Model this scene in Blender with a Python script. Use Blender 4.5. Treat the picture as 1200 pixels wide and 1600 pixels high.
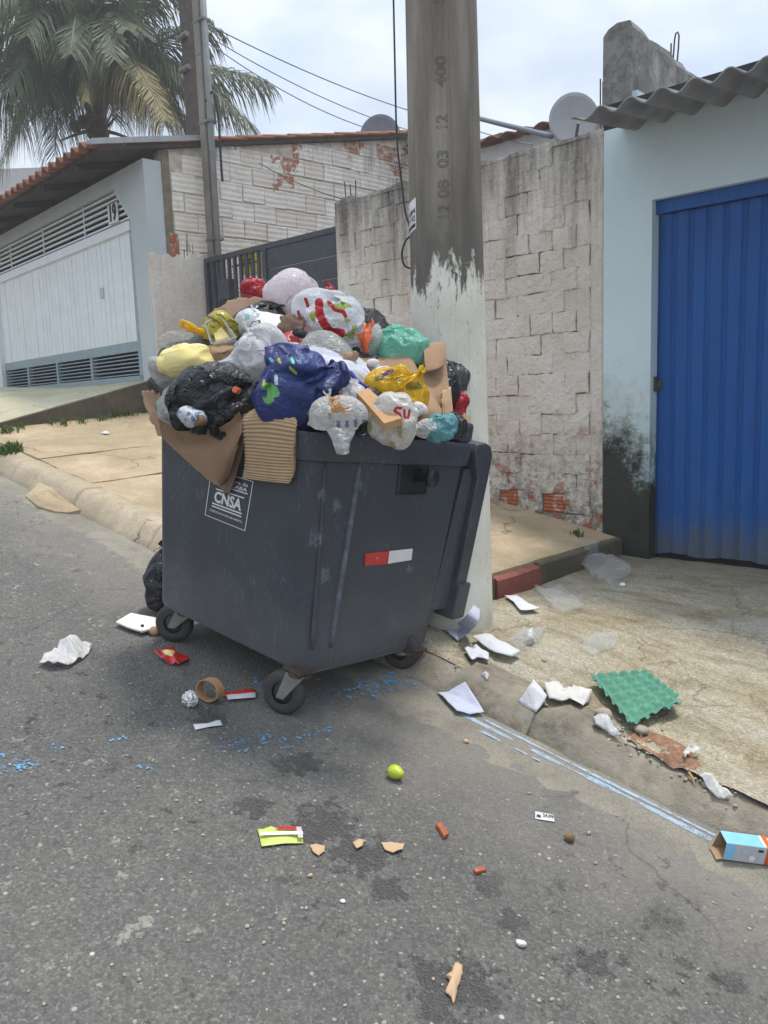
import bpy, bmesh, math, random
import numpy as np
from mathutils import Vector, Matrix
R = math.radians
scene = bpy.context.scene
for o in list(bpy.data.objects): bpy.data.objects.remove(o)
COL = scene.collection

# ------------------------------------------------------------------ camera
FPX, PITCH, ROLL, YAW = 1260.0, R(8.0), R(-2.0), R(43.3)
CAMZ = 1.6
_fw = np.array([-math.sin(YAW)*math.cos(PITCH), math.cos(YAW)*math.cos(PITCH), -math.sin(PITCH)])
_rt0 = np.array([math.cos(YAW), math.sin(YAW), 0.0]); _up0 = np.cross(_rt0, _fw)
_rt = math.cos(ROLL)*_rt0 + math.sin(ROLL)*_up0
_up = -math.sin(ROLL)*_rt0 + math.cos(ROLL)*_up0
CAM = np.array([0, 0, CAMZ])
cd = bpy.data.cameras.new('camera'); cam = bpy.data.objects.new('camera', cd); COL.objects.link(cam)
cd.sensor_fit = 'VERTICAL'; cd.sensor_height = 24.0; cd.lens = 24.0*FPX/1600.0
cd.clip_start = 0.05; cd.clip_end = 2000
cam.matrix_world = Matrix(((_rt[0], _up[0], -_fw[0], 0), (_rt[1], _up[1], -_fw[1], 0), (_rt[2], _up[2], -_fw[2], CAMZ), (0, 0, 0, 1)))
scene.camera = cam
scene.render.resolution_x, scene.render.resolution_y = 768, 1024

# ------------------------------------------------------------------ world, sun, exposure
SUN_EL, SUN_AZ = R(76), R(8)          # almost overhead, from behind the houses (+Y)
world = bpy.data.worlds.new('World'); scene.world = world; world.use_nodes = True
wt = world.node_tree; wt.nodes.clear()
wo = wt.nodes.new('ShaderNodeOutputWorld'); wb = wt.nodes.new('ShaderNodeBackground')
sky = wt.nodes.new('ShaderNodeTexSky'); sky.sky_type = 'NISHITA'; sky.sun_disc = False
sky.sun_elevation = SUN_EL; sky.sun_rotation = SUN_AZ; sky.air_density = 1.0; sky.dust_density = 1.5; sky.ozone_density = 1.0
tc = wt.nodes.new('ShaderNodeTexCoord'); mp = wt.nodes.new('ShaderNodeMapping'); mp.inputs['Scale'].default_value = (1, 1, 2.4)
wt.links.new(tc.outputs['Generated'], mp.inputs['Vector'])
n1 = wt.nodes.new('ShaderNodeTexNoise'); n1.inputs['Scale'].default_value = 2.6; n1.inputs['Detail'].default_value = 7; n1.inputs['Roughness'].default_value = .55; n1.inputs['Distortion'].default_value = .4
wt.links.new(mp.outputs[0], n1.inputs['Vector'])
cr = wt.nodes.new('ShaderNodeValToRGB'); cr.color_ramp.elements[0].position = .30; cr.color_ramp.elements[1].position = .62
cr.color_ramp.elements[0].color = (.72, .72, .72, 1); cr.color_ramp.elements[1].color = (.97, .97, .97, 1)
wt.links.new(n1.outputs['Fac'], cr.inputs['Fac'])
n2 = wt.nodes.new('ShaderNodeTexNoise'); n2.inputs['Scale'].default_value = 4.5; n2.inputs['Detail'].default_value = 6
wt.links.new(mp.outputs[0], n2.inputs['Vector'])
cc = wt.nodes.new('ShaderNodeValToRGB'); cc.color_ramp.elements[0].position = .35; cc.color_ramp.elements[1].position = .7
cc.color_ramp.elements[0].color = (4.0, 4.55, 5.3, 1); cc.color_ramp.elements[1].color = (6.2, 6.6, 7.1, 1)
wt.links.new(n2.outputs['Fac'], cc.inputs['Fac'])
wm = wt.nodes.new('ShaderNodeMix'); wm.data_type = 'RGBA'
wt.links.new(cr.outputs['Color'], wm.inputs['Factor']); wt.links.new(sky.outputs[0], wm.inputs['A'])
# thin overcast: luminance falls from zenith to horizon as (1 + 2 sin h)/3
sx = wt.nodes.new('ShaderNodeSeparateXYZ'); wt.links.new(tc.outputs['Generated'], sx.inputs[0])
mr_ = wt.nodes.new('ShaderNodeMapRange'); mr_.inputs['From Min'].default_value = 0; mr_.inputs['From Max'].default_value = 1; mr_.inputs['To Min'].default_value = .46; mr_.inputs['To Max'].default_value = 1.1; wt.links.new(sx.outputs['Z'], mr_.inputs['Value'])
vm_ = wt.nodes.new('ShaderNodeVectorMath'); vm_.operation = 'SCALE'; wt.links.new(cc.outputs['Color'], vm_.inputs[0]); wt.links.new(mr_.outputs[0], vm_.inputs['Scale']); wt.links.new(vm_.outputs[0], wm.inputs['B'])
wt.links.new(wm.outputs['Result'], wb.inputs['Color']); wb.inputs['Strength'].default_value = 0.13
wt.links.new(wb.outputs[0], wo.inputs['Surface'])
sd = bpy.data.lights.new('sun', 'SUN'); sd.energy = 1.7; sd.angle = R(9); sd.color = (1, .95, .87)
sun = bpy.data.objects.new('sun', sd); COL.objects.link(sun)
_sv = Vector((math.sin(SUN_AZ)*math.cos(SUN_EL), math.cos(SUN_AZ)*math.cos(SUN_EL), math.sin(SUN_EL)))
sun.rotation_euler = _sv.to_track_quat('Z', 'Y').to_euler(); sun.location = (0, 3, 12)
scene.view_settings.view_transform = 'Standard'; scene.view_settings.look = 'None'
scene.view_settings.gamma = 1; scene.view_settings.exposure = 0.98; scene.view_settings.use_curve_mapping = False

# ------------------------------------------------------------------ pixels of the 1200x1600 photograph -> directions
def ray(x, y): return _fw + _rt*(x-600)/FPX + _up*(800-y)/FPX
def at(x, y, d): return CAM + ray(x, y)*d                    # d = depth along the view axis, metres
def on_y(x, y, Y): r = ray(x, y); return CAM + r*(Y/r[1])
def on_plane(x, y, p0, n):
    r = ray(x, y); return CAM + r*(np.dot(np.asarray(p0)-CAM, n)/np.dot(r, n))
def pxm(d): return d/FPX                                     # metres per pixel at depth d

# ------------------------------------------------------------------ ground heights
KY, KT = 2.55, 2.68        # kerb foot, kerb top (Y)
XS = -2.66                 # step between upper pavement and driveway
YW = 5.303                 # wall line
def road_z(x, y): return .288 - .172*(x+1.87) - .015*(y-KY)
def ground_z(x, y):
    if y < KY: return road_z(x, y)
    hk = .105 if x > XS else .14
    kt = road_z(x, KY) + hk
    if y < KT: return road_z(x, KY) + hk*((y-KY)/(KT-KY))
    t = min(1.0, (y-KT)/(YW-KT))
    if x > XS:
        a = min(1.0, (y-KT)/1.05); a = a*a*(3-2*a); w = max(0.0, min(1.0, (x-XS)/1.1)); s = a*(1-w) + (t*t*(3-2*t)*.5 + t*.5)*w
        return kt*(1-s) + .43*s
    return kt*(1-t) + (.778 - .205*(x+3.76))*t
def hit(x, y, lift=0.0):
    r = ray(x, y); lo = .3; t = .3; pv = None
    while t < 40:
        p = CAM + r*t
        if p[2] - lift < ground_z(p[0], p[1]):
            a, b = t-.02, t
            for _ in range(20):
                m = (a+b)/2; q = CAM+r*m
                if q[2]-lift < ground_z(q[0], q[1]): b = m
                else: a = m
            return CAM + r*b
        t += .02
    return CAM + r*t

# ------------------------------------------------------------------ numpy noise
def _hash(ix, iy, iz, seed):
    h = (ix*374761393 + iy*668265263 + iz*2147483647 + seed*974634777) & 0x7fffffff
    h = ((h ^ (h >> 13))*1274126177) & 0x7fffffff
    h = (h ^ (h >> 16)) & 0xffffff
    return h/float(0x7fffff) - 1.0
def vn(p, seed=0):
    p = np.asarray(p, float)
    i = np.floor(p).astype(np.int64); f = p-i; u = f*f*f*(f*(f*6-15)+10); o = 0
    for dx in (0, 1):
        for dy in (0, 1):
            for dz in (0, 1):
                w = (u[:, 0] if dx else 1-u[:, 0])*(u[:, 1] if dy else 1-u[:, 1])*(u[:, 2] if dz else 1-u[:, 2])
                o = o + w*_hash(i[:, 0]+dx, i[:, 1]+dy, i[:, 2]+dz, seed)
    return o
def fbm(p, seed=0, octv=4, gain=.5):
    s = 0; a = 1; p = np.asarray(p, float)
    for k in range(octv): s = s + a*vn(p*(2.03**k), seed+k*17); a *= gain
    return s
def ridged(p, seed=0, octv=3, gain=.55):
    s = 0; a = 1; p = np.asarray(p, float)
    for k in range(octv): s = s + a*(1-2*np.abs(vn(p*(1.97**k), seed+k*31))); a *= gain
    return s

# ------------------------------------------------------------------ objects
LOC = {}
def thing(name, label, cat, loc, group=None):
    o = bpy.data.objects.new(name, None); COL.objects.link(o); o.empty_display_size = .1
    o.location = Vector(loc); LOC[o.name] = np.array(loc, float)
    o['label'] = label; o['category'] = cat
    if group: o['group'] = group
    return o
def mesh(name, V, F, smooth=False):
    me = bpy.data.meshes.new(name); me.from_pydata([tuple(map(float, v)) for v in V], [], [tuple(map(int, f)) for f in F]); me.update()
    if smooth: me.polygons.foreach_set('use_smooth', [True]*len(me.polygons))
    return me
def part(name, V, F, mat, parent=None, smooth=False, origin=None, local=False):
    """mesh object from WORLD vertices; child of parent (translation-only) or free"""
    V = np.asarray(V, float)
    if local: org = np.zeros(3)
    elif parent is not None: org = LOC[parent.name]
    elif origin is not None: org = np.array(origin, float)
    else: org = np.array([V[:, 0].mean(), V[:, 1].mean(), V[:, 2].min()])
    me = mesh(name, V-org, F, smooth)
    o = bpy.data.objects.new(name, me); COL.objects.link(o)
    if mat is not None:
        for m in (mat if isinstance(mat, (list, tuple)) else [mat]): me.materials.append(m)
    if parent is not None: o.parent = parent; LOC[o.name] = org
    elif not local: o.location = Vector(org); LOC[o.name] = org
    else: LOC[o.name] = org
    return o
def tag(o, label, cat, group=None):
    o['label'] = label; o['category'] = cat
    if group: o['group'] = group
    return o
def attach(c, p):
    c.parent = p; c.location = c.location-p.location
    for k in ('label', 'category', 'group'):
        if k in c: del c[k]
    return c
def kind(o, k): o['kind'] = k; return o
def solid(o, t, off=0.0):
    m = o.modifiers.new('thickness', 'SOLIDIFY'); m.thickness = t; m.offset = off; return o
def bevel(o, w, seg=2):
    m = o.modifiers.new('edge', 'BEVEL'); m.width = w; m.segments = seg; m.limit_method = 'ANGLE'; return o
def join(L):
    V = []; F = []; n = 0
    for v, f in L:
        V += [tuple(a) for a in v]; F += [tuple(i+n for i in q) for q in f]; n += len(v)
    return np.array(V), F
BOXF = [(0, 3, 2, 1), (4, 5, 6, 7), (0, 1, 5, 4), (1, 2, 6, 5), (2, 3, 7, 6), (3, 0, 4, 7)]
def box(x0, x1, y0, y1, z0, z1):
    return np.array([(x0, y0, z0), (x1, y0, z0), (x1, y1, z0), (x0, y1, z0), (x0, y0, z1), (x1, y0, z1), (x1, y1, z1), (x0, y1, z1)], float), list(BOXF)
def hexa(bottom, top): return np.array(list(bottom)+list(top), float), list(BOXF)
def prism(poly, n):
    """poly = list of 3D points (ccw seen against n); extruded along vector n"""
    p = np.array(poly, float); k = len(p); V = np.concatenate([p, p+np.asarray(n, float)])
    F = [tuple(range(k))[::-1], tuple(range(k, 2*k))]+[(i, (i+1) % k, k+(i+1) % k, k+i) for i in range(k)]
    return V, F
def tube(path, r, seg=8, caps=True):
    P = [np.array(p, float) for p in path]; n = len(P); rr = r if hasattr(r, '__len__') else [r]*n
    V = []; F = []; a0 = None
    for i in range(n):
        t = P[min(i+1, n-1)]-P[max(i-1, 0)]; t = t/(np.linalg.norm(t)+1e-9)
        if a0 is None: a0 = np.cross(t, [0, 0, 1.]) if abs(t[2]) < .9 else np.cross(t, [1., 0, 0])
        a = a0-t*np.dot(a0, t); a /= np.linalg.norm(a)+1e-9; b = np.cross(t, a); a0 = a
        for k in range(seg):
            th = 2*math.pi*k/seg; V.append(P[i]+rr[i]*(a*math.cos(th)+b*math.sin(th)))
    for i in range(n-1):
        for k in range(seg):
            F.append((i*seg+k, i*seg+(k+1) % seg, (i+1)*seg+(k+1) % seg, (i+1)*seg+k))
    if caps: F += [tuple(range(seg))[::-1], tuple(range((n-1)*seg, n*seg))]
    return np.array(V), F
def grid(nu, nv, fn):
    V = [fn(i/nu, j/nv) for j in range(nv+1) for i in range(nu+1)]
    F = [(j*(nu+1)+i, j*(nu+1)+i+1, (j+1)*(nu+1)+i+1, (j+1)*(nu+1)+i) for j in range(nv) for i in range(nu)]
    return np.array(V, float), F
def loft(rows, nu, nv, curved=True):
    """smooth sheet through rows of 3D points"""
    A = np.array(rows, float)
    def interp(A, n):
        m = A.shape[0]; out = []
        for k in range(n+1):
            t = k/n*(m-1); i = min(int(t), m-2); f = t-i
            if curved and m > 2:
                p0, p1, p2, p3 = A[max(i-1, 0)], A[i], A[i+1], A[min(i+2, m-1)]
                out.append(.5*((2*p1)+(-p0+p2)*f+(2*p0-5*p1+4*p2-p3)*f*f+(-p0+3*p1-3*p2+p3)*f**3))
            else: out.append(A[i]*(1-f)+A[i+1]*f)
        return np.array(out)
    B = interp(A, nv); B = interp(B.transpose(1, 0, 2), nu).transpose(1, 0, 2)
    V = B.reshape(-1, 3)
    F = [(j*(nu+1)+i, j*(nu+1)+i+1, (j+1)*(nu+1)+i+1, (j+1)*(nu+1)+i) for j in range(nv) for i in range(nu)]
    return V, F
def disp_n(V, F, amp):
    """displace along vertex normals"""
    V = np.asarray(V, float); N = np.zeros_like(V); Q = np.array([f[:3] for f in F])
    n = np.cross(V[Q[:, 1]]-V[Q[:, 0]], V[Q[:, 2]]-V[Q[:, 0]])
    for k in range(len(F[0])): np.add.at(N, np.array([f[k] for f in F]), n)
    N /= np.linalg.norm(N, axis=1)[:, None]+1e-9
    return V+N*np.asarray(amp)[:, None]
def text_mesh(s, size, extrude=0.0, align='CENTER', bold=0.0, res=3):
    c = bpy.data.curves.new('t', 'FONT'); c.body = s; c.size = size; c.extrude = extrude; c.align_x = align; c.align_y = 'CENTER'; c.resolution_u = res; c.offset = bold
    o = bpy.data.objects.new('t', c); COL.objects.link(o)
    me = bpy.data.meshes.new_from_object(o.evaluated_get(bpy.context.evaluated_depsgraph_get()))
    V = np.array([v.co[:] for v in me.vertices]); F = [tuple(p.vertices) for p in me.polygons]
    bpy.data.objects.remove(o); bpy.data.curves.remove(c); bpy.data.meshes.remove(me)
    return V, F
def place(V, o, ax, ay, az=None):
    ax = np.asarray(ax, float); ay = np.asarray(ay, float)
    az = np.cross(ax, ay) if az is None else np.asarray(az, float)
    return np.asarray(o)+V[:, :1]*ax+V[:, 1:2]*ay+V[:, 2:3]*az
# ------------------------------------------------------------------ materials
class NT:
    def __init__(s, name):
        s.m = bpy.data.materials.new(name); s.m.use_nodes = True; s.t = s.m.node_tree; s.t.nodes.clear()
        s.out = s.t.nodes.new('ShaderNodeOutputMaterial')
    def n(s, ty, ins=None, **props):
        k = s.t.nodes.new('ShaderNode'+ty)
        for a, b in props.items(): setattr(k, a, b)
        for a, b in (ins or {}).items(): s.set(k.inputs[a], b)
        return k
    def set(s, sock, v):
        if isinstance(v, bpy.types.NodeSocket): s.t.links.new(v, sock)
        else:
            if sock.type == 'RGBA' and not hasattr(v, '__len__'): v = (v, v, v, 1)
            if sock.type == 'RGBA' and len(v) == 3: v = (*v, 1)
            sock.default_value = v
    def pos(s): return s.n('NewGeometry').outputs['Position']
    def obj(s): return s.n('TexCoord').outputs['Object']
    def rnd(s): return s.n('ObjectInfo').outputs['Random']
    def map(s, v, scale=(1, 1, 1), rot=(0, 0, 0), loc=(0, 0, 0)): return s.n('Mapping', {'Vector': v, 'Scale': scale, 'Rotation': rot, 'Location': loc}).outputs[0]
    def noise(s, v, sc, det=4, ro=.55, di=0): return s.n('TexNoise', {'Vector': v, 'Scale': sc, 'Detail': det, 'Roughness': ro, 'Distortion': di}).outputs['Fac']
    def vor(s, v, sc, feat='F1', out='Distance', rand=1): return s.n('TexVoronoi', {'Vector': v, 'Scale': sc, 'Randomness': rand}, feature=feat).outputs[out]
    def ramp(s, f, stops, interp='LINEAR'):
        k = s.n('ValToRGB', {'Fac': f}); e = k.color_ramp.elements; k.color_ramp.interpolation = interp
        while len(e) < len(stops): e.new(.5)
        for q, (p, c) in zip(e, stops):
            q.position = p; q.color = (c, c, c, 1) if not hasattr(c, '__len__') else (*c[:3], 1)
        return k.outputs['Color']
    def mix(s, f, a, b, bt='MIX'):
        k = s.n('Mix', data_type='RGBA', blend_type=bt); s.set(k.inputs[0], f); s.set(k.inputs[6], a); s.set(k.inputs[7], b); return k.outputs[2]
    def math(s, op, a, b=0.0, clamp=False):
        k = s.n('Math', operation=op, use_clamp=clamp); s.set(k.inputs[0], a); s.set(k.inputs[1], b); return k.outputs[0]
    def sep(s, v): return s.n('SeparateXYZ', {'Vector': v}).outputs
    def bump(s, h, st=.5, di=.01, nrm=None):
        k = s.n('Bump', {'Height': h, 'Strength': st, 'Distance': di})
        if nrm is not None: s.set(k.inputs['Normal'], nrm)
        return k.outputs[0]
    def spot(s, v, c, r):   # 1 inside, 0 outside
        d = s.n('VectorMath', {0: v, 1: c}, operation='DISTANCE').outputs['Value']
        return s.math('SUBTRACT', 1.0, s.math('DIVIDE', d, r), True)
    def pbr(s, col, rough=.8, nrm=None, metal=0, spec=.3, **kw):
        b = s.n('BsdfPrincipled', {'Base Color': col, 'Roughness': rough, 'Metallic': metal, 'Specular IOR Level': spec})
        if nrm is not None: s.set(b.inputs['Normal'], nrm)
        for a, v in kw.items(): s.set(b.inputs[a.replace('_', ' ')], v)
        s.b = b; s.t.links.new(b.outputs[0], s.out.inputs['Surface']); return s.m
    def surf(s, sh): s.t.links.new(sh, s.out.inputs['Surface']); return s.m

def m_plain(name, col, rough=.7, var=.15, spec=.3, metal=0, bsc=60, bst=.15, nsc=12):
    t = NT(name); v = t.pos(); f = t.noise(v, nsc, 5, .6)
    c0 = [max(0, c*(1-var)) for c in col]; c1 = [min(1, c*(1+var)) for c in col]
    return t.pbr(t.ramp(f, [(.3, c0), (.7, c1)]), rough, t.bump(t.noise(v, bsc, 4), bst, .004), metal, spec)

def m_asphalt():
    t = NT('asphalt'); v = t.pos()
    big = t.noise(v, .9, 5, .6); mid = t.noise(v, 5, 5, .65); fine = t.noise(v, 170, 3, .7)
    base = t.ramp(big, [(.3, (.108, .106, .101)), (.7, (.134, .131, .124))])
    base = t.mix(t.ramp(mid, [(.35, .0), (.75, .55)]), base, (.165, .158, .142))
    cell = t.vor(v, 125, out='Color'); cv = t.sep(cell)
    base = t.mix(.55, base, t.mix(1.0, base, t.ramp(cv[0], [(0, .5), (.5, .95), (.82, 1.2), (1, 1.7)]), 'MULTIPLY'))
    base = t.mix(t.math('MULTIPLY', t.ramp(cv[1], [(.982, 0), (.992, 1)]), .6), base, (.42, .40, .36))
    gap = t.ramp(t.vor(v, 125, 'DISTANCE_TO_EDGE'), [(0, 1), (.12, 0)])
    base = t.mix(t.math('MULTIPLY', gap, .38), base, (.035, .034, .033))
    # larger pale chips
    c2 = t.sep(t.vor(v, 34, out='Color')); d2 = t.vor(v, 34)
    chip = t.math('MULTIPLY', t.ramp(c2[0], [(.97, 0), (.98, 1)]), t.ramp(d2, [(.16, 1), (.26, 0)]))
    base = t.mix(chip, base, t.mix(c2[1], (.22, .2, .18), (.55, .52, .47)))
    # worn, tar-black pits
    pit = t.math('MULTIPLY', t.ramp(t.noise(v, 16, 6, .72), [(.60, 0), (.66, 1)]), t.ramp(t.noise(v, 1.3, 2), [(.5, 0), (.62, 1)]))
    base = t.mix(t.math('MULTIPLY', pit, .5), base, (.03, .03, .031))
    # wet stains
    wetm = None
    for (px, py, r) in [(505, 1290, .13), (560, 1335, .12), (600, 1390, .07), (705, 1545, .13), (470, 1190, .1), (930, 1505, .06), (1030, 1440, .08), (400, 1260, .07), (760, 1380, .06), (800, 1440, .05), (880, 1250, .08), (330, 1120, .08), (1135, 1530, .05)]:
        p = hit(px, py); q = t.spot(v, tuple(p), r*1.5); wetm = q if wetm is None else t.math('MAXIMUM', wetm, q)
    wetm = t.ramp(t.math('ADD', wetm, t.math('MULTIPLY', t.math('SUBTRACT', t.noise(v, 22, 6, .7), .5), 2.6)), [(.46, 0), (.52, 1)])
    base = t.mix(t.math('MULTIPLY', wetm, .62), base, (.032, .032, .034))
    # dusty, cement-washed band near the gutter
    Y = t.sep(v)[1]
    dust = t.math('MULTIPLY', t.ramp(t.math('ADD', Y, t.math('MULTIPLY', t.math('SUBTRACT', t.noise(v, 2.2, 6, .7), .5), 1.6)), [(0, 0), (1, 0)]), 1)
    mr = t.n('MapRange', {'Value': t.math('ADD', Y, t.math('MULTIPLY', t.math('SUBTRACT', t.noise(v, 2.6, 6, .7), .5), 1.3)), 'From Min': 1.75, 'From Max': 2.45}).outputs[0]
    base = t.mix(t.math('MULTIPLY', mr, .6), base, t.mix(t.noise(v, 30, 4), (.19, .175, .15), (.30, .28, .24)))
    sp = t.math('MULTIPLY', t.ramp(t.noise(v, 11, 6, .75), [(.60, 0), (.66, 1)]), t.ramp(t.noise(v, .8, 2), [(.48, 0), (.6, 1)]))
    base = t.mix(t.math('MULTIPLY', sp, .6), base, (.36, .34, .29))
    # hairline cracks
    wv = t.n('VectorMath', {0: v, 1: t.n('VectorMath', {0: t.n('TexNoise', {'Vector': v, 'Scale': 3.0, 'Detail': 6}).outputs['Color'], 1: (.35, .35, .35)}, operation='MULTIPLY').outputs[0]}, operation='ADD').outputs[0]
    ck = t.ramp(t.vor(wv, .55, 'DISTANCE_TO_EDGE'), [(.0, 1), (.003, 0)])
    ck = t.math('MULTIPLY', ck, t.ramp(t.noise(v, 1.1, 2), [(.45, 0), (.55, 1)]))
    base = t.mix(t.math('MULTIPLY', ck, .5), base, (.04, .04, .04))
    h = t.math('ADD', t.math('MULTIPLY', t.vor(v, 125), -1.0), t.math('ADD', t.math('MULTIPLY', fine, .5), t.math('MULTIPLY', pit, -1.2)))
    return t.pbr(base, t.mix(wetm, .85, .38), t.bump(h, .8, .006), spec=.3)

def m_concrete(name, c0, c1, moss=(.16, .15, .07), mossf=.0, sc=1.0, rough=.88, dirt=.5, crack=.75):
    t = NT(name); v = t.pos()
    f = t.noise(v, 1.7*sc, 7, .62); b = t.ramp(f, [(.3, c0), (.7, c1)])
    b = t.mix(t.math('MULTIPLY', t.ramp(t.noise(v, 6*sc, 6, .7), [(.45, 0), (.7, 1)]), dirt), b, [c*.55 for c in c0])
    if mossf: b = t.mix(t.math('MULTIPLY', t.ramp(t.noise(v, 1.1*sc, 7, .68, .5), [(.42, 0), (.62, 1)]), mossf), b, moss)
    g = t.sep(t.vor(v, 210, out='Color'))[0]
    b = t.mix(.35, b, t.mix(1, b, t.ramp(g, [(0, .5), (.6, 1), (1, 1.5)]), 'MULTIPLY'))
    wv = t.n('VectorMath', {0: v, 1: t.n('VectorMath', {0: t.n('TexNoise', {'Vector': v, 'Scale': 2.5, 'Detail': 7}).outputs['Color'], 1: (.5, .5, .5)}, operation='MULTIPLY').outputs[0]}, operation='ADD').outputs[0]
    ck = t.math('MULTIPLY', t.ramp(t.vor(wv, .9, 'DISTANCE_TO_EDGE'), [(0, 1), (.006, 0)]), t.ramp(t.noise(v, .9, 2), [(.45, 0), (.55, 1)]))
    b = t.mix(t.math('MULTIPLY', ck, crack), b, (.04, .035, .03))
    h = t.math('ADD', t.math('MULTIPLY', t.noise(v, 120, 4, .7), .4), t.math('SUBTRACT', t.noise(v, 14, 5), t.math('MULTIPLY', ck, crack)))
    return t.pbr(b, rough, t.bump(h, .5, .008), spec=.25)

def m_drive():
    t = NT('driveway_concrete'); v = t.pos()
    b = t.ramp(t.noise(v, 1.5, 8, .66, .4), [(.28, (.22, .185, .125)), (.42, (.32, .275, .19)), (.55, (.37, .335, .25)), (.72, (.41, .385, .32))])
    st = t.map(v, (1.0, 3.2, 1), rot=(0, 0, .35))
    b = t.mix(t.math('MULTIPLY', t.ramp(t.noise(st, 3.0, 8, .72), [(.46, 0), (.66, 1)]), .72), b, (.165, .13, .065))
    b = t.mix(t.math('MULTIPLY', t.ramp(t.noise(v, 2.3, 8, .7), [(.50, 0), (.66, 1)]), .7), b, (.40, .38, .33))
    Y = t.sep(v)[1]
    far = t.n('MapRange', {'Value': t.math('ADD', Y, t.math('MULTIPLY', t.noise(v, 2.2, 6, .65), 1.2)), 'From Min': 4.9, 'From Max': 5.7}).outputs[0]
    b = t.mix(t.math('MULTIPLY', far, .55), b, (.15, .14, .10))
    g = t.sep(t.vor(v, 130, out='Color'))[0]
    b = t.mix(.55, b, t.mix(1, b, t.ramp(g, [(0, .45), (.6, 1), (.95, 1.25), (1, 1.7)]), 'MULTIPLY'))
    wv = t.n('VectorMath', {0: v, 1: t.n('VectorMath', {0: t.n('TexNoise', {'Vector': v, 'Scale': 3, 'Detail': 7}).outputs['Color'], 1: (.5, .5, .5)}, operation='MULTIPLY').outputs[0]}, operation='ADD').outputs[0]
    ck = t.math('MULTIPLY', t.ramp(t.vor(wv, 1.3, 'DISTANCE_TO_EDGE'), [(0, 1), (.010, 0)]), t.ramp(t.noise(v, 1.2, 2), [(.42, 0), (.52, 1)]))
    b = t.mix(t.math('MULTIPLY', ck, .45), b, (.08, .07, .05))
    h = t.math('ADD', t.math('MULTIPLY', t.vor(v, 130), -.5), t.math('SUBTRACT', t.noise(v, 18, 6, .7), ck))
    return t.pbr(b, .9, t.bump(h, .6, .008), spec=.2)

def m_kerb():
    t = NT('kerb_concrete'); v = t.pos()
    b = t.ramp(t.noise(v, 3.2, 8, .68), [(.3, (.15, .135, .105)), (.5, (.27, .24, .19)), (.7, (.40, .36, .28))])
    b = t.mix(t.math('MULTIPLY', t.ramp(t.noise(v, 9, 6, .7), [(.5, 0), (.68, 1)]), .6), b, (.09, .08, .065))
    sx = t.map(v, (1, 8, 8)); b = t.mix(t.math('MULTIPLY', t.ramp(t.noise(sx, 3, 6), [(.5, 0), (.7, 1)]), .4), b, (.30, .30, .29))
    return t.pbr(b, .9, t.bump(t.math('ADD', t.noise(v, 25, 7, .75), t.math('MULTIPLY', t.noise(v, 130, 3), .4)), .8, .012), spec=.2)

def m_roughcast(topf=.9):
    t = NT('roughcast_plaster'); v = t.pos(); z = t.sep(v)[2]; rnd = t.rnd()
    b = t.ramp(t.noise(v, 2.2, 7, .6), [(.28, (.72, .64, .55)), (.5, (.82, .75, .665)), (.72, (.89, .84, .77))])
    b = t.mix(t.math('MULTIPLY', t.math('SUBTRACT', rnd, .5, True), .4), b, (.66, .57, .49))
    # pinkish brick showing through
    b = t.mix(t.math('MULTIPLY', t.ramp(t.noise(v, 1.6, 6, .7), [(.54, 0), (.72, 1)]), .40), b, (.56, .40, .31))
    # dark weathering that runs down from the coping
    stv = t.map(v, (5.5, 5.5, .55)); streak = t.noise(stv, 1.6, 6, .65)
    top = t.n('MapRange', {'Value': t.math('ADD', z, t.math('MULTIPLY', t.math('SUBTRACT', streak, .5), 2.6)), 'From Min': 2.62, 'From Max': 3.6}).outputs[0]
    b = t.mix(t.math('MULTIPLY', top, topf), b, (.115, .105, .092))
    # damp, mouldy foot with paint peeled to the brick
    low = t.n('MapRange', {'Value': t.math('ADD', z, t.math('MULTIPLY', t.math('SUBTRACT', t.noise(v, 4, 7, .72), .5), 1.8)), 'From Min': 1.50, 'From Max': .7}).outputs[0]
    mould = t.math('MULTIPLY', low, t.ramp(t.noise(v, 15, 7, .8), [(.42, 0), (.56, 1)]))
    b = t.mix(t.math('MULTIPLY', low, .25), b, (.50, .45, .36))
    b = t.mix(t.math('MULTIPLY', mould, .8), b, (.075, .065, .05))
    red = t.math('MULTIPLY', low, t.ramp(t.noise(v, 5.5, 5, .65), [(.55, 0), (.59, 1)]))
    b = t.mix(red, b, (.40, .13, .07))
    b = t.mix(t.math('MULTIPLY', t.ramp(t.noise(t.map(v, (1, 1, 1.7)), 26, 6, .75), [(.52, 0), (.66, 1)]), .34), b, (.30, .255, .21))  # dark flecks in the colour stand in for shade in roughcast pits
    b = t.mix(t.math('MULTIPLY', t.ramp(t.noise(v, 38, 5, .75), [(.36, 1), (.46, 0)]), .35), b, (.74, .69, .62))
    h = t.math('ADD', t.noise(v, 42, 7, .72), t.math('ADD', t.math('MULTIPLY', t.noise(v, 130, 4, .7), .5), t.math('MULTIPLY', t.noise(v, 9, 3), 1.0)))
    return t.pbr(b, .93, t.bump(h, .9, .024), spec=.12)

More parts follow.
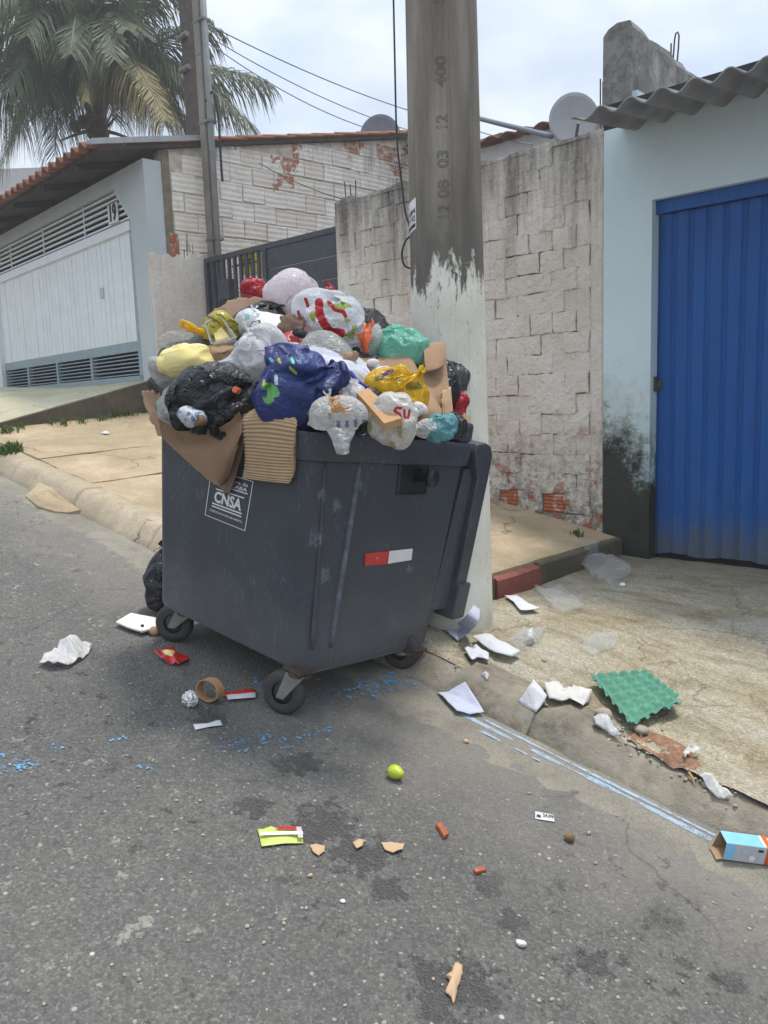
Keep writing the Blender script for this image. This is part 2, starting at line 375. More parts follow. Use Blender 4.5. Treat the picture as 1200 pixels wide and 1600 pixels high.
def m_whitebrick():
    t = NT('whitewashed_brick'); v = t.pos(); o = t.obj(); rnd = t.rnd(); z = t.sep(v)[2]
    b = t.ramp(rnd, [(0, (.76, .70, .61)), (.5, (.86, .82, .76)), (1, (.70, .63, .54))])
    b = t.mix(t.math('MULTIPLY', t.ramp(t.noise(v, 5, 6, .65), [(.45, 0), (.75, 1)]), .35), b, (.52, .43, .35))
    grv = t.n('TexWave', {'Vector': o, 'Scale': 5.5, 'Distortion': 1.6, 'Detail': 3}, bands_direction='Z').outputs['Fac']
    b = t.mix(t.math('MULTIPLY', t.math('MULTIPLY', t.ramp(grv, [(.1, 1), (.4, 0)]), t.ramp(t.noise(v, 4, 3), [(.4, 0), (.6, 1)])), .30), b, (.34, .25, .19))
    b = t.mix(t.math('MULTIPLY', t.ramp(t.noise(v, 11, 6, .7), [(.58, 0), (.68, 1)]), .35), b, (.42, .33, .26))
    raw = t.math('GREATER_THAN', t.math('ADD', t.math('MULTIPLY', t.math('SUBTRACT', t.noise(v, 1.6, 5, .7), .5), 1.7), t.math('ADD', t.math('MULTIPLY', rnd, .16), t.n('MapRange', {'Value': z, 'From Min': 3.6, 'From Max': 4.8, 'To Min': -.10, 'To Max': .30}).outputs[0])), .42)
    b = t.mix(t.math('MULTIPLY', raw, t.ramp(t.noise(v, 20, 4), [(.36, 0), (.5, .95)])), b, t.mix(rnd, (.36, .115, .06), (.42, .19, .11)))
    st = t.map(v, (3, 3, .6)); dk = t.n('MapRange', {'Value': t.math('ADD', z, t.math('MULTIPLY', t.math('SUBTRACT', t.noise(st, 2, 6, .7), .5), 2.2)), 'From Min': 4.45, 'From Max': 5.1}).outputs[0]
    b = t.mix(t.math('MULTIPLY', dk, .6), b, (.12, .10, .085))
    h = t.math('ADD', t.math('MULTIPLY', grv, .6), t.noise(v, 60, 5, .7))
    return t.pbr(b, .9, t.bump(h, .7, .012), spec=.15)

def m_bluewall():
    t = NT('pale_blue_paint'); v = t.pos(); s = t.sep(v)
    b = t.ramp(t.noise(v, 1.2, 5), [(.3, (.53, .64, .685)), (.7, (.58, .69, .73))])
    b = t.mix(t.math('MULTIPLY', t.ramp(t.noise(v, 7, 6, .7), [(.55, 0), (.75, 1)]), .2), b, (.40, .45, .46))
    # fresher blue where the top coat washed off low down
    lowb = t.n('MapRange', {'Value': t.math('ADD', s[2], t.math('MULTIPLY', t.noise(v, 5, 5), .5)), 'From Min': 1.75, 'From Max': 1.1}).outputs[0]
    b = t.mix(t.math('MULTIPLY', lowb, .8), b, (.38, .62, .76))
    # damp mould growing up from the ground in the corner
    q = t.math('ADD', t.math('MULTIPLY', s[2], -1.55), t.math('MULTIPLY', s[0], -1.1))
    nn = t.math('ADD', t.math('MULTIPLY', t.noise(v, 5, 8, .78), 2.5), t.math('MULTIPLY', t.noise(v, 28, 5, .7), .5))
    mo = t.n('MapRange', {'Value': t.math('ADD', q, nn), 'From Min': 2.25, 'From Max': 2.75}).outputs[0]
    b = t.mix(t.math('MULTIPLY', t.n('MapRange', {'Value': t.math('ADD', q, nn), 'From Min': 1.8, 'From Max': 2.5}).outputs[0], .6), b, (.30, .32, .26))
    b = t.mix(mo, b, t.mix(t.noise(v, 9, 6), (.012, .014, .013), (.055, .06, .045)))
    return t.pbr(b, .75, t.bump(t.math('ADD', t.noise(v, 40, 6, .7), t.noise(v, 4, 3)), .35, .008), spec=.25)

def m_bluegate():
    t = NT('blue_gate_paint'); v = t.pos(); s = t.sep(v)
    st = t.map(v, (14, 14, .7)); b = t.ramp(t.noise(st, 1.5, 6, .6), [(.3, (.002, .068, .27)), (.7, (.003, .088, .33))])
    du = t.n('MapRange', {'Value': t.math('ADD', s[2], t.math('MULTIPLY', t.noise(t.map(v, (9, 9, 1.0)), 1.4, 6, .65), 1.5)), 'From Min': 1.9, 'From Max': .9}).outputs[0]
    b = t.mix(t.math('MULTIPLY', du, .4), b, (.06, .15, .32))
    b = t.mix(t.math('MULTIPLY', t.ramp(t.noise(t.map(v, (3, 3, .8)), 2.2, 6, .65), [(.45, 0), (.7, 1)]), .35), b, (.008, .055, .20))
    b = t.mix(t.math('MULTIPLY', t.ramp(t.noise(t.map(v, (16, 16, .5)), 2.0, 6, .7), [(.60, 0), (.72, 1)]), .22), b, (.12, .17, .26))
    lo = t.n('MapRange', {'Value': t.math('ADD', s[2], t.math('MULTIPLY', t.noise(t.map(v, (10, 10, 1.2)), 1.6, 6, .7), .7)), 'From Min': 1.12, 'From Max': .88}).outputs[0]
    b = t.mix(t.math('MULTIPLY', lo, .75), b, (.10, .105, .10))
    return t.pbr(b, .5, t.bump(t.noise(v, 30, 4), .12, .004), spec=.35)

def m_pole():
    t = NT('concrete_pole'); v = t.pos(); s = t.sep(v)
    b = t.ramp(t.noise(t.map(v, (6, 6, .8)), 1.6, 7, .62), [(.28, (.125, .11, .09)), (.5, (.205, .18, .148)), (.72, (.30, .27, .225))])
    b = t.mix(t.math('MULTIPLY', t.ramp(t.noise(t.map(v, (9, 9, .35)), 1.3, 6, .6), [(.5, 0), (.7, 1)]), .6), b, (.095, .085, .07))
    zz = t.math('ADD', s[2], t.math('MULTIPLY', t.math('SUBTRACT', t.noise(t.map(v, (8, 8, 2.2)), 1.5, 7, .72), .5), 1.0))
    gl = t.n('MapRange', {'Value': zz, 'From Min': 2.52, 'From Max': 2.25}).outputs[0]
    b = t.mix(t.math('MULTIPLY', gl, .62), b, (.12, .115, .10))
    # limewash on the lower shaft, ragged brush edge, worn through in specks
    wh = t.n('MapRange', {'Value': t.math('ADD', zz, t.math('MULTIPLY', t.math('SUBTRACT', t.noise(v, 60, 4), .5), .12)), 'From Min': 2.16, 'From Max': 2.10}).outputs[0]
    spk = t.math('MULTIPLY', t.ramp(t.noise(t.map(v, (1, 1, .5)), 46, 5, .75), [(.60, 0), (.64, 1)]), t.n('MapRange', {'Value': s[2], 'From Min': .3, 'From Max': 2.2, 'To Min': .5, 'To Max': 1}).outputs[0])
    run = t.ramp(t.noise(t.map(v, (9, 9, .5)), 2.4, 6, .7), [(.57, 0), (.66, 1)])
    wc = t.ramp(t.noise(v, 3.2, 6, .65), [(.3, (.66, .64, .53)), (.6, (.80, .78, .68))])
    wc = t.mix(t.math('MULTIPLY', t.ramp(t.noise(v, 2.0, 5, .7), [(.56, 0), (.72, 1)]), .35), wc, (.50, .43, .30))
    wc = t.mix(t.math('MULTIPLY', spk, .6), wc, (.30, .28, .22))
    wc = t.mix(t.math('MULTIPLY', t.math('MULTIPLY', run, t.n('MapRange', {'Value': s[2], 'From Min': 1.3, 'From Max': 2.05}).outputs[0]), .75), wc, (.17, .16, .13))
    foot = t.n('MapRange', {'Value': t.math('ADD', s[2], t.math('MULTIPLY', t.noise(v, 8, 6), .25)), 'From Min': .68, 'From Max': .5}).outputs[0]
    wc = t.mix(t.math('MULTIPLY', foot, .6), wc, (.22, .20, .16))
    b = t.mix(wh, b, wc)
    return t.pbr(b, .88, t.bump(t.math('ADD', t.noise(v, 55, 6, .72), t.noise(t.map(v, (40, 40, 3)), 1, 4)), .4, .006), spec=.2)

def m_bin(spots=()):
    t = NT('grey_container_plastic'); v = t.obj(); s = t.sep(v)
    b = t.ramp(t.noise(v, 2.2, 6, .6), [(.3, (.043, .047, .058)), (.7, (.060, .065, .078))])
    scr = t.ramp(t.noise(t.map(v, (22, 22, 2.0), rot=(.1, .12, 0)), 2.6, 6, .75), [(.55, 0), (.66, 1)])
    b = t.mix(t.math('MULTIPLY', t.math('MULTIPLY', scr, t.ramp(t.noise(v, 2.6, 3), [(.50, 0), (.64, 1)])), .6), b, (.17, .20, .23))
    fs = t.ramp(t.noise(t.map(v, (50, 50, 6), rot=(.3, .5, 0)), 3, 4, .8), [(.60, 0), (.66, 1)])
    b = t.mix(t.math('MULTIPLY', t.math('MULTIPLY', fs, t.ramp(t.noise(v, 4.5, 3), [(.5, 0), (.6, 1)])), .6), b, (.30, .36, .42))
    for c_, r_ in spots:
        sm = t.ramp(t.math('ADD', t.spot(v, c_, r_), t.math('MULTIPLY', t.math('SUBTRACT', t.noise(t.map(v, (1, 1, .5)), 70, 6, .8), .5), 2.6)), [(.62, 0), (.80, 1)])
        b = t.mix(t.math('MULTIPLY', sm, .32), b, (.26, .36, .43))
    du = t.n('MapRange', {'Value': t.math('ADD', s[2], t.math('MULTIPLY', t.noise(v, 6, 7, .7), .45)), 'From Min': .68, 'From Max': .32}).outputs[0]
    b = t.mix(t.math('MULTIPLY', du, .5), b, (.15, .15, .155))
    return t.pbr(b, t.mix(t.noise(v, 9, 5), .36, .6), t.bump(t.math('ADD', t.noise(v, 3, 2), t.math('MULTIPLY', t.noise(v, 220, 3), .06)), .25, .012), spec=.45)

def m_film(name, col, var=.2, trans=.35, rough=.22, attr=False, stretch=(1, 1, 1), bsc=1.0, bst=.45, alpha=1.0, mott=0):
    """thin plastic bag: coloured film, part of the light goes through"""
    t = NT(name); v = t.obj()
    c = t.ramp(t.noise(v, 9, 5, .6), [(.3, [a*(1-var) for a in col]), (.7, [min(1, a*(1+var)) for a in col])])
    if mott:
        mc = t.ramp(t.noise(v, 7, 3), [(.30, (.20, .12, .07)), (.42, (.45, .42, .36)), (.5, (.16, .20, .10)), (.58, (.50, .36, .22)), (.68, (.30, .10, .08)), (.78, (.22, .27, .40))])
        c = t.mix(t.math('MULTIPLY', t.ramp(t.noise(v, 11, 5, .6), [(.46, 0), (.66, 1)]), mott), c, mc)
    if attr:
        a = t.n('Attribute', attribute_name='print'); c = t.mix(t.ramp(a.outputs['Alpha'], [(.40, 0), (.60, 1)]), c, a.outputs['Color'])
    h = t.math('ADD', t.n('Math', {0: t.math('SUBTRACT', t.noise(t.map(v, stretch), 13*bsc, 3, .5, 1.6), .5)}, operation='ABSOLUTE').outputs[0],
               t.n('Math', {0: t.math('SUBTRACT', t.noise(t.map(v, stretch), 34*bsc, 2, .5, 1.0), .5)}, operation='ABSOLUTE').outputs[0])
    nb = t.bump(h, min(1, bst*1.1), .03)
    p = t.n('BsdfPrincipled', {'Base Color': c, 'Roughness': rough, 'Specular IOR Level': .5, 'Normal': nb})
    tr = t.n('BsdfTranslucent', {'Color': c, 'Normal': nb})
    sh = t.n('MixShader', {0: trans, 1: p.outputs[0], 2: tr.outputs[0]}).outputs[0]
    if alpha < 1:
        tp = t.n('BsdfTransparent', {'Color': (.96, .97, .98, 1)})
        lw = t.n('LayerWeight', {'Blend': .35, 'Normal': nb}).outputs['Facing']
        fac = t.math('ADD', alpha, t.math('MULTIPLY', lw, (.75 if alpha > .2 else .22)*(1-alpha)), True)
        sh = t.n('MixShader', {0: fac, 1: tp.outputs[0], 2: sh}).outputs[0]
    return t.surf(sh)
def m_card(name, c0, c1, corr=0, axis='X'):
    t = NT(name); v = t.pos(); o = t.obj()
    b = t.ramp(t.noise(v, 5, 6, .6), [(.3, c0), (.7, c1)])
    b = t.mix(t.math('MULTIPLY', t.ramp(t.noise(v, 18, 6, .7), [(.55, 0), (.75, 1)]), .35), b, [a*.55 for a in c0])
    h = t.noise(v, 40, 5)
    return t.pbr(b, .85, t.bump(h, .3, .006), spec=.15)
def m_paper(name, col=(.74, .75, .78)):
    t = NT(name); v = t.obj()
    c = t.ramp(t.noise(v, 14, 5, .6), [(.3, [a*.88 for a in col]), (.7, col)])
    nb = t.bump(t.n('Math', {0: t.math('SUBTRACT', t.noise(v, 14, 3, .5, .5), .5)}, operation='ABSOLUTE').outputs[0], .5, .02)
    p = t.n('BsdfPrincipled', {'Base Color': c, 'Roughness': .85, 'Specular IOR Level': .15, 'Normal': nb}); tr = t.n('BsdfTranslucent', {'Color': c})
    return t.surf(t.n('MixShader', {0: .2, 1: p.outputs[0], 2: tr.outputs[0]}).outputs[0])
def m_tile():
    t = NT('roof_tile_clay'); v = t.pos(); r = t.rnd()
    b = t.ramp(r, [(0, (.24, .10, .062)), (.5, (.30, .135, .082)), (1, (.19, .085, .06))])
    b = t.mix(t.math('MULTIPLY', t.ramp(t.noise(v, 6, 6, .7), [(.45, 0), (.7, 1)]), .6), b, (.15, .10, .075))
    return t.pbr(b, .88, t.bump(t.noise(v, 60, 4), .3, .006), spec=.2)
def m_leaf(name, a, b, c):
    t = NT(name); v = t.pos(); col = t.ramp(t.noise(v, 1.8, 5, .65), [(.3, a), (.55, b), (.75, c)])
    p = t.n('BsdfPrincipled', {'Base Color': col, 'Roughness': .6, 'Specular IOR Level': .25}); tr = t.n('BsdfTranslucent', {'Color': col})
    return t.surf(t.n('MixShader', {0: .25, 1: p.outputs[0], 2: tr.outputs[0]}).outputs[0])

def m_paint(name, col, th):
    t = NT(name); v = t.pos(); c = t.ramp(t.noise(v, 50, 4), [(.3, [a*.8 for a in col]), (.7, [a*1.15 for a in col])])
    p = t.n('BsdfPrincipled', {'Base Color': c, 'Roughness': .85, 'Specular IOR Level': .2}); tp = t.n('BsdfTransparent')
    f = t.ramp(t.math('ADD', t.math('MULTIPLY', t.noise(v, 150, 4, .7), .6), t.math('MULTIPLY', t.noise(v, 25, 3), .4)), [(th-.03, 0), (th+.03, 1)])
    return t.surf(t.n('MixShader', {0: f, 1: tp.outputs[0], 2: p.outputs[0]}).outputs[0])
def m_rawbrick():
    t = NT('red_hollow_brick'); v = t.pos(); b = t.ramp(t.noise(v, 14, 5), [(.3, (.30, .085, .045)), (.7, (.40, .135, .075))])
    b = t.mix(t.math('MULTIPLY', t.ramp(t.noise(v, 16, 6, .7), [(.52, 0), (.6, 1)]), .75), b, (.50, .43, .35))
    return t.pbr(b, .92, t.bump(t.noise(v, 70, 4), .4, .006), spec=.15)
A = dict(
 asphalt=m_asphalt(), gutter=m_concrete('gutter_concrete', (.17, .158, .132), (.27, .25, .205), dirt=.5, crack=0),
 kerb=m_kerb(), drive=m_drive(),
 pave=m_concrete('pavement_concrete', (.36, .275, .175), (.50, .40, .275), (.20, .165, .09), .45, dirt=.35),
 ramp=m_concrete('ramp_concrete', (.42, .40, .28), (.52, .50, .37), (.20, .18, .10), .3, dirt=.25),
 riser=m_concrete('mossy_concrete', (.085, .075, .06), (.20, .155, .105), (.05, .055, .03), .6),
 rough=m_roughcast(), rough2=m_roughcast(.12), mortar=m_plain('cream_mortar', (.52, .46, .38), .95, .3, bsc=40, bst=.8), wbrick=m_whitebrick(),
 rawbrick=m_rawbrick(), bwall=m_bluewall(), bgate=m_bluegate(),
 pole=m_pole(), binworn=m_plain('worn_grey_plastic', (.115, .13, .15), .6, .35, nsc=30), black=m_plain('black_plastic', (.012, .013, .016), .45, .2, .5), rubber=m_plain('grey_rubber', (.055, .052, .05), .85, .3, bsc=40, bst=.3),
 rust=m_plain('rusty_steel', (.085, .065, .05), .8, .4, metal=.2), steel=m_plain('dull_zinc_steel', (.19, .185, .17), .65, .35, .4, .3),
 white=m_plain('white_print', (.72, .72, .70), .6, .06), red=m_plain('red_reflective', (.55, .03, .03), .35, .1, .6), darkprint=m_plain('dark_print', (.03, .03, .035), .7, .1),
 fibro=m_plain('fibre_cement', (.24, .245, .255), .9, .25, nsc=5, bsc=50, bst=.4), parapet=m_concrete('weathered_cement', (.13, .12, .11), (.34, .33, .31), dirt=.8, sc=2.5),
 iron=m_plain('rebar_steel', (.07, .055, .05), .8, .3), facade=m_plain('grey_facade_paint', (.48, .52, .53), .85, .07, nsc=2, bsc=80, bst=.2),
 gwhite=m_plain('white_gate_paint', (.74, .78, .80), .5, .06, .4, nsc=4), ggrey=m_plain('grey_gate_paint', (.27, .34, .38), .5, .12, .4),
 dark=m_plain('dark_interior', (.03, .03, .035), .95, .2), tile=m_tile(), wood=m_plain('dark_rafter_wood', (.055, .045, .038), .9, .3),
 flash=m_plain('zinc_flashing', (.35, .36, .37), .6, .15, .5, .3), mgate=m_plain('charcoal_gate_paint', (.050, .055, .066), .5, .15, .4), brown=m_plain('raw_mortar_edge', (.20, .165, .12), .95, .3, bsc=50, bst=.6),
 stucco=m_plain('cream_stucco', (.52, .46, .35), .95, .18, nsc=9, bsc=30, bst=1.0), yellow=m_plain('yellow_plastic', (.62, .48, .05), .5, .1, .4),
 post=m_concrete('post_concrete', (.19, .175, .15), (.30, .28, .245), dirt=.3), pvc=m_plain('grey_conduit', (.20, .205, .20), .6, .12, .4),
 dpost=m_plain('dark_timber_post', (.085, .07, .06), .9, .25), dish=m_plain('dish_grey_paint', (.40, .41, .43), .6, .08, .4), wire=m_plain('black_wire', (.035, .035, .04), .6, .1),
 cable=m_plain('grey_cable', (.16, .18, .21), .6, .1),
 trunk=m_plain('palm_trunk_bark', (.15, .115, .08), .95, .35, bsc=30, bst=.8), frond=m_leaf('palm_leaf', (.075, .098, .052), (.125, .155, .085), (.20, .22, .145)),
 dead=m_leaf('old_palm_leaf', (.20, .15, .06), (.24, .21, .09), (.17, .19, .085)), grass=m_leaf('grass_blade', (.05, .09, .02), (.09, .14, .035), (.14, .18, .06)),
 coco=m_plain('coconut_green', (.10, .13, .04), .6, .3),
 soil=m_concrete('red_soil', (.22, .115, .07), (.33, .19, .125), dirt=.7, sc=7), stone=m_plain('rubble_stone', (.33, .29, .23), .95, .3, nsc=25, bst=.5),
 ofw=m_plain('off_white_wall', (.55, .55, .54), .9, .06), bluepaint=m_paint('sky_blue_marking_paint', (.15, .35, .58), .50), linepaint=m_paint('faded_blue_line_paint', (.30, .39, .48), .43), kerb2=m_concrete('pale_kerb_concrete', (.33, .27, .19), (.45, .38, .28), dirt=.4),
 card=m_card('brown_cardboard', (.27, .17, .105), (.37, .245, .155)), card2=m_card('dark_cardboard', (.17, .11, .075), (.24, .165, .115)), cardt=m_card('tan_cardboard', (.42, .29, .175), (.52, .37, .23)),
 board=m_card('orange_brown_board', (.40, .235, .115), (.46, .28, .145)), paper=m_paper('white_paper'), bpaper=m_paper('bluish_paper', (.60, .63, .76)), tissue=m_paper('tissue_paper', (.76, .74, .71)),
 foam=m_plain('white_foam', (.76, .76, .74), .6, .05, .4), yfoam=m_card('pale_yellow_foam', (.74, .60, .22), (.84, .72, .34)), foil=m_plain('crumpled_foil', (.62, .61, .60), .3, .15, .6, .6),
 lime=m_plain('lime_skin', (.40, .48, .03), .4, .12, .5, nsc=20), nut=m_plain('brown_shell', (.17, .105, .055), .7, .4, nsc=50), eggtray=m_plain('green_pulp', (.10, .27, .19), .85, .15, nsc=20, bsc=120, bst=.4),
 redpack=m_plain('red_foil_packet', (.50, .02, .02), .3, .2, .6), orange=m_plain('orange_red_print', (.60, .11, .03), .4, .2, .5), skyblue=m_plain('light_blue_print', (.22, .50, .70), .5, .1, .4),
 ltgrey=m_plain('pale_grey_print', (.48, .49, .51), .5, .12, .4), limeprint=m_plain('yellow_green_print', (.44, .50, .12), .5, .12, .4),
 b_white=m_film('white_film', (.84, .84, .85), .04, .45, mott=.22), b_pink=m_film('pinkish_white_film', (.86, .78, .82), .06, .45, mott=.15), b_grey=m_film('grey_white_film', (.56, .57, .53), .12, .35, alpha=.88, mott=.35),
 b_black=m_film('black_film', (.010, .011, .013), .2, .05, .22, bst=.6), b_dark=m_film('smoky_film', (.06, .06, .065), .3, .2, .22, alpha=.72), b_blue=m_film('blue_fabric_film', (.014, .030, .15), .2, .12, .45, attr=True, bst=.3),
 b_print=m_film('printed_white_film', (.84, .85, .87), .04, .4, .22, attr=True, bst=.35), b_green=m_film('green_film', (.24, .66, .50), .15, .45, .22, alpha=.80), b_yellow=m_film('yellow_film', (.80, .52, .012), .12, .45, .22, attr=True),
 b_clear=m_film('clear_film', (.78, .79, .80), .08, .3, .09, alpha=.07, bst=.35), b_milky=m_film('milky_film', (.72, .72, .71), .1, .4, .18, alpha=.55, bst=.6, attr=True, mott=.35), b_teal=m_film('teal_film', (.16, .42, .46), .2, .4, .25, alpha=.8),
 b_red=m_film('red_film', (.50, .025, .04), .2, .3, .28), b_su=m_film('store_bag_film', (.76, .74, .70), .08, .4, .25, attr=True, mott=.45), cloth=m_paper('white_cloth', (.62, .64, .72)),
 ylstripe=m_film('striped_yellow_film', (.60, .50, .06), .25, .35, .25, attr=True),
)
# ------------------------------------------------------------------ ground, road, gutter, kerb, pavements
rng = random.Random(5)
# terrain under everything, sloping with the street
V, F = grid(4, 4, lambda u, v: (-34+u*46, -14+v*36, road_z(-34+u*46, 0)-.45)); kind(part('ground', V, F, A['soil']), 'structure')
def roadpt(u, v):
    x = -33+u*44; y = -13+v*(KY+.02+13)
    return (x, y, road_z(x, y))
V, F = grid(120, 40, roadpt); kind(part('road', V, F, A['asphalt'], origin=(0, 0, 0), smooth=True), 'structure')
# gutter: thin cement strip with ragged outer edge
def gutpt(u, v):
    x = -30+u*34; e = KY-.23-.05*float(vn(np.array([[x*1.7, 0, 0]]), 3)[0])-.02*float(vn(np.array([[x*9., 0, 0]]), 4)[0])
    y = e*(1-v)+(KY+.012)*v
    return (x, y, road_z(x, y)-.005+.017*min(1, v*1.6))
V, F = grid(900, 16, gutpt); V[:, 2] += np.where(V[:, 1] < KY-.09, .0045*fbm(V*[22, 22, 0], 6), 0); kind(part('gutter', V, F, A['gutter'], origin=(0, 0, 0), smooth=True), 'structure')
# kerb: one stone after another
KERB = kind(bpy.data.objects.new('kerb', None), 'structure'); COL.objects.link(KERB); LOC['kerb'] = np.zeros(3)
def kerb_stone(x0, x1, h, seed, rough):
    n = max(6, int((x1-x0)/.03)); prof = [(0, -.06), (.0, .004), (.035, .35), (.075, .75), (.115, .96), (.15, 1.0), (.25, 1.0), (.27, .6)]
    pts = []
    for i in range(n+1):
        x = x0+.004+(x1-x0-.008)*i/n; row = []
        for k, (dy, hh) in enumerate(prof):
            row.append((x, KY+dy, road_z(x, KY)+h*hh))
        pts.append(row)
    P = np.array(pts).reshape(-1, 3); m = len(prof)
    P[:, 2] += np.where(P[:, 2] > road_z(P[:, 0], KY)+.02, rough*(fbm(P*7, seed)*.55-np.maximum(0, vn(P*3.3, seed+3)-.1)*1.2), 0)
    P[:, 1] += rough*.6*fbm(P*9, seed+9)
    F = [(i*m+k, (i+1)*m+k, (i+1)*m+k+1, i*m+k+1) for i in range(n) for k in range(m-1)]
    F += [tuple(range(m)), tuple(range(n*m, n*m+m))[::-1]]
    return part('kerb_stone', P, F, A['kerb' if x0 >= XS-.01 else 'kerb2'], KERB, smooth=True)
x = -24.0; k = 0
while x < 3.2:
    L = .95+.15*rng.random(); x1 = x+L
    if x < XS < x1: x1 = XS
    kerb_stone(x, x1, .105 if x >= XS else .145, k, .030 if x > -2.2 else .012); x = x1; k += 1
# driveway in front of the blue house
def dpt(u, v):
    x = XS+.002+u*4.6; y = KT+.0+v*(YW+.08-KT); return (x, y, ground_z(x, y))
V, F = grid(150, 90, dpt); V[:, 2] += .006*fbm(V*2.2, 5)+.004*fbm(V*9, 7)
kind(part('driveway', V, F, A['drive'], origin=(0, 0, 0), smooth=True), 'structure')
# upper pavement: slabs between joints that run from wall to kerb
PAV = kind(bpy.data.objects.new('pavement', None), 'structure'); COL.objects.link(PAV); LOC['pavement'] = np.zeros(3)
def slab(x0, x1, ya, yb, seed):
    nx = max(4, int((x1-x0)/.12)); ny = max(4, int((yb-ya)/.14))
    def f(u, v):
        x = x0+u*(x1-x0); y = ya+v*(yb-ya); return (x, y, ground_z(min(x, XS-.001), y))
    V, F = grid(nx, ny, f); V[:, 2] += .008*fbm(V*1.7, seed)+rng.uniform(-.004, .004)
    e = 2*(nx+1); n = len(V)
    # skirt
    bd = list(range(nx+1))+[j*(nx+1)+nx for j in range(1, ny+1)]+[ny*(nx+1)+i for i in range(nx-1, -1, -1)]+[j*(nx+1) for j in range(ny-1, 0, -1)]
    B = V[bd].copy(); B[:, 2] -= .12; m = len(bd); V = np.concatenate([V, B])
    F = F+[(bd[(i+1) % m], bd[i], n+i, n+(i+1) % m) for i in range(m)]
    return part('pavement_slab', V, F, A['pave'], PAV, smooth=False)
xj = [XS-.012]+[float(hit(*p)[0]) for p in ((190, 748), (140, 709), (130, 682))]
xj = [XS-.030, -3.55, -4.5]+sorted([q for q in xj if q < -4.6], reverse=True); xj += [xj[-1]-.9, xj[-1]-2.0]
JX = [q for q in xj if q > -7.75]+[-7.78]
for i in range(len(JX)-1): slab(JX[i+1]+.006, JX[i]-.006, KY+.262, YW-.02, 20+i)
for i in range(8): slab(-7.9-1.4*(i+1)+.006, -7.9-1.4*i-.006, KY+.262, 3.35, 40+i)
# step between upper pavement and driveway: cement edge with painted brick at its end
STEP = kind(bpy.data.objects.new('pavement_step', None), 'structure'); COL.objects.link(STEP); LOC['pavement_step'] = np.zeros(3)
def stepseg(y0, y1, name, mat, out=0., n=30, top=0.0):
    def f(u, v):
        y = y0+u*(y1-y0); zt = ground_z(XS-.001, y)+.004+top; zb = ground_z(XS+.01, y)-.04
        return [(XS+.014+out, y, zb), (XS+.010+out, y, zt-.012), (XS-.002+out*.5, y, zt), (XS-.045, y, zt+.003), (XS-.045, y, zb)][v]
    V = [f(i/n, k) for i in range(n+1) for k in range(5)]; V = np.array(V); V += .005*np.stack([fbm(V*8, 1), 0*V[:, 0], .7*fbm(V*7, 2)], 1)
    F = [(i*5+k, i*5+k+1, (i+1)*5+k+1, (i+1)*5+k) for i in range(n) for k in range(4)]+[(0, 1, 2, 3, 4)[::-1], tuple(n*5+k for k in range(5))]
    return part(name, V, F, mat, STEP)
stepseg(4.20, YW-.03, 'step_edge', A['riser']); stepseg(3.52, 3.72, 'step_edge', A['riser'])
o = stepseg(3.73, 4.19, 'painted_brick', m_plain('dull_red_paint', (.22, .075, .06), .8, .25), .012, top=-.012)
# loose concrete wedge lying in the gutter (driveway bridge)
def wedge(poly, name, label, cat, mat, h, seed):
    P = [hit(*p) for p in poly]; c = np.mean(P, 0); n = len(P); V = []; rings = 6
    for r in range(rings+1):
        for q in P:
            w = c+(q-c)*(r/rings if r else .02); V.append((w[0], w[1], ground_z(w[0], w[1])+h*min(1, (rings-r)*1.6/rings+.35)))
    V += [(q[0], q[1], ground_z(q[0], q[1])-.005) for q in P]; V = np.array(V); V[:len(V)-n, 2] += .006*fbm(V[:len(V)-n]*6, seed)
    F = [(r*n+i, r*n+(i+1) % n, (r+1)*n+(i+1) % n, (r+1)*n+i) for r in range(rings+1) for i in range(n)]+[tuple(range(n))[::-1]]
    return tag(part(name, V, F, mat), label, cat)
wedge([(40, 778), (62, 758), (80, 765), (100, 782), (118, 795), (126, 801), (108, 806), (85, 803), (60, 795)], 'concrete_wedge', 'broken yellowish concrete wedge lying against the kerb in the gutter', 'concrete piece', A['pave'], .06, 3)
# sloping access ramp of the left house and its retaining edge
HC = np.array([-7.72, 4.75])                      # street corner of the left house
DL = R(-4.9); E1 = np.array([-math.cos(DL), -math.sin(DL)]); E2 = np.array([-math.sin(DL), math.cos(DL)])
def hp(a, b, z): q = HC+E1*a+E2*b; return np.array([q[0], q[1], z])   # a: along facade (leftwards), b: into the house
def ramp_z(x, y):
    t = max(0, min(1, (4.75-y)/1.75)); return 1.885*(1-t)+(road_z(x, KY)+.16 if x < -9 else (1.47+(-7.7-x)*.17))*t
RB = on_plane(0, 668, (-7.72, 4.7, 0), np.array([1., -.0, 0]))
def rpt(u, v):
    x = -7.74-u*8; y = 3.05+v*(4.95-3.05)+.085*u*8*v; return (x, y, ramp_z(x, min(y-.085*u*8*v, 4.75)))
V, F = grid(60, 30, rpt); V[:, 2] += .005*fbm(V*2, 9); kind(part('house_ramp', V, F, A['ramp'], origin=(0, 0, 0), smooth=True), 'structure')
V = []
n = 30
for i in range(n+1):
    y = 2.9+(4.86-2.9)*i/n; zt = ramp_z(-7.74, y)+.005 if y > 3.05 else ramp_z(-7.74, 3.05)+.005; V += [(-7.72, y, 1.15), (-7.725, y, zt), (-7.80, y, zt+.004), (-7.80, y, 1.15)]
V = np.array(V); V[:, 0] += .012*fbm(V*6, 3)
F = [(i*4+k, i*4+k+1, (i+1)*4+k+1, (i+1)*4+k) for i in range(n) for k in range(3)]+[(3, 2, 1, 0), tuple(n*4+k for k in range(4))]
kind(part('ramp_edge', V, F, A['riser'], origin=(0, 0, 0)), 'structure')
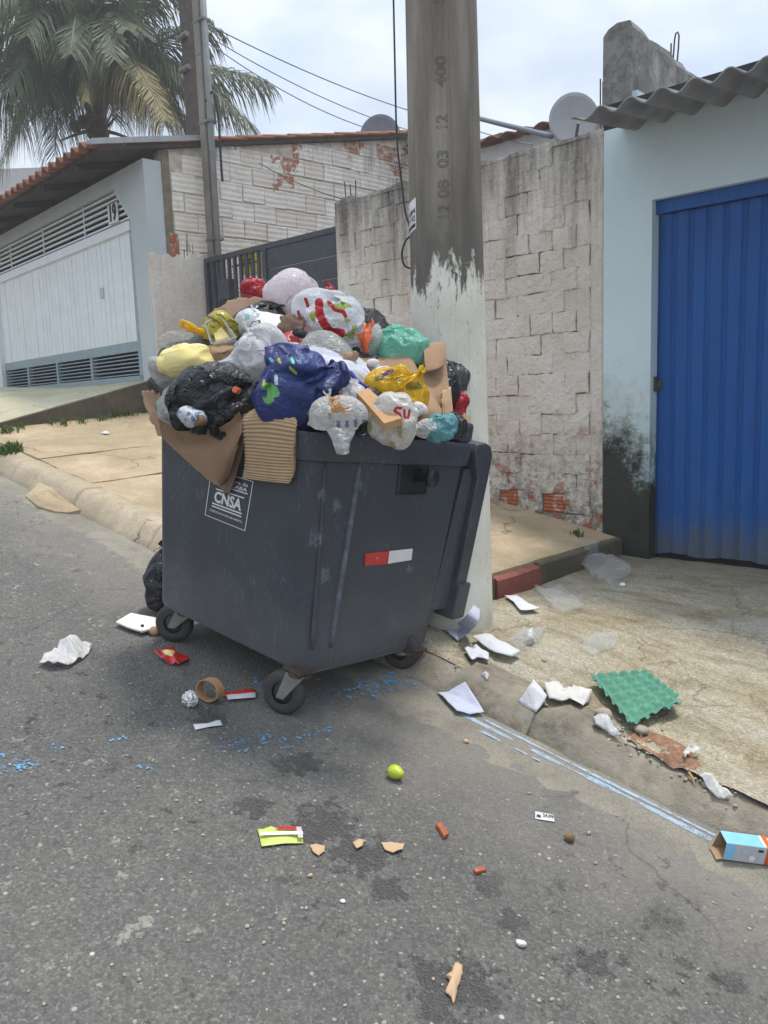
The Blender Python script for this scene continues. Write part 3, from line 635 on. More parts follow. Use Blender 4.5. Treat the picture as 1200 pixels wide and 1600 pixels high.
# blue lines: marking paint on kerb foot, spray specks on the asphalt
L = []
def ribbon(x0, x1, y, w, seed, lift):
    n = int((x1-x0)/.012); out = []
    a = np.array([[x0+(x1-x0)*i/n, y*13, 0] for i in range(n+1)]); w1 = w*(.75+.5*vn(a*9, seed)); c = y+.004*vn(a*4, seed+1)
    vis = vn(a*6, seed+5) > -.85
    for i in range(n):
        if not vis[i]: continue
        xa, xb = a[i, 0], a[i+1, 0]; q = []
        for xx, ww, cc in ((xa, w1[i], c[i]), (xb, w1[i+1], c[i+1])):
            q += [(xx, cc-ww/2, road_z(xx, cc)+lift), (xx, cc+ww/2, road_z(xx, cc)+lift)]
        out.append((np.array(q), [(0, 2, 3, 1)]))
    return out
L += ribbon(-1.86, -.93, KY-.026, .020, 1, .0140)+ribbon(-1.95, -.93, KY-.062, .024, 2, .0135)
L += ribbon(-1.9, -1.55, KY-.11, .014, 4, .0115)
PL = join(L); kind(part('painted_line', PL[0], PL[1], A['linepaint'], origin=(0, 0, 0)), 'structure')
def blob(c, r, seed, lift):
    n = 9; ph = rng.random()*6; P = []
    for k in range(n):
        a = ph+k*2*math.pi/n; rr = r*rng.uniform(.55, 1.2); x = c[0]+rr*math.cos(a); y = c[1]+rr*math.sin(a)*.8; P.append((x, y, road_z(x, y)+lift))
    return np.array(P), [tuple(range(n))]
sp = []
BLS = .95
def spray(p0, p1, n, w, r0, r1):
    for _ in range(int(n*.85)):
        t = rng.random(); x = p0[0]+(p1[0]-p0[0])*t; y = p0[1]+(p1[1]-p0[1])*t+rng.gauss(0, w)
        c = hit(x, y)
        if c[1] < KY-.02: sp.append(blob(c, rng.uniform(r0, r1)*BLS, 0, .0035+(.011 if c[1] > KY-.32 else 0)+rng.random()*.0012))
spray((338, 1174), (425, 1150), 70, 2.2, .003, .012); spray((370, 1175), (520, 1140), 60, 2.2, .003, .011); spray((415, 1183), (470, 1165), 8, 3, .003, .009)
spray((0, 1207), (55, 1195), 34, 4, .004, .011); spray((20, 1180), (60, 1200), 12, 3, .004, .012); spray((0, 1178), (8, 1180), 5, 2, .004, .012); spray((60, 1176), (130, 1162), 14, 3, .003, .009)
spray((172, 1157), (202, 1155), 14, 2, .004, .010); spray((206, 1200), (240, 1202), 16, 2, .003, .009); spray((265, 1131), (275, 1131), 3, 2, .003, .006)
spray((455, 1105), (620, 1070), 110, 6, .003, .013); spray((560, 1075), (660, 1062), 150, 9, .004, .016); spray((640, 1075), (715, 1090), 40, 4, .004, .012); spray((395, 1060), (412, 1085), 24, 6, .004, .012)
V, F = join(sp); kind(part('paint_speckle', V, F, A['bluepaint'], origin=(0, 0, 0)), 'structure')
# eroded red soil behind the kerb and rubble in it
def patchmesh(poly, rings, h, amp, seed, sc=8, lift=.004):
    P = [hit(*p) for p in poly]; Q = []
    for i in range(len(P)):
        for k in range(4): Q.append(P[i]+(P[(i+1) % len(P)]-P[i])*k/4)
    Q = np.array(Q); c = Q.mean(0); n = len(Q); Q[:, :2] += .02*np.stack([vn(Q*9, seed), vn(Q*9, seed+1)], 1); V = [c]
    for r in range(1, rings+1):
        for q in Q: V.append(c+(q-c)*r/rings)
    V = np.array(V); e = np.concatenate([[1.0]]+[np.full(n, 1-r/rings) for r in range(1, rings+1)])
    gz = np.array([ground_z(a, b) for a, b in V[:, :2]]); V[:, 2] = gz+lift+h*np.minimum(1, e*3)+amp*fbm(V*sc, seed)*np.minimum(1, e*4)
    F = [(0, 1+i, 1+(i+1) % n) for i in range(n)]+[(1+(r-1)*n+i, 1+r*n+i, 1+r*n+(i+1) % n, 1+(r-1)*n+(i+1) % n) for r in range(1, rings) for i in range(n)]
    return V, F
V, F = patchmesh([(985, 1150), (1010, 1140), (1040, 1152), (1080, 1172), (1112, 1190), (1100, 1205), (1060, 1200), (1030, 1185), (1000, 1168)], 12, .0, .016, 3, 22, .003)
kind(part('red_soil', V, F, A['soil'], smooth=True), 'structure')
def pebble(c, r, seed, mat, name='rubble_stone'):
    bm = bmesh.new(); bmesh.ops.create_icosphere(bm, subdivisions=2, radius=1); P = np.array([v.co[:] for v in bm.verts]); Fq = [tuple(v.index for v in f.verts) for f in bm.faces]; bm.free()
    P = P*(1+.28*vn(P*1.3+seed*3.1, seed)[:, None])*np.array([1, .8, .6])*r; a = seed*1.7; P = np.stack([P[:, 0]*math.cos(a)-P[:, 1]*math.sin(a), P[:, 0]*math.sin(a)+P[:, 1]*math.cos(a), P[:, 2]], 1)
    return P+np.array([c[0], c[1], c[2]-P[:, 2].min()-.15*r]), Fq
L = []
for k in range(110):
    t = rng.random(); px = 930+(1150-930)*t+rng.gauss(0, 14); py = 1125+(1240-1125)*t+rng.gauss(0, 16); c = hit(px, py)
    if c[1] > KT-.05: L.append(pebble(c, rng.uniform(.003, .009), k, None))
for k in range(60):
    px = rng.uniform(700, 1150); py = 1040+(px-700)*.42+rng.gauss(0, 18); c = hit(px, py); L.append(pebble(c, rng.uniform(.003, .008), k+300, None))
V, F = join(L); kind(part('gravel', V, F, A['stone'], smooth=False, origin=(0, 0, 0)), 'stuff')['label'] = 'small grey gravel scattered behind the broken kerb'
L = []
for k in range(150):
    c = hit(rng.uniform(0, 1200), rng.uniform(1080, 1590))
    if c[1] < KY-.3: L.append(pebble(c, rng.choice([.0025, .003, .004, .006])*rng.uniform(.8, 1.2), k+600, None))
V, F = join(L); kind(part('road_grit', V, F, A['stone'], origin=(0, 0, 0)), 'stuff')['label'] = 'loose pale grit scattered over the asphalt'
for i, (px, py, r, lb) in enumerate([(944, 1122, .040, 'rounded grey rubble stone beside the green egg tray'), (938, 1136, .034, 'small grey rubble stone half under the crumpled white bag'), (1003, 1146, .03, 'grey rubble stone under the low corner of the egg tray')]):
    V, F = pebble(hit(px, py), r, 70+i, None); tag(part('rubble_stone', V, F, A['stone'], smooth=True), lb, 'stone', 'rubble stones by the kerb')
# grass and weeds
def tuft(pts, n, hmin, hmax, seed, spread):
    r = random.Random(seed); L = []
    for _ in range(n):
        p = pts[r.randrange(len(pts))]; c = hit(p[0]+r.gauss(0, spread), p[1]+r.gauss(0, spread*.35)); h = r.uniform(hmin, hmax); a = r.random()*6.28; w = h*.09+.003; d = np.array([math.cos(a), math.sin(a), 0]); s = np.array([-d[1], d[0], 0]); le = r.uniform(.2, .8)*h
        m = c+d*le*.35+np.array([0, 0, h*.65]); e = c+d*le+np.array([0, 0, h])
        L.append((np.array([c-s*w, c+s*w, m+s*w*.8, m-s*w*.8, e]), [(0, 1, 2, 3), (3, 2, 4)]))
    return join(L)
V, F = tuft([(2, 712), (8, 708), (16, 706), (24, 704)], 380, .03, .08, 1, 6); kind(part('grass_patch', V, F, A['grass'], origin=(0, 0, 0)), 'stuff')['label'] = 'patch of green grass by the kerb up the street'
V, F = tuft([(8, 676), (20, 672), (32, 668), (80, 662), (100, 664), (130, 660), (160, 655), (172, 652), (182, 650), (195, 649), (205, 648), (225, 644)], 420, .015, .06, 2, 5); kind(part('weeds', V, F, A['grass'], origin=(0, 0, 0)), 'stuff')['label'] = 'low green weeds along the foot of the ramp edge'
V, F = tuft([(786, 918), (790, 925), (783, 930), (900, 835), (905, 838)], 60, .015, .05, 3, 3); kind(part('weeds', V, F, A['grass'], origin=(0, 0, 0)), 'stuff')['label'] = 'few green weeds at the foot of the red step brick'
# ------------------------------------------------------------------ shared brick meshes
def rough_brick(name, lx, lz, dy, seed):
    # irregular plaster-smeared outline, three points per edge
    r = random.Random(seed); x, z = lx/2, lz/2; c = [(-x, -z), (x, -z), (x, z), (-x, z)]; P = []
    for i in range(4):
        a, b = c[i], c[(i+1) % 4]
        for k in range(4): P.append((a[0]+(b[0]-a[0])*k/4+r.uniform(-.006, .006), a[1]+(b[1]-a[1])*k/4+r.uniform(-.006, .006)))
    n = len(P); V = [(p[0], 0, p[1]) for p in P]+[(p[0], -dy*.75+r.uniform(-.003, .003), p[1]) for p in P]+[(p[0]*.95, -dy+r.uniform(-.003, .003), p[1]*.93) for p in P]+[(0, -dy-.002, 0)]
    F = [(j*n+i, j*n+(i+1) % n, (j+1)*n+(i+1) % n, (j+1)*n+i) for j in range(2) for i in range(n)]+[(2*n+i, 2*n+(i+1) % n, 3*n) for i in range(n)]
    return mesh(name, V, F, False)
def ribbed_brick(name, lx, lz, dy):
    V = []; n = 11
    for k in range(n):
        zz = -lz/2+lz*k/(n-1); d = -dy-(.006 if k % 2 else 0)
        V += [(-lx/2, d, zz), (lx/2, d, zz)]
    V += [(-lx/2, 0, -lz/2), (lx/2, 0, -lz/2), (-lx/2, 0, lz/2), (lx/2, 0, lz/2)]; m = 2*n
    F = [(2*k, 2*k+1, 2*k+3, 2*k+2) for k in range(n-1)]+[(m, m+1, 1, 0), (2*n-2, 2*n-1, m+3, m+2)]+[tuple([m]+[2*k for k in range(n)]+[m+2]), tuple([m+3]+[2*k+1 for k in range(n-1, -1, -1)]+[m+1])]
    return mesh(name, V, F)
def brick_mesh(name, lx, lz, dy, seed, ch=.006, jit=.004):
    r = random.Random(seed); x, z = lx/2, lz/2; j = lambda: r.uniform(-jit, jit)
    outer = [(-x+j(), -dy+ch, -z+j()), (x+j(), -dy+ch, -z+j()), (x+j(), -dy+ch, z+j()), (-x+j(), -dy+ch, z+j())]
    inner = [(p[0]*(1-2*ch/lx)*1, -dy+j()*.7, p[2]*(1-2*ch/lz)) for p in outer]
    back = [(p[0], .0, p[2]) for p in outer]
    V = outer+inner+back; F = [(4, 5, 6, 7)]+[(i, (i+1) % 4, 4+(i+1) % 4, 4+i) for i in range(4)]+[(8+i, 8+(i+1) % 4, (i+1) % 4, i) for i in range(4)]
    return mesh(name, V, F)
def put_brick(me, parent, loc, rotz, m):
    o = bpy.data.objects.new('brick', me); COL.objects.link(o); o.parent = parent; o.location = Vector(loc)-Vector(LOC[parent.name]); o.rotation_euler = (0, 0, rotz); return o

# ------------------------------------------------------------------ rough white wall (plastered brick), X -5.42 .. -2.81
WX0, WX1, WZ1 = -5.42, -2.80, 3.365
wall = thing('plaster_wall', 'tall rough cream plastered brick wall behind the concrete utility pole', 'wall', (-4.1, YW+.08, .5))
zb = lambda x: ground_z(x, YW-.001)-.08
V, F = hexa([(WX0, YW+.004, zb(WX0)), (WX1, YW+.004, zb(WX1)), (WX1, YW+.14, zb(WX1)), (WX0, YW+.14, zb(WX0))], [(WX0, YW+.004, WZ1-.012), (WX1, YW+.004, WZ1-.012), (WX1, YW+.14, WZ1-.012), (WX0, YW+.14, WZ1-.012)])
part('mortar_core', V, F, m_plain('dark_joint', (.27, .23, .19), .95, .35, bsc=40, bst=.9), wall)  # dark backing colour seen between the bricks
BM = []
for s in range(6):
    me = rough_brick('plastered_brick', .2, .148, .016, s); me.materials.append(A['rough']); BM.append(me)
RM = []
for s in range(2):
    me = ribbed_brick('bare_brick', .19+.05*s, .135, .004); me.materials.append(A['rawbrick']); RM.append(me)
BARE = [on_y(872, 795, YW), on_y(790, 768, YW)]
r = random.Random(11); row = 0; z = WZ1-.075
while z > .35:
    x = WX0+.10+(.1 if row % 2 else 0)+.0
    if row % 2: pass
    while x < WX1-.20:
        if z+.07 > zb(x)+.1:
            lx = r.random()
            bare = any(abs(x-q[0]) < .11 and abs(z-q[2]) < .085 for q in BARE)
            o = put_brick(r.choice(RM if bare else BM), wall, (x+r.uniform(-.006, .006), YW+r.uniform(-.003, .003), z+r.uniform(-.005, .005)), r.uniform(-.006, .006), None)
            o.scale = (r.uniform(.93, .985) if r.random() < .42 else r.uniform(1.0, 1.07), r.uniform(.5, 1.6), r.uniform(.94, .99) if r.random() < .22 else r.uniform(1.0, 1.08)); o.rotation_euler[1] = r.uniform(-.025, .025)
        x += .2
    if row % 2 == 0:   # closing half bricks
        for xe in (WX0+.045,) if row % 2 else (): pass
    for xe, wv_ in (((x-.1+(WX1-.10))/2, (WX1-.10)-(x-.1)), ((WX0+.05, .105) if row % 2 else (WX0, 0))):
        if wv_ > .03 and z+.07 > zb(xe)+.1:
            o = put_brick(r.choice(BM), wall, (xe, YW, z), 0, None); o.scale = (wv_/.2*1.02, r.uniform(.6, 1.2), 1.02)
    z -= .148; row += 1
# smooth pilaster strip at the blue house and rough coping
V, F = grid(4, 60, lambda u, v: (WX1-.105+u*.105, YW-.022, zb(WX1)+v*(WZ1-zb(WX1)))); V[:, 1] += .008*fbm(V*9, 3); o = part('pilaster', V, F, A['rough'], wall, smooth=True); solid(o, .03, -1)
n = 70; V = []
for i in range(n+1):
    x = WX0+(WX1-WX0)*i/n; h = WZ1+.012*math.sin(x*9)+.012*float(vn(np.array([[x*6, 0, 0]]), 2)[0]); V += [(x, YW-.018, WZ1-.03), (x, YW-.012, h), (x, YW+.15, h+.004), (x, YW+.155, WZ1-.03)]
F = [(i*4+k, (i+1)*4+k, (i+1)*4+k+1, i*4+k+1) for i in range(n) for k in range(3)]+[(0, 1, 2, 3), tuple(n*4+k for k in range(4))[::-1]]
part('coping', V, F, A['rough'], wall)
V, F = box(WX0-.045, WX0+.0, YW-.012, YW+.15, 1.0, WZ1-.005); o = part('end_post', V, F, A['rough'], wall)
def rebar(base, n, h, dx, parent, bend=False):
    for i in range(n):
        b = np.array(base)+np.array([dx[0]*i, dx[1]*i, 0]); hh = h*(1-.12*(i % 2)); V, F = tube([b, b+np.array([.002, 0, hh*.5]), b+np.array([.006*(i-1), 0, hh])], .005, 6); part('rebar', V, F, A['iron'], parent)
bx = on_y(541, 305, YW+.07); rebar((bx[0], YW+.06, WZ1-.05), 3, .23, (.045, .02), wall)
c = bx; V, F = box(c[0]-.02, c[0]+.12, YW+.02, YW+.12, WZ1-.01, WZ1+.035); part('broken_cement', V, F, A['parapet'], wall)

# ------------------------------------------------------------------ blue house
BH = thing('blue_house', 'pale blue house with a big blue metal door and corrugated roof edge', 'house', (-1.2, YW, .43))
GX0, GX1, GZ0, GZ1 = -2.478, .9, .43, 2.83
yf = YW-.03
V, F = join([box(WX1, GX0, yf, yf+.16, .25, GZ1), box(WX1, 2.2, yf, yf+.16, GZ1+.0, 3.34), box(GX1, 2.2, yf, yf+.16, .2, GZ1), box(WX1+.0, WX1+.16, yf+.16, 9, .3, 3.6)])
part('wall', V, F, A['bwall'], BH)
V, F = box(GX0+.0, GX0+.028, yf-.004, yf+.12, GZ0-.02, GZ1); part('door_jamb', V, F, A['bwall'], BH)
V, F = box(GX0+.028, GX1, yf+.05, yf+.11, GZ1-.085, GZ1); o = part('door_header', V, F, A['bgate'], BH)
pan = .112; x = GX0+.03; i = 0
pm = None
while x < GX1-.02:
    prof = [(0, .0), (.012, .0), (.022, -.012), (.090, -.012), (.100, .0), (.1105, .0)]
    z0 = GZ0+.035+.012*math.sin(i*1.9)*.3; V = []
    for zz in np.linspace(z0, GZ1-.09, 30):
        for a, b in prof: V.append((x+a, yf+.10+b, zz))
    V = np.array(V); V[:, 1] += .0045*fbm(V*[3, 3, 2.2], 61)+.002*fbm(V*8, 62); V[:6, 2] += .01*fbm(V[:6]*9, 5)
    F = [(j*6+k, j*6+k+1, (j+1)*6+k+1, (j+1)*6+k) for j in range(29) for k in range(5)]
    o = part('door_panel', V, F, A['bgate'], BH); solid(o, .003, 1); x += pan; i += 1
V, F = box(GX0+.02, GX1, yf+.13, yf+.15, GZ0-.1, GZ1); part('door_backing', V, F, A['dark'], BH)
lp = on_y(1027, 600, yf+.09); V, F = join([box(lp[0]-.012, lp[0]+.012, yf+.045, yf+.075, lp[2]-.05, lp[2]+.05), box(lp[0]+.012, lp[0]+.04, yf+.06, yf+.07, lp[2]-.03, lp[2]+.02)]); part('door_latch', V, F, A['rust'], BH)
# fibre-cement roof
def roofpt(u, v):
    x = -2.66+u*4.9; y = 4.6+v*4.2; ph = (x+2.47)/.187*2*math.pi
    return (x, y, 3.235+.026*math.cos(ph)+(.0 if x > -2.57 else -.02*(-2.57-x)/.09)+v*4.2*.12)
V, F = grid(400, 8, roofpt); o = part('corrugated_roof', V, F, A['fibro'], BH, smooth=True); solid(o, .009, 1)
for bx_ in (-2.35, -1.2, 0.1, 1.4):
    V, F = box(bx_, bx_+.05, 4.75, 5.27, 3.12, 3.19); 
V, F = box(WX1+.0, 2.2, yf-.0, yf+.16, 3.343, 3.50); part('wall_top', V, F, A['dark'], BH)
# party wall stub above the roof, with rebar
p0 = on_y(945, 66, 5.42); w = .20
V = []; ny = 14
for j in range(ny+1):
    y = 5.42+j/ny*1.5
    for (dx, zz) in ((0, 3.2), (0, 4.0), (.03, 4.045), (w*.5, 4.06), (w-.02, 4.05), (w, 4.0), (w, 3.2)):
        V.append((-2.885+dx, y, zz if zz == 3.2 else zz-.10*j/ny))
V = np.array(V); V += np.where(V[:, 2:3] > 3.5, .022, .01)*np.stack([fbm(V*6, 1), .3*fbm(V*6, 2), fbm(V*5, 3)], 1)
F = [(j*7+k, (j+1)*7+k, (j+1)*7+k+1, j*7+k+1) for j in range(ny) for k in range(6)]+[tuple(range(7)), tuple(ny*7+k for k in range(7))[::-1]]
part('party_wall', V, F, A['parapet'], BH, smooth=False)
for q, hh in (((938, 168), .19), ((942, 168), .17)):
    b = on_y(q[0], q[1], 5.5); V, F = tube([b-np.array([0, 0, .15]), b+np.array([0, 0, hh])], .005, 6); part('rebar', V, F, A['iron'], BH)
b = on_y(1048, 112, 6.3); V, F = tube([b-np.array([0, 0, .1]), b+np.array([0, 0, .2])], .006, 6); part('rebar', V, F, A['iron'], BH)
lo = [on_y(*q, 6.3) for q in ((1050, 120), (1052, 90), (1054, 62), (1056, 52), (1059, 50), (1061, 56), (1060, 75), (1056, 120))]
V, F = tube(lo, .006, 6); part('rebar_loop', V, F, A['iron'], BH)

# ------------------------------------------------------------------ left house
LH = thing('left_house', 'grey house with tiled roof and whitewashed brick side wall', 'house', hp(0, 0, 1.88))
def hbox(a0, a1, b0, b1, z0, z1):
    P = [hp(a1, b0, z0), hp(a0, b0, z0), hp(a0, b1, z0), hp(a1, b1, z0)]; Q = [p+np.array([0, 0, z1-z0]) for p in P]; return hexa(P, Q)
def hprism(poly, b0, b1): return prism([hp(a, b0, z) for a, z in poly], np.array([*(E2*(b1-b0)), 0]))
# facade with the gate opening (its upper corner is cut off at a slant)
GL = 5.05
def zt(a): return 4.14+.0*a
FW = join([hprism([(0, 1.5), (0, 4.14), (.74, 4.14), (.74, 3.985), (.39, 3.60), (.345, 1.86), (.345, 1.5)], 0, .2), hprism([(.74, 3.985), (.74, 4.14), (9, 4.14), (9, 3.985)], 0, .2), hprism([(GL+1.2, 1.5), (GL+1.2, 3.985), (9, 3.985), (9, 1.5)], 0, .2)])
part('facade_wall', FW[0], FW[1], A['facade'], LH)
V, F = hbox(.345, 9, .45, .5, 1.7, 3.99); part('dark_interior', V, F, A['dark'], LH)
# garage gate
GG = thing('garage_gate', 'white plank garage gate with louvred foot and barred top, number 19', 'gate', hp(2.5, -.02, 1.89))
def gp(name, a0, a1, b0, b1, z0, z1, mat): V, F = hbox(a0, a1, b0, b1, z0, z1); return part(name, V, F, mat, GG)
gp('frame_side', .36, .50, .0+.03, .10, 1.90, 3.56, A['ggrey']); gp('frame_rail', .42, GL+1, .0, .09, 3.50, 3.60, A['gwhite']); gp('frame_rail', .50, GL, .03, .10, 2.22, 2.33, A['ggrey']); gp('frame_rail', .36, GL, .03, .10, 1.89, 1.95, A['ggrey'])
a = .505; i = 0; r = random.Random(4)
while a < GL-.03:
    gp('plank', a+.004, a+.124, .035+r.uniform(-.002, .002), .065, 2.30+r.uniform(0, .004), 3.50, A['gwhite']); a += .128; i += 1
for k, (a0, a1) in enumerate(((.50, 1.78), (1.84, 2.92), (2.98, 4.05), (4.15, GL))):
    gp('louvre_post', a1, a1+.06, .03, .10, 1.95, 2.22, A['ggrey'])
    for j in range(6):
        z0 = 1.965+j*.043; V, F = hprism([(a0, z0), (a0, z0+.012), (a1, z0+.012), (a1, z0)], .04, .09); part('louvre_slat', V, F, A['ggrey'], GG)
gp('gate_post', GL, GL+.16, -.03, .12, 1.87, 3.5, A['gwhite'])
a = GL+.17
while a < GL+1.1: gp('plank', a, a+.12, .05, .07, 2.0, 3.5, A['gwhite']); a += .128
for j in range(6): # lattice above
    z0 = 3.63+j*.062; ae = .39+(z0-3.6)*.91+.03; gp('lattice_bar', ae, GL+1, .03, .055, z0, z0+.020, A['gwhite'])
for a in (1.65, 3.0, 4.3): gp('lattice_upright', a, a+.02, .02, .03, 3.60, 3.97, A['gwhite'])
V, F = hprism([(.40, 3.60), (.745, 3.975), (.775, 3.965), (.43, 3.60)], .02, .07); part('lattice_end', V, F, A['gwhite'], GG)
gp('number_plate', .70, .95, .008, .018, 3.64, 3.85, A['white'])
tv = text_mesh('19', .24, .002, bold=.008); V = place(tv[0], hp(.825, .004, 3.745), np.array([-E1[0]*.85, -E1[1]*.85, 0]), (0, 0, 1), np.array([-E2[0], -E2[1], 0])); part('house_number', V, tv[1], A['darkprint'], GG)
p = hp(1.35, .03, 2.95); gp('latch_plate', 1.28, 1.36, .022, .034, 2.88, 3.0, A['ltgrey'])
# side wall: mortar core, then bricks
SB = 4.2
def sz(b): return 4.235+.205*b
V = np.array([hp(.0, b, z) for b, z in ((.20, 1.2), (SB, 1.2), (SB, sz(SB)), (.20, sz(.2)))]+[hp(.15, b, z) for b, z in ((.20, 1.2), (SB, 1.2), (SB, sz(SB)), (.20, sz(.2)))])
part('side_wall_core', V, [(3, 2, 1, 0), (4, 5, 6, 7), (0, 1, 5, 4), (1, 2, 6, 5), (2, 3, 7, 6), (3, 0, 4, 7)], A['mortar'], LH)
V, F = hbox(.0-.016, .14, .0+.203, .29, 3.2, 4.26); part('raw_mortar_edge', V, F, A['brown'], LH)
WB = []
for s in range(6):
    me = brick_mesh('whitewashed_brick', .288, .190, .016, 50+s, .007, .006); me.materials.append(A['wbrick']); WB.append(me)
HB = [brick_mesh('half_brick', .138, .190, .016, 60+s, .007, .006) for s in range(2)]
for me in HB: me.materials.append(A['wbrick'])
r = random.Random(3); rz = DL+math.pi/2
row = 0; z = 1.75
while z < 5.1:
    b = .30+(.145 if row % 2 == 0 else 0)
    if row % 2 == 1 or True:
        if row % 2 == 0 and 3.2 < z < 4.15: put_brick(r.choice(HB), LH, hp(0, .30+.0675, z), rz, None)
    b = .30+(.145 if row % 2 == 0 else 0)+.145
    while b < SB-.1:
        if z+.06 < sz(b) and (z > 3.15 or b > .75):
            o = put_brick(r.choice(WB), LH, hp(r.uniform(-.005, .005), b+r.uniform(-.008, .008), z+r.uniform(-.006, .006)), rz+r.uniform(-.008, .008), None); o.scale = (r.uniform(.96, 1.03), r.uniform(.5, 1.1), r.uniform(.94, 1.03))
        b += .295
    z += .2; row += 1
# low stuccoed part of the side wall, broken top with rebar
V = []; n = 16
for i in range(n+1):
    b = .0+.62*i/n; zt_ = 3.18+.02*math.sin(i*1.7)+.03*(i > 11); V += [hp(-.045, b, 1.3), hp(-.045, b, zt_), hp(.05, b, zt_+.02), hp(.05, b, 1.3)]
V = np.array(V); V[:, 0] += .012*fbm(V*7, 6); F = [(i*4+k, (i+1)*4+k, (i+1)*4+k+1, i*4+k+1) for i in range(n) for k in range(3)]+[(0, 1, 2, 3), tuple(n*4+k for k in range(4))[::-1]]
part('stucco_base', V, F, A['rough2'], LH)
for i in range(4):
    b = hp(-.01, .40+i*.035, 3.12); V, F = tube([b, b+np.array([0, 0, .24])], .005, 6); part('rebar', V, F, A['iron'], LH)
V, F = hbox(-.02, .1, .24, .34, 3.18, 3.42); part('bare_brick', V, F, A['rawbrick'], LH)
# roof: deck, flashing, eave tiles, verge tiles, field of tiles
def rz_(b): return 4.165+.205*(b+.55)
EA = -.06
P = [hp(a, b, rz_(b)-d) for d in (.060, .02) for a, b in ((9, -.50), (EA, -.50), (EA, 5.2), (9, 5.2))]
part('roof_deck', P, BOXF, A['wood'], LH)
for k in range(9):
    V, F = hexa([hp(a, b, rz_(b)-.13) for a, b in ((.55+k, -.48), (.49+k, -.48), (.49+k, .0), (.55+k, .0))], [hp(a, b, rz_(b)-.062) for a, b in ((.55+k, -.48), (.49+k, -.48), (.49+k, .0), (.55+k, .0))]); part('rafter', V, F, A['wood'], LH)
def tile_mesh():
    V = []; n = 8; L = .42
    for j in (0, 1):
        for i in range(n+1):
            t = i/n; V.append((-.105+.21*t, j*L, (.05*math.sin(math.pi*min(1, t/.6)) if t < .6 else -.022*math.sin(math.pi*(t-.6)/.4))+.012*(1-j)))
    m = len(V); V += [(x, y, z-.014) for x, y, z in V]
    F = [(i, i+1, n+2+i, n+1+i) for i in range(n)]+[(m+i, m+n+1+i, m+n+2+i, m+i+1) for i in range(n)]+[(i, m+i, m+i+1, i+1) for i in range(n)]+[(0, n+1, m+n+1, m), (n, m+n, m+2*n+1, 2*n+1)]
    me = mesh('clay_tile', V, F, True); me.materials.append(A['tile']); return me
TM = tile_mesh(); tilt = math.atan(.205); M3 = Matrix(((-E1[0], E2[0], 0), (-E1[1], E2[1], 0), (0, 0, 1))).to_4x4() @ Matrix.Rotation(tilt, 4, 'X')
def put_tile(a, b, dz=0, name='roof_tile'):
    o = bpy.data.objects.new(name, TM); COL.objects.link(o); o.parent = LH; o.matrix_local = Matrix.Translation(Vector(hp(a, b, rz_(b)+dz))-Vector(LOC[LH.name])) @ M3 @ Matrix.Rotation(r.uniform(-.02, .02), 4, 'Z'); return o
for row in range(2):
    for k in range(36): put_tile(.06+k*.205, -.60+row*.36, .0+row*.004)
for j in range(13): put_tile(.03, .12+j*.36+.0, .012)
V, F = grid(36*8, 3, lambda u, v: tuple(hp(.14+u*7.3, .10+v*5.0, rz_(.10+v*5.0)+.012+.035*math.sin(u*7.3/.205*2*math.pi)))); o = part('tile_field', V, F, A['tile'], LH, smooth=True); solid(o, .015, -1)
V, F = hexa([hp(a, b, rz_(b)-.0) for a, b in ((.10, -.56), (-.08, -.56), (-.08, .75), (.10, .75))], [hp(a, b, rz_(b)+.055) for a, b in ((.10, -.56), (-.08, -.56), (-.08, .75), (.10, .75))]); part('verge_flashing', V, F, A['flash'], LH)
# far end: little corrugated canopy corner and dark rear wall
q = hp(.0, 3.9, 4.6); V, F = hexa([hp(.6, 3.75, 4.95), hp(-.7, 3.75, 4.86), hp(-.7, 4.6, 4.86), hp(.6, 4.6, 4.95)], [hp(.6, 3.75, 5.12), hp(-.7, 3.75, 4.90), hp(-.7, 4.6, 4.90), hp(.6, 4.6, 5.12)]); part('rear_canopy', V, F, A['fibro'], LH)
V, F = hbox(-1.2, -.0, 4.3, 4.42, 2.0, 4.87); part('rear_wall', V, F, A['brown'], LH)
# tiled roof edge that shows behind the rough wall
RH = thing('rear_house', 'low house with clay tile edge showing above the rough wall', 'house', on_y(790, 300, 8.5)*[1, 1, 0]+[0, 0, .6])
c0, c1 = on_y(745, 226, 8.5), on_y(835, 232, 8.5)
V, F = box(c0[0]-.3, c1[0]+1.2, 8.6, 9.4, .6, c0[2]-.03); part('wall', V, F, A['ofw'], RH)
for k in range(9):
    xx = c0[0]-.1+k*.24; V, F = grid(8, 1, lambda u, v: (xx+u*.235, 8.4+v*.6, c0[2]-.02-(xx-c0[0])*.02+.045*math.sin(math.pi*u)+v*.1)); o = part('roof_tile', V, F, A['tile'], RH, smooth=True); solid(o, .014, -1)
# pale building beyond the palm
b0 = at(0, 262, 20); b1 = at(62, 262, 20)
BB = thing('far_building', 'plain off-white building wall beyond the palm at the end of street', 'building', (b0[0], b0[1], 1.5))
d = b1-b0; d /= np.linalg.norm(d); d2 = np.array([-.4, .9, 0])
V, F = prism([b0-d*6*[1, 1, 0], b1+d*[1, 1, 0]*.9, (b1+d*.9)*[1, 1, 0]+[0, 0, 1], (b0-d*6)*[1, 1, 0]+[0, 0, 1]], d2*3); part('wall', V, F, A['ofw'], BB)

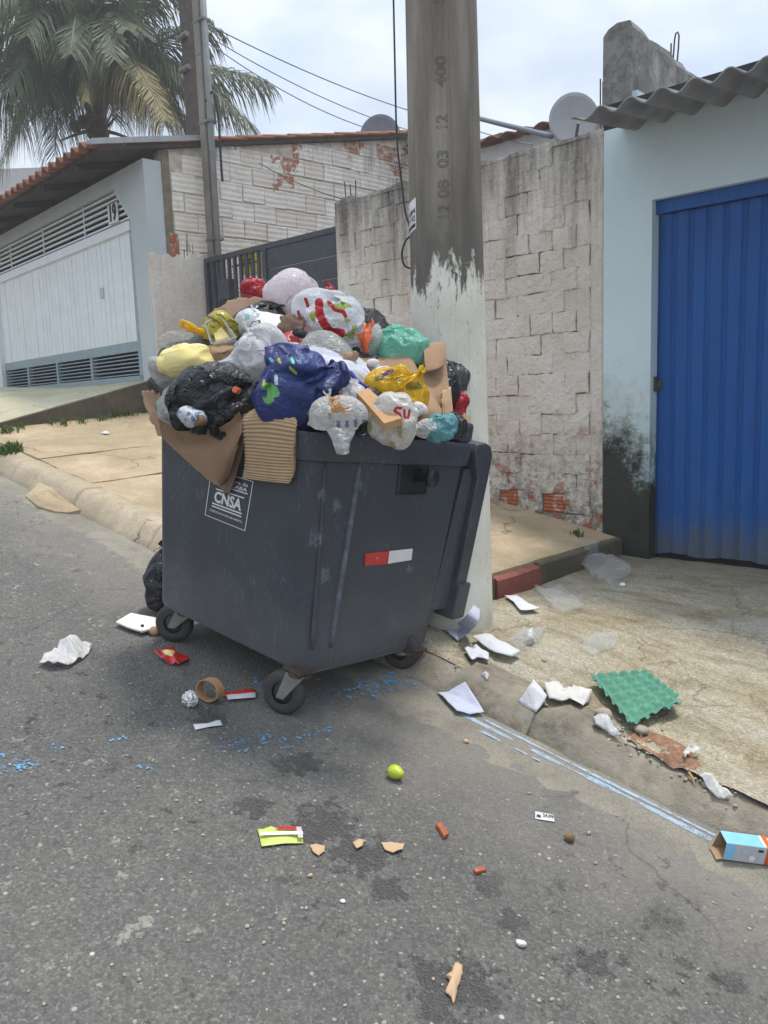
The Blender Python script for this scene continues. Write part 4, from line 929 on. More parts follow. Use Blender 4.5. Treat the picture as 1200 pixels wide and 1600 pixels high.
# ------------------------------------------------------------------ charcoal gate between the house and the rough wall
MG = thing('metal_gate', 'charcoal metal gate, half railing and half horizontal boards', 'gate', (-6.5, YW, 1.2))
GTOP = 3.165; xa, xm, xb = -7.55, float(on_y(411, 385, YW)[0]), WX0-.05
def mg(name, *a, mat='mgate'): V, F = box(*a); return part(name, V, F, A[mat], MG)
mg('top_rail', xa, xb, YW+.0, YW+.05, GTOP-.05, GTOP); mg('post', xm-.03, xm+.03, YW-.003, YW+.053, 1.2, GTOP-.05); mg('post', xa, xa+.05, YW-.002, YW+.052, 1.2, GTOP-.05); mg('bottom_rail', xa+.05, xb, YW, YW+.05, 1.35, 1.41)
nb = 9
for k in range(nb):
    x = xa+.07+(xm-xa-.13)*(k+.5)/nb; mg('railing_bar', x-.016, x+.016, YW+.01, YW+.04, 1.41, GTOP-.05)
z = GTOP-.05
while z > 1.5: mg('board', xm+.03, xb, YW+.012, YW+.035, z-.196, z-.004); z -= .2
lk = on_y(352, 452, YW-.01); mg('lock_box', lk[0]-.09, lk[0]+.09, YW-.03, YW+.045, lk[2]-.10, lk[2]+.10)
hd = on_y(415, 448, YW-.02); mg('handle', hd[0]-.02, hd[0]+.02, YW-.05, YW-.004, hd[2]-.08, hd[2]+.08, mat='steel')
mb = on_y(400, 413, YW+.22)
MBX = thing('letter_box', 'small yellow letter box hanging behind the charcoal gate bars', 'letter box', (mb[0], YW+.15, mb[2]-.13))
V, F = box(mb[0]-.11, mb[0]+.13, YW+.10, YW+.24, mb[2]-.11, mb[2]+.12); o = part('case', V, F, A['yellow'], MBX); bevel(o, .015)
V, F = box(mb[0]-.14, mb[0]+.15, YW+.08, YW+.25, mb[2]+.123, mb[2]+.15); part('lid', V, F, A['yellow'], MBX)
V, F = box(mb[0]-.05, mb[0]+.07, YW+.095, YW+.102, mb[2]+.02, mb[2]+.04); part('slot', V, F, A['dark'], MBX)
V, F = box(mb[0]-.2, mb[0]+.2, YW+.052, YW+.082, mb[2]-.02, mb[2]-.005); part('bracket', V, F, A['mgate'], MBX)
# ------------------------------------------------------------------ concrete utility pole
HD = np.array([-math.sin(YAW), math.cos(YAW), 0])
pb = hit(717, 988); PC = pb+HD*.20; PC[2] = ground_z(pb[0], pb[1])-.05
pdir = np.array([-PC[0], -PC[1], 0]); pdir /= np.linalg.norm(pdir); prt = np.array([-pdir[1], pdir[0], 0])
if np.dot(prt, _rt0) < 0: prt = -prt
def pr(z): return .192-.0098*(z-.45)
def pcyl(th, z, off=0.0): r_ = pr(z)+off; q = PC+r_*(math.cos(th)*pdir+math.sin(th)*prt); return np.array([q[0], q[1], z])
POLE = thing('utility_pole', 'thick round concrete utility pole with whitewashed foot beside the container', 'pole', PC)
zs = [PC[2]]+[PC[2]+.05+k*.3 for k in range(0, 26)]; ns = 48
V = [pcyl(2*math.pi*k/ns, z) for z in zs for k in range(ns)]; F = [(i*ns+k, i*ns+(k+1) % ns, (i+1)*ns+(k+1) % ns, (i+1)*ns+k) for i in range(len(zs)-1) for k in range(ns)]+[tuple((len(zs)-1)*ns+k for k in range(ns))]
part('shaft', V, F, A['pole'], POLE, smooth=True)
def pz(py, th=0):  # height on the pole front seen at pixel row py
    lo, hi = .3, 6.0
    for _ in range(40):
        m = (lo+hi)/2; q = pcyl(th, m)-CAM; yy = 800-FPX*np.dot(q, _up)/np.dot(q, _fw)
        if yy > py: lo = m
        else: hi = m
    return lo
for th in (-.25, .20):
    V, F = tube([pcyl(th, z, -.0015) for z in np.arange(1.0, 6, .25)], .0028, 5); part('casting_seam', V, F, A['pole'], POLE)
groove_shade = m_plain('groove_shade_concrete', (.115, .10, .082), .95, .2)  # darker colour on raised outlines stands in for shade in engraved grooves
def digits(s, py0, py1):
    z0, z1 = pz(py1), pz(py0)
    c = bpy.data.curves.new('t', 'FONT'); c.body = s; c.size = .075; c.align_x = 'LEFT'; c.align_y = 'CENTER'; c.fill_mode = 'NONE'; c.bevel_depth = .0012; c.bevel_resolution = 0; c.resolution_u = 3
    o = bpy.data.objects.new('t', c); COL.objects.link(o); me = bpy.data.meshes.new_from_object(o.evaluated_get(bpy.context.evaluated_depsgraph_get()))
    P = np.array([v.co[:] for v in me.vertices]); Fq = [tuple(p.vertices) for p in me.polygons]; bpy.data.objects.remove(o); bpy.data.curves.remove(c); bpy.data.meshes.remove(me)
    w = P[:, 0].max()-P[:, 0].min(); xs = (P[:, 0]-P[:, 0].min())/w*(z1-z0)
    V = [pcyl(-.03-float(b)/.18, z0+float(a), float(cz)*.4+.0012) for a, b, cz in zip(xs, P[:, 1], P[:, 2])]
    part('cast_number', V, Fq, groove_shade, POLE)
for s, a, b in (('12', 320, 340), ('08', 281, 309), ('03', 235, 262), ('12', 179, 200), ('400', 87, 136), ('5', -14, 6)): digits(s, a, b)
# sticker on the pole's side
z1, z0 = pz(318, -1.1), pz(366, -1.1)
def stk(u, v, off=.002): return pcyl(-1.52+u*.62, z0+v*(z1-z0)+.02*u, off)
V, F = grid(8, 4, lambda u, v: stk(u, v)); st = part('sticker', V, F, A['white'], POLE, smooth=True)
for s, v0, sz_ in (('36804', .60, .24), ('32192', .36, .24), ('Lu', .86, .12)):
    tv = text_mesh(s, 1.0, 0, 'LEFT', .01); P = tv[0]; w = P[:, 0].max()
    V = [stk(.06+.88*float(p[0])/w*(.35 if s == 'Lu' else 1), v0+float(p[1])*sz_*1.1, .0035) for p in P]; part('sticker_print', V, tv[1], A['darkprint'], st)
V, F = grid(6, 1, lambda u, v: stk(.06+u*.88, .08+v*.12, .0035)); part('sticker_print', V, F, A['darkprint'], st)
# ------------------------------------------------------------------ wires
def cat_wire(pts, r, n=8):
    P, _ = loft([[p, p] for p in pts], 1, len(pts)*6); return tube(P[::2], r, 6)
def wire(label, pts, r=.006, mat='wire', name='wire', cat='wire'):
    V, F = cat_wire(pts, r); return tag(part(name, V, F, A[mat], smooth=True), label, cat, None)
dp = np.dot(PC-CAM, _fw)
wire('thin black wire hanging beside the utility pole and ending in a loop', [at(614, -40, dp), at(617, 100, dp), at(619, 190, dp), at(622, 240, dp), at(626, 270, dp), at(633, 330, dp), at(643, 363, dp), at(634, 376, dp), at(628, 395, dp), at(631, 413, dp), at(641, 419, dp), at(652, 418, dp)], .005)
def span(p0, p1, d0, d1, sag, n=9):
    a, b = at(*p0, d0), at(*p1, d1); return [a+(b-a)*t-np.array([0, 0, sag*4*t*(1-t)]) for t in np.linspace(0, 1, n)]
q0 = 11.0
wire('topmost overhead cable running from the twin posts behind the pole', span((324, 38), (700, 190), 9.4, 13, .10), .007, 'cable')
wire('middle overhead cable running from the twin posts behind the pole', span((328, 58), (700, 218), 9.4, 13, .16), .006, 'cable')
wire('lowest overhead cable dropping to the tiled roof by the dark dish', span((330, 70), (600, 208), 9.4, 11.6, .12), .006, 'cable')
wire('long thin cable crossing above the tiled edge behind the rough wall', span((700, 186), (832, 226), 13, 8.9, .04), .007, 'cable')
wire('slate grey pipe running down to the rough wall beside the white dish', [on_y(700, 172, 6.6), on_y(764, 189, 6.2), on_y(862, 213, 5.62)], .022, 'cable', 'pipe', 'pipe')
wire('white cord stretched across the whitewashed brick wall', span((330, 300), (634, 236), 9.3, 11.2, .10), .006, 'white')
wire('dark cord slanting down across the whitewashed brick wall', span((405, 255), (640, 330), 9.0, 8.4, .10), .005, 'wire')
# ------------------------------------------------------------------ posts beside the house
o1 = on_y(336, 430, YW+.105)
SP = thing('service_post', 'slim concrete meter post with grey conduit behind the charcoal gate', 'post', (o1[0], o1[1], 1.5))
P0 = np.array([o1[0], o1[1], 0]); ww = .05
V, F = box(P0[0]-ww, P0[0]+ww, P0[1]-ww, P0[1]+ww, 1.5, 7.4); o = part('shaft', V, F, A['post'], SP); bevel(o, .012)
cx = P0+np.array([.085, .0, 0]); V, F = tube([cx+[0, 0, 1.5], cx+[0, 0, 7.2]], .034, 12); part('conduit', V, F, A['pvc'], SP, smooth=True)
for zz in (3.35, 4.55, 5.55, 6.1):
    V, F = box(P0[0]-ww-.006, P0[0]+ww+.075, P0[1]-ww-.006, P0[1]+ww+.006, zz, zz+.025); part('band', V, F, A['steel'], SP)
wv = [P0+_rt0*.10+np.array([0, -.1, 4.75]), P0+_rt0*.18+np.array([0, -.1, 4.85]), P0+_rt0*.22+np.array([0, -.1, 4.6]), P0+_rt0*.22+np.array([0, -.1, 4.1]), P0+_rt0*.225+np.array([0, -.1, 3.95])]
V, F = cat_wire(wv, .014); part('drop_cable', V, F, A['wire'], SP, smooth=True)
o2 = at(298, 100, 10.6)
DP = thing('timber_post', 'dark square timber post rising behind the tiled roof beside concrete post', 'post', (o2[0], o2[1], 2.0))
V, F = box(o2[0]-.075, o2[0]+.075, o2[1]-.075, o2[1]+.075, 2.0, 8.0); part('shaft', V, F, A['dpost'], DP)
for zz in (5.95, 6.35):
    V, F = tube([np.array([o2[0]-.1, o2[1]-.1, zz]), np.array([o2[0]+.1, o2[1]-.1, zz+.01])], .035, 10); part('insulator', V, F, A['steel'], DP)
# ------------------------------------------------------------------ satellite dishes
def dish(label, c, rad, nrm, mat, basez, txt=None):
    n = np.array(nrm, float); n /= np.linalg.norm(n); a = np.cross([0, 0, 1.], n); a /= np.linalg.norm(a); b = np.cross(n, a)
    T = thing('satellite_dish', label, 'satellite dish', (c[0], c[1], basez), 'satellite dishes')
    V = []; m = 32
    for rr in np.linspace(0.03, 1, 8):
        for k in range(m):
            t = 2*math.pi*k/m; V.append(np.array(c)+rad*rr*(a*math.cos(t)*.94+b*math.sin(t)*1.03)-n*rad*.22*(1-rr*rr))
    F = [(i*m+k, i*m+(k+1) % m, (i+1)*m+(k+1) % m, (i+1)*m+k) for i in range(7) for k in range(m)]+[tuple(range(m))[::-1]]
    o = part('reflector', V, F, mat, T, smooth=True); solid(o, .012, -1)
    e = np.array(c)-n*rad*.25; V, F = tube([e, e-n*.12, np.array([e[0]-n[0]*.12, e[1]-n[1]*.12, basez])], .02, 8); part('mast', V, F, A['steel'], T)
    V, F = tube([np.array(c)-b*rad*.98, np.array(c)-b*rad*.55+n*rad*.95], .012, 6); part('feed_arm', V, F, A['steel'], T)
    if txt:
        tv = text_mesh(txt, rad*.42, .0015, bold=.002); V = place(tv[0], np.array(c)+b*rad*.22+a*rad*.12-n*rad*.19, a, b, n); part('dish_lettering', V, tv[1], A['darkprint'], T)
    return T
c = on_y(897, 187, 6.0); dish('pale grey round satellite dish lettered in dark above the rough wall', c, .21, (.62, -.78, .12), A['dish'], 3.2, 'vivo')
c = on_plane(594, 214, hp(0.5, 0, 0), np.array([math.cos(DL), math.sin(DL), 0])); dish('slate grey satellite dish on the tiled roof above the brick wall', c, .30, (.6, -.75, .1), m_plain('slate_dish_paint', (.17, .19, .23), .6, .1, .4), c[2]-.3)

# ------------------------------------------------------------------ palm
pc = at(155, 128, 14.5)
PALM = thing('palm_tree', 'tall coconut palm with drooping fronds behind the left house', 'palm tree', (pc[0]-.25, pc[1], 1.2))
r = random.Random(8)
V, F = tube([np.array([pc[0]-.25+.12*math.sin(t*2), pc[1], 1.2+(pc[2]-1.4)*t]) for t in np.linspace(0, 1, 16)], [.2-.05*t+.012*(k % 2) for k, t in enumerate(np.linspace(0, 1, 16))], 14); part('trunk', V, F, A['trunk'], PALM, smooth=True)
TOP = np.array([pc[0]-.2, pc[1], pc[2]-.45])
def frond(tip, lift, droop, mat, seed, width=.85):
    q = random.Random(seed); a = TOP+np.array([q.uniform(-.12, .12), q.uniform(-.12, .12), q.uniform(-.1, .15)]); n = 22; tip = np.array(tip)
    d = tip-a; pts = []
    for k in range(n+1):
        t = k/n; pts.append(a+d*t+np.array([0, 0, lift*4*t*(1-t)*(1-.35*t)]))
    L = [tube(pts[:-1], [.032*(1-.85*k/n)+.004 for k in range(n)], 5)]
    ln = sum(np.linalg.norm(pts[i+1]-pts[i]) for i in range(n)); m = int(ln*40)
    for i in range(m):
        t = .10+.88*i/m; f = t*n; k = min(int(f), n-1); p = pts[k]+(pts[k+1]-pts[k])*(f-k); tg = pts[k+1]-pts[k]; tg /= np.linalg.norm(tg)
        sd_ = np.cross(tg, [0, 0, 1.]); sd_ /= np.linalg.norm(sd_)+1e-9; up = np.cross(sd_, tg)
        le = width*(math.sin(math.pi*(.12+.80*t))**.7)*q.uniform(.85, 1.1); w = .024
        for s in (-1, 1):
            g = droop*q.uniform(.75, 1.25); e1 = sd_*s*.62+tg*.55+up*.22+np.array([q.gauss(0, .08), q.gauss(0, .08), q.gauss(0, .05)])
            p1 = p+e1*le*.45-np.array([0, 0, 1.])*g*le*.14; p2 = p+e1*le*.72-np.array([0, 0, 1.])*g*le*.42; p3 = p+e1*le*.85-np.array([0, 0, 1.])*g*le*.78
            wv_ = tg*w*.5
            L.append((np.array([p-wv_, p+wv_, p1+wv_*1.1, p1-wv_*1.1, p2+wv_*.8, p2-wv_*.8, p3]), [(0, 1, 2, 3), (3, 2, 4, 5), (5, 4, 6)]))
    V, F = join(L); return part('frond', V, F, A[mat], PALM)
TIPS = [((418, 128), 14.2, .55, 1.0), ((392, 195), 13.6, .95, 1.1), ((335, 40), 14.0, .5, .9), ((330, -60), 14.8, .6, .8), ((262, -30), 13.6, .7, 1.0), ((345, 150), 15.6, .8, 1.1), ((300, 205), 14.6, 1.0, 1.2),
        ((150, -110), 14.6, .3, .8), ((60, -70), 13.8, .5, 1.0), ((-60, -40), 14.4, .6, 1.0), ((-90, 60), 14.0, .8, 1.1), ((-60, 130), 13.5, .9, 1.2), ((5, 255), 13.9, 1.15, 1.0), ((-40, 200), 15.0, 1.1, 1.1),
        ((60, 190), 13.2, 1.2, 1.3), ((100, 200), 15.4, 1.2, 1.3), ((30, 100), 12.9, 1.0, 1.2), ((95, 60), 12.6, 1.1, 1.2), ((200, 50), 12.7, 1.2, 1.2), ((180, 195), 15.8, 1.2, 1.2), ((255, 130), 15.8, 1.0, 1.2), ((120, 10), 16.5, .8, 1.0), ((220, -10), 16.3, .7, 1.0), ((20, 20), 15.6, .8, 1.0), ((-20, 0), 13.0, 1.0, 1.2), ((140, 110), 12.5, 1.3, 1.2), ((75, 150), 12.8, 1.3, 1.2), ((260, 205), 13.4, 1.2, 1.2), ((40, 60), 12.4, 1.3, 1.5), ((110, 90), 12.2, 1.4, 1.5), ((180, 100), 12.3, 1.4, 1.5), ((10, 150), 12.6, 1.3, 1.4), ((230, 60), 13.0, 1.2, 1.4), ((90, 170), 13.6, 1.6, 1.5), ((200, 170), 13.8, 1.5, 1.5), ((70, -20), 12.6, .9, 1.3), ((170, -30), 12.8, .9, 1.3), ((60, 110), 15.9, 1.4, 1.4), ((160, 60), 16.4, 1.3, 1.3), ((240, 170), 12.9, 1.4, 1.4), ((30, 215), 12.9, 1.5, 1.3), ((85, 255), 14.0, 1.5, 1.1)]
for i, (t, d, l, g) in enumerate(TIPS): frond(at(t[0], t[1], d), l, g, 'frond', 100+i, 1.1 if i < 14 else 1.05)
frond(at(262, 195, 12.0), 1.25, 1.6, 'dead', 200, .95); frond(at(135, 165, 12.2), 1.1, 1.5, 'dead', 201, .4)
for k in range(7):
    c = TOP+np.array([r.uniform(-.3, .3), r.uniform(-.35, .1), r.uniform(-.45, -.2)]); V, F = pebble(c, .13, k+900, None); V = (V-c)*np.array([.9, .9, 1.5])+c; part('coconut', V, F, A['coco'], PALM, smooth=True)
for k in range(5):
    a = k*1.25; d = np.array([math.cos(a), math.sin(a), 0]); V, F = tube([TOP-np.array([0, 0, .3]), TOP+d*.35+np.array([0, 0, -.35]), TOP+d*.75+np.array([0, 0, -.25-.2*(k % 2)])], [.04, .03, .012], 6); part('frond_stub', V, F, A['trunk'], PALM)
# ------------------------------------------------------------------ waste container (own tilted frame: u along the front, v to the kerb, n up)
BO = np.array([-2.803, 2.327, road_z(-2.803, 2.327)])
bN = np.array([.172-.03, .015+.097, 1.0]); bN /= np.linalg.norm(bN)
bU = np.array([math.cos(.045), math.sin(.045), 0]); bU -= bN*np.dot(bU, bN); bU /= np.linalg.norm(bU); bV = np.cross(bN, bU)
BMAT = np.stack([bU, bV, bN], 1)
def toL(P): return (np.asarray(P, float)-BO) @ BMAT
def toW(P): return np.asarray(P, float) @ BMAT.T+BO
BIN = thing('waste_container', 'big dark grey wheeled waste container overflowing with rubbish at the kerb', 'waste container', BO)
BIN.matrix_world = Matrix(((bU[0], bV[0], bN[0], BO[0]), (bU[1], bV[1], bN[1], BO[1]), (bU[2], bV[2], bN[2], BO[2]), (0, 0, 0, 1)))
def bp(name, V, F, mat, parent=None, smooth=False):
    o = part(name, V, F, mat, None, smooth, local=True); o.parent = parent or BIN; return o
def bodyW(h): return .965-(h-.2)/.75*.095
def bodyD(h): return .835+(h-.2)/.75*.215
def rrect(W, D, rc, h, n=7):
    out = []
    for (sx, sy, a0) in ((1, -1, -90), (1, 1, 0), (-1, 1, 90), (-1, -1, 180)):
        for k in range(n):
            a = R(a0+90*k/(n-1)); out.append((sx*(W/2-rc)+rc*math.cos(a), sy*(D/2-rc)+rc*math.sin(a), h))
    return out
secs = [(.130, .89, .76, .10), (.135, .945, .815, .10), (.155, bodyW(.2), bodyD(.2)-.01, .10)]+[(h, bodyW(h), bodyD(h), .10-.035*(h-.2)/.75) for h in np.linspace(.26, .955, 10)]+[
    (.960, .885, 1.065, .07), (.962, .905, 1.10, .075), (.99, .912, 1.112, .075), (1.052, .918, 1.118, .075), (1.066, .905, 1.104, .07), (1.064, .85, 1.04, .05), (1.04, .835, 1.025, .045), (.70, .82, .95, .045), (.60, .5, .6, .05)]
V = []; ns = len(rrect(1, 1, .1, 0))
for h, W, D, rc in secs: V += [(u-.055 if u < 0 else u, v, z) for u, v, z in rrect(W, D, rc, h)]
F = [tuple(range(ns))[::-1]]+[(i*ns+k, i*ns+(k+1) % ns, (i+1)*ns+(k+1) % ns, (i+1)*ns+k) for i in range(len(secs)-1) for k in range(ns)]+[tuple((len(secs)-1)*ns+k for k in range(ns))]
body = bp('body', V, F, A['black'], smooth=True)
m = body.modifiers.new('es', 'EDGE_SPLIT'); m.split_angle = R(38)
# planes of the two visible faces
def facept(px, py, face, off=.003):
    if face == 'side': p = [(bodyW(h)/2, v, h) for v, h in ((0, .2), (0, .95), (.3, .2))]
    else: p = [(u, -bodyD(h)/2, h) for u, h in ((0, .2), (0, .95), (.3, .2))]
    W = toW(p); n = np.cross(W[1]-W[0], W[2]-W[0]); n /= np.linalg.norm(n)
    if np.dot(n, _fw) > 0: n = -n
    return toL(on_plane(px, py, W[0]+n*off, n))
body.data.materials.clear(); A['bin'] = m_bin([(tuple(facept(px, py, 'side', 0)), r_) for px, py, r_ in ((596, 718, .05), (562, 757, .05), (503, 772, .06), (525, 790, .06), (495, 840, .08), (508, 900, .07), (640, 890, .05))]); body.data.materials.append(A['bin'])
# ribs on the right-hand side near the front corner
for (p0, p1, w) in (((508, 722), (488, 1015), .010), ((562, 722), (516, 1012), .013)):
    a, b = facept(*p0, 'side', 0), facept(*p1, 'side', 0); n = 14
    pts = [a+(b-a)*t for t in np.linspace(0, 1, n)]; V, F = tube([toL(toW(p)) for p in pts], [w*.6]+[w]*(n-2)+[w*.6], 8); bp('rib', V, F, A['binworn' if w > .011 else 'bin'], smooth=True)
# pocket and lifting trunnion on the side
def sp_(v, h, o): return np.array([bodyW(h)/2+o, v, h])
c = facept(648, 742, 'side', 0); v0, h0 = c[1], c[2]
L = [(-.115, -.085), (.085, -.085), (.085, .085), (-.115, .085)]
P = [sp_(v0+a, h0+b, .004) for a, b in L]+[sp_(v0+a*.93, h0+b*.93, .012) for a, b in L]+[sp_(v0+a*.80, h0+b*.78, -.02) for a, b in L]
F = [(i, (i+1) % 4, 4+(i+1) % 4, 4+i) for i in range(4)]+[(4+i, 4+(i+1) % 4, 8+(i+1) % 4, 8+i) for i in range(4)]+[(8, 9, 10, 11)]
bp('pocket', np.array(P), F, A['black'])
V, F = grid(1, 1, lambda a, b: sp_(v0-.115+a*.2, h0-.085+b*.17, .0025)); bp('pocket_plate', V, F, A['black'])
k0 = sp_(v0+.02, h0, 0); V, F = tube([k0-np.array([.02, 0, 0]), k0+np.array([.045, 0, 0]), k0+np.array([.075, 0, 0]), k0+np.array([.077, 0, 0]), k0+np.array([.088, 0, 0])], [.034, .024, .020, .040, .038], 20); bp('trunnion', V, F, A['black'], smooth=True)
# red and white reflective strip
tp = [facept(*p, 'side', .004) for p in ((570, 865), (608, 861), (605, 881), (570, 884))]; o = bp('reflector_strip', np.array(tp), [(0, 3, 2, 1)], A['red']); o['label'] = 'red half of the reflective strip'
tp2 = [facept(*p, 'side', .004) for p in ((608.5, 861), (645, 857), (643, 875), (606, 881))]; o = bp('reflector_strip', np.array(tp2), [(0, 3, 2, 1)], A['white']); o['label'] = 'white half of the reflective strip'
tv = text_mesh('21', .013, 0); cc = facept(590, 872, 'side', .006); V = cc+tv[0][:, :1]*np.array([0, 1, 0])+tv[0][:, 1:2]*np.array([0, 0, 1]); bp('strip_number', V, tv[1], A['white'])
# printed label on the front: outline, council name, CNSA
c4 = {'bl': facept(320, 804.5, 'front', .003), 'br': facept(383, 830, 'front', .003), 'tr': facept(396, 752, 'front', .003), 'tl': facept(330, 733, 'front', .003)}
def lab(s, t): return (c4['bl']*(1-s)+c4['br']*s)*(1-t)+(c4['tl']*(1-s)+c4['tr']*s)*t
sw = .012
L = []
for (s0, s1, t0, t1) in ((0, 1, 0, .014), (0, 1, .986, 1), (0, .016, .014, .986), (.984, 1, .014, .986), (.18, .86, .615, .64), (.10, .92, .715, .74), (.14, .86, .295, .325), (.14, .86, .235, .262)):
    q = np.array([lab(s0, t0), lab(s1, t0), lab(s1, t1), lab(s0, t1)]); L.append((q, [(0, 1, 2, 3)]))
V, F = join(L); bp('label_lines', V, F, A['white'])
def labtext(s, s0, s1, t0, t1, bold, name):
    tv = text_mesh(s, 1, 0, 'LEFT', bold); P = tv[0]; lo, hi = P.min(0), P.max(0); V = np.array([lab(s0+(s1-s0)*(p[0]-lo[0])/(hi[0]-lo[0]), t0+(t1-t0)*(p[1]-lo[1])/(hi[1]-lo[1])) for p in P]); bp(name, V, tv[1], A['white'])
labtext('CNSA', .17, .83, .35, .59, .035, 'label_lettering'); labtext('SOROCABA', .10, .90, .76, .83, .02, 'label_lettering'); labtext('Prefeitura de', .2, .90, .855, .925, .01, 'label_lettering'); labtext('CONSORCIO NOVA SOROCABA AMBIENTAL', .10, .90, .13, .175, .01, 'label_lettering')
# lid folded back, hanging behind the body
W0, W1 = -.49, .455
def lidprism(prof, u0, u1, name, parent=None, bw=.01):
    k = len(prof); V = np.array([(u0, p, q) for p, q in prof]+[(u1, p, q) for p, q in prof]); F = [tuple(range(k)), tuple(range(k, 2*k))[::-1]]+[(i, k+i, k+(i+1) % k, (i+1) % k) for i in range(k)]
    o = bp(name, V, F, A['bin'], parent); bevel(o, bw, 3); return o
outer = [(.545, 1.03), (.56, 1.066), (.63, 1.075), (.675, 1.060), (.700, 1.02), (.698, .93), (.672, .60), (.652, .32), (.642, .238), (.575, .238), (.572, .33), (.59, .60), (.605, .90)]
o = lidprism(outer, W0, W1, 'lid')
inner = [(bodyD(h)/2+.012, h) for h in (.27, .6, .94)]+[(.62, .95), (.61, .60), (.59, .265)]
lidprism(inner, W0+.03, W1-.035, 'lid_inner', o, .004)
V, F = box(W1-.10, W1+.02, .555, .65, .225, .40); V[:, 1] += np.where(V[:, 2] > .3, .018, 0); o2 = bp('lid_grip', V, F, A['bin'], o); bevel(o2, .01)
for u in (-.3, .28):
    V, F = box(u-.03, u+.03, .515, .60, 1.02, 1.075); q = bp('hinge', V, F, A['black']); bevel(q, .012)
V, F = box(.36, .445, .42, .53, 1.066, 1.16); q = bp('hinge_block', V, F, A['bin']); bevel(q, .02)
# under-frame and casters
V, F = box(-.44, .45, -.34, .36, .120, .1295); bp('base_plate', V, F, A['black'])
V, F = tube([np.array([.455, -.36, .130]), np.array([.455, .40, .130])], .011, 8); bp('frame_bar', V, F, A['steel'])
def caster(cw, axle, mount_h=.138):
    ct = toL(cw); ax = np.array(axle, float) @ BMAT; ax -= np.array([0, 0, 1])*ax[2]*.6; ax /= np.linalg.norm(ax); rr = .088
    cen = ct+np.array([0, 0, rr]); fwd = np.cross([0, 0, 1.], ax); fwd /= np.linalg.norm(fwd); upx = np.cross(ax, fwd); upx = upx if upx[2] > 0 else -upx
    C_ = bpy.data.objects.new('caster', None); COL.objects.link(C_); C_.parent = BIN
    def lathe(pr_, seg=28):
        V = []; k = len(pr_)
        for i in range(seg):
            t = 2*math.pi*i/seg
            for (o_, r_) in pr_: V.append(cen+ax*o_+r_*(fwd*math.cos(t)+upx*math.sin(t)))
        return np.array(V), [(i*k+j, ((i+1) % seg)*k+j, ((i+1) % seg)*k+j+1, i*k+j+1) for i in range(seg) for j in range(k-1)]
    V, F = lathe([(-.022, .045), (-.026, .06), (-.024, .078), (-.014, rr), (.014, rr), (.024, .078), (.026, .06), (.022, .045)]); bp('tyre', V, F, A['rubber'], C_, True)
    V, F = lathe([(-.016, .0), (-.020, .02), (-.012, .046), (.012, .046), (.020, .02), (.016, .0)]); bp('hub', V, F, A['rubber'], C_, True)
    off_ = np.array([.040, .03, 0]); mt = cen+off_; mt[2] = mount_h-.012
    for s in (-1, 1):
        a = cen+ax*s*.034; t = mt+ax*s*.034; w = fwd*.016; w2 = fwd*.045
        V, F = prism([a-w-upx*.016, a+w-upx*.016, t+w2*.9, t-w2*.9], ax*s*.006); bp('fork', V, F, A['steel'], C_)
    V, F = tube([mt-np.array([0, 0, .012]), mt, mt+np.array([0, 0, .002]), mt+np.array([0, 0, .02])], [.050, .052, .042, .042], 18); bp('swivel', V, F, A['rust'], C_)
    V, F = box(mt[0]-.05, mt[0]+.05, mt[1]-.045, mt[1]+.045, mount_h-.006, mount_h+.004); bp('mount_plate', V, F, A['rust'], C_)
    return C_
caster(hit(440, 1113), (.38, -.92, 0)); caster(hit(270, 1001), (.55, -.83, 0)); caster(hit(622, 1043), (.25, -.97, 0)); caster(hit(520, 985), (.5, -.85, 0))
# ------------------------------------------------------------------ rubbish: shapes
_ico = {}
def ico(n):
    if n not in _ico:
        bm = bmesh.new(); bmesh.ops.create_icosphere(bm, subdivisions=n, radius=1)
        _ico[n] = (np.array([v.co[:] for v in bm.verts]), [tuple(v.index for v in f.verts) for f in bm.faces]); bm.free()
    return _ico[n]
UPZ = np.array([0, 0, 1.]); TOW = -HD
def sstep(x, a, b): t = np.clip((x-a)/(b-a), 0, 1); return t*t*(3-2*t)
def set_print(me, rgba):
    a = me.color_attributes.new('print', 'FLOAT_COLOR', 'POINT'); a.data.foreach_set('color', np.asarray(rgba, np.float32).ravel())
_edges = {}
def edges(n):
    if n not in _edges:
        E = set()
        for f in ico(n)[1]:
            for a, b in ((f[0], f[1]), (f[1], f[2]), (f[2], f[0])): E.add((min(a, b), max(a, b)))
        E = np.array(sorted(E)); _edges[n] = (E[:, 0], E[:, 1], np.bincount(E.ravel(), minlength=len(ico(n)[0])).astype(float))
    return _edges[n]
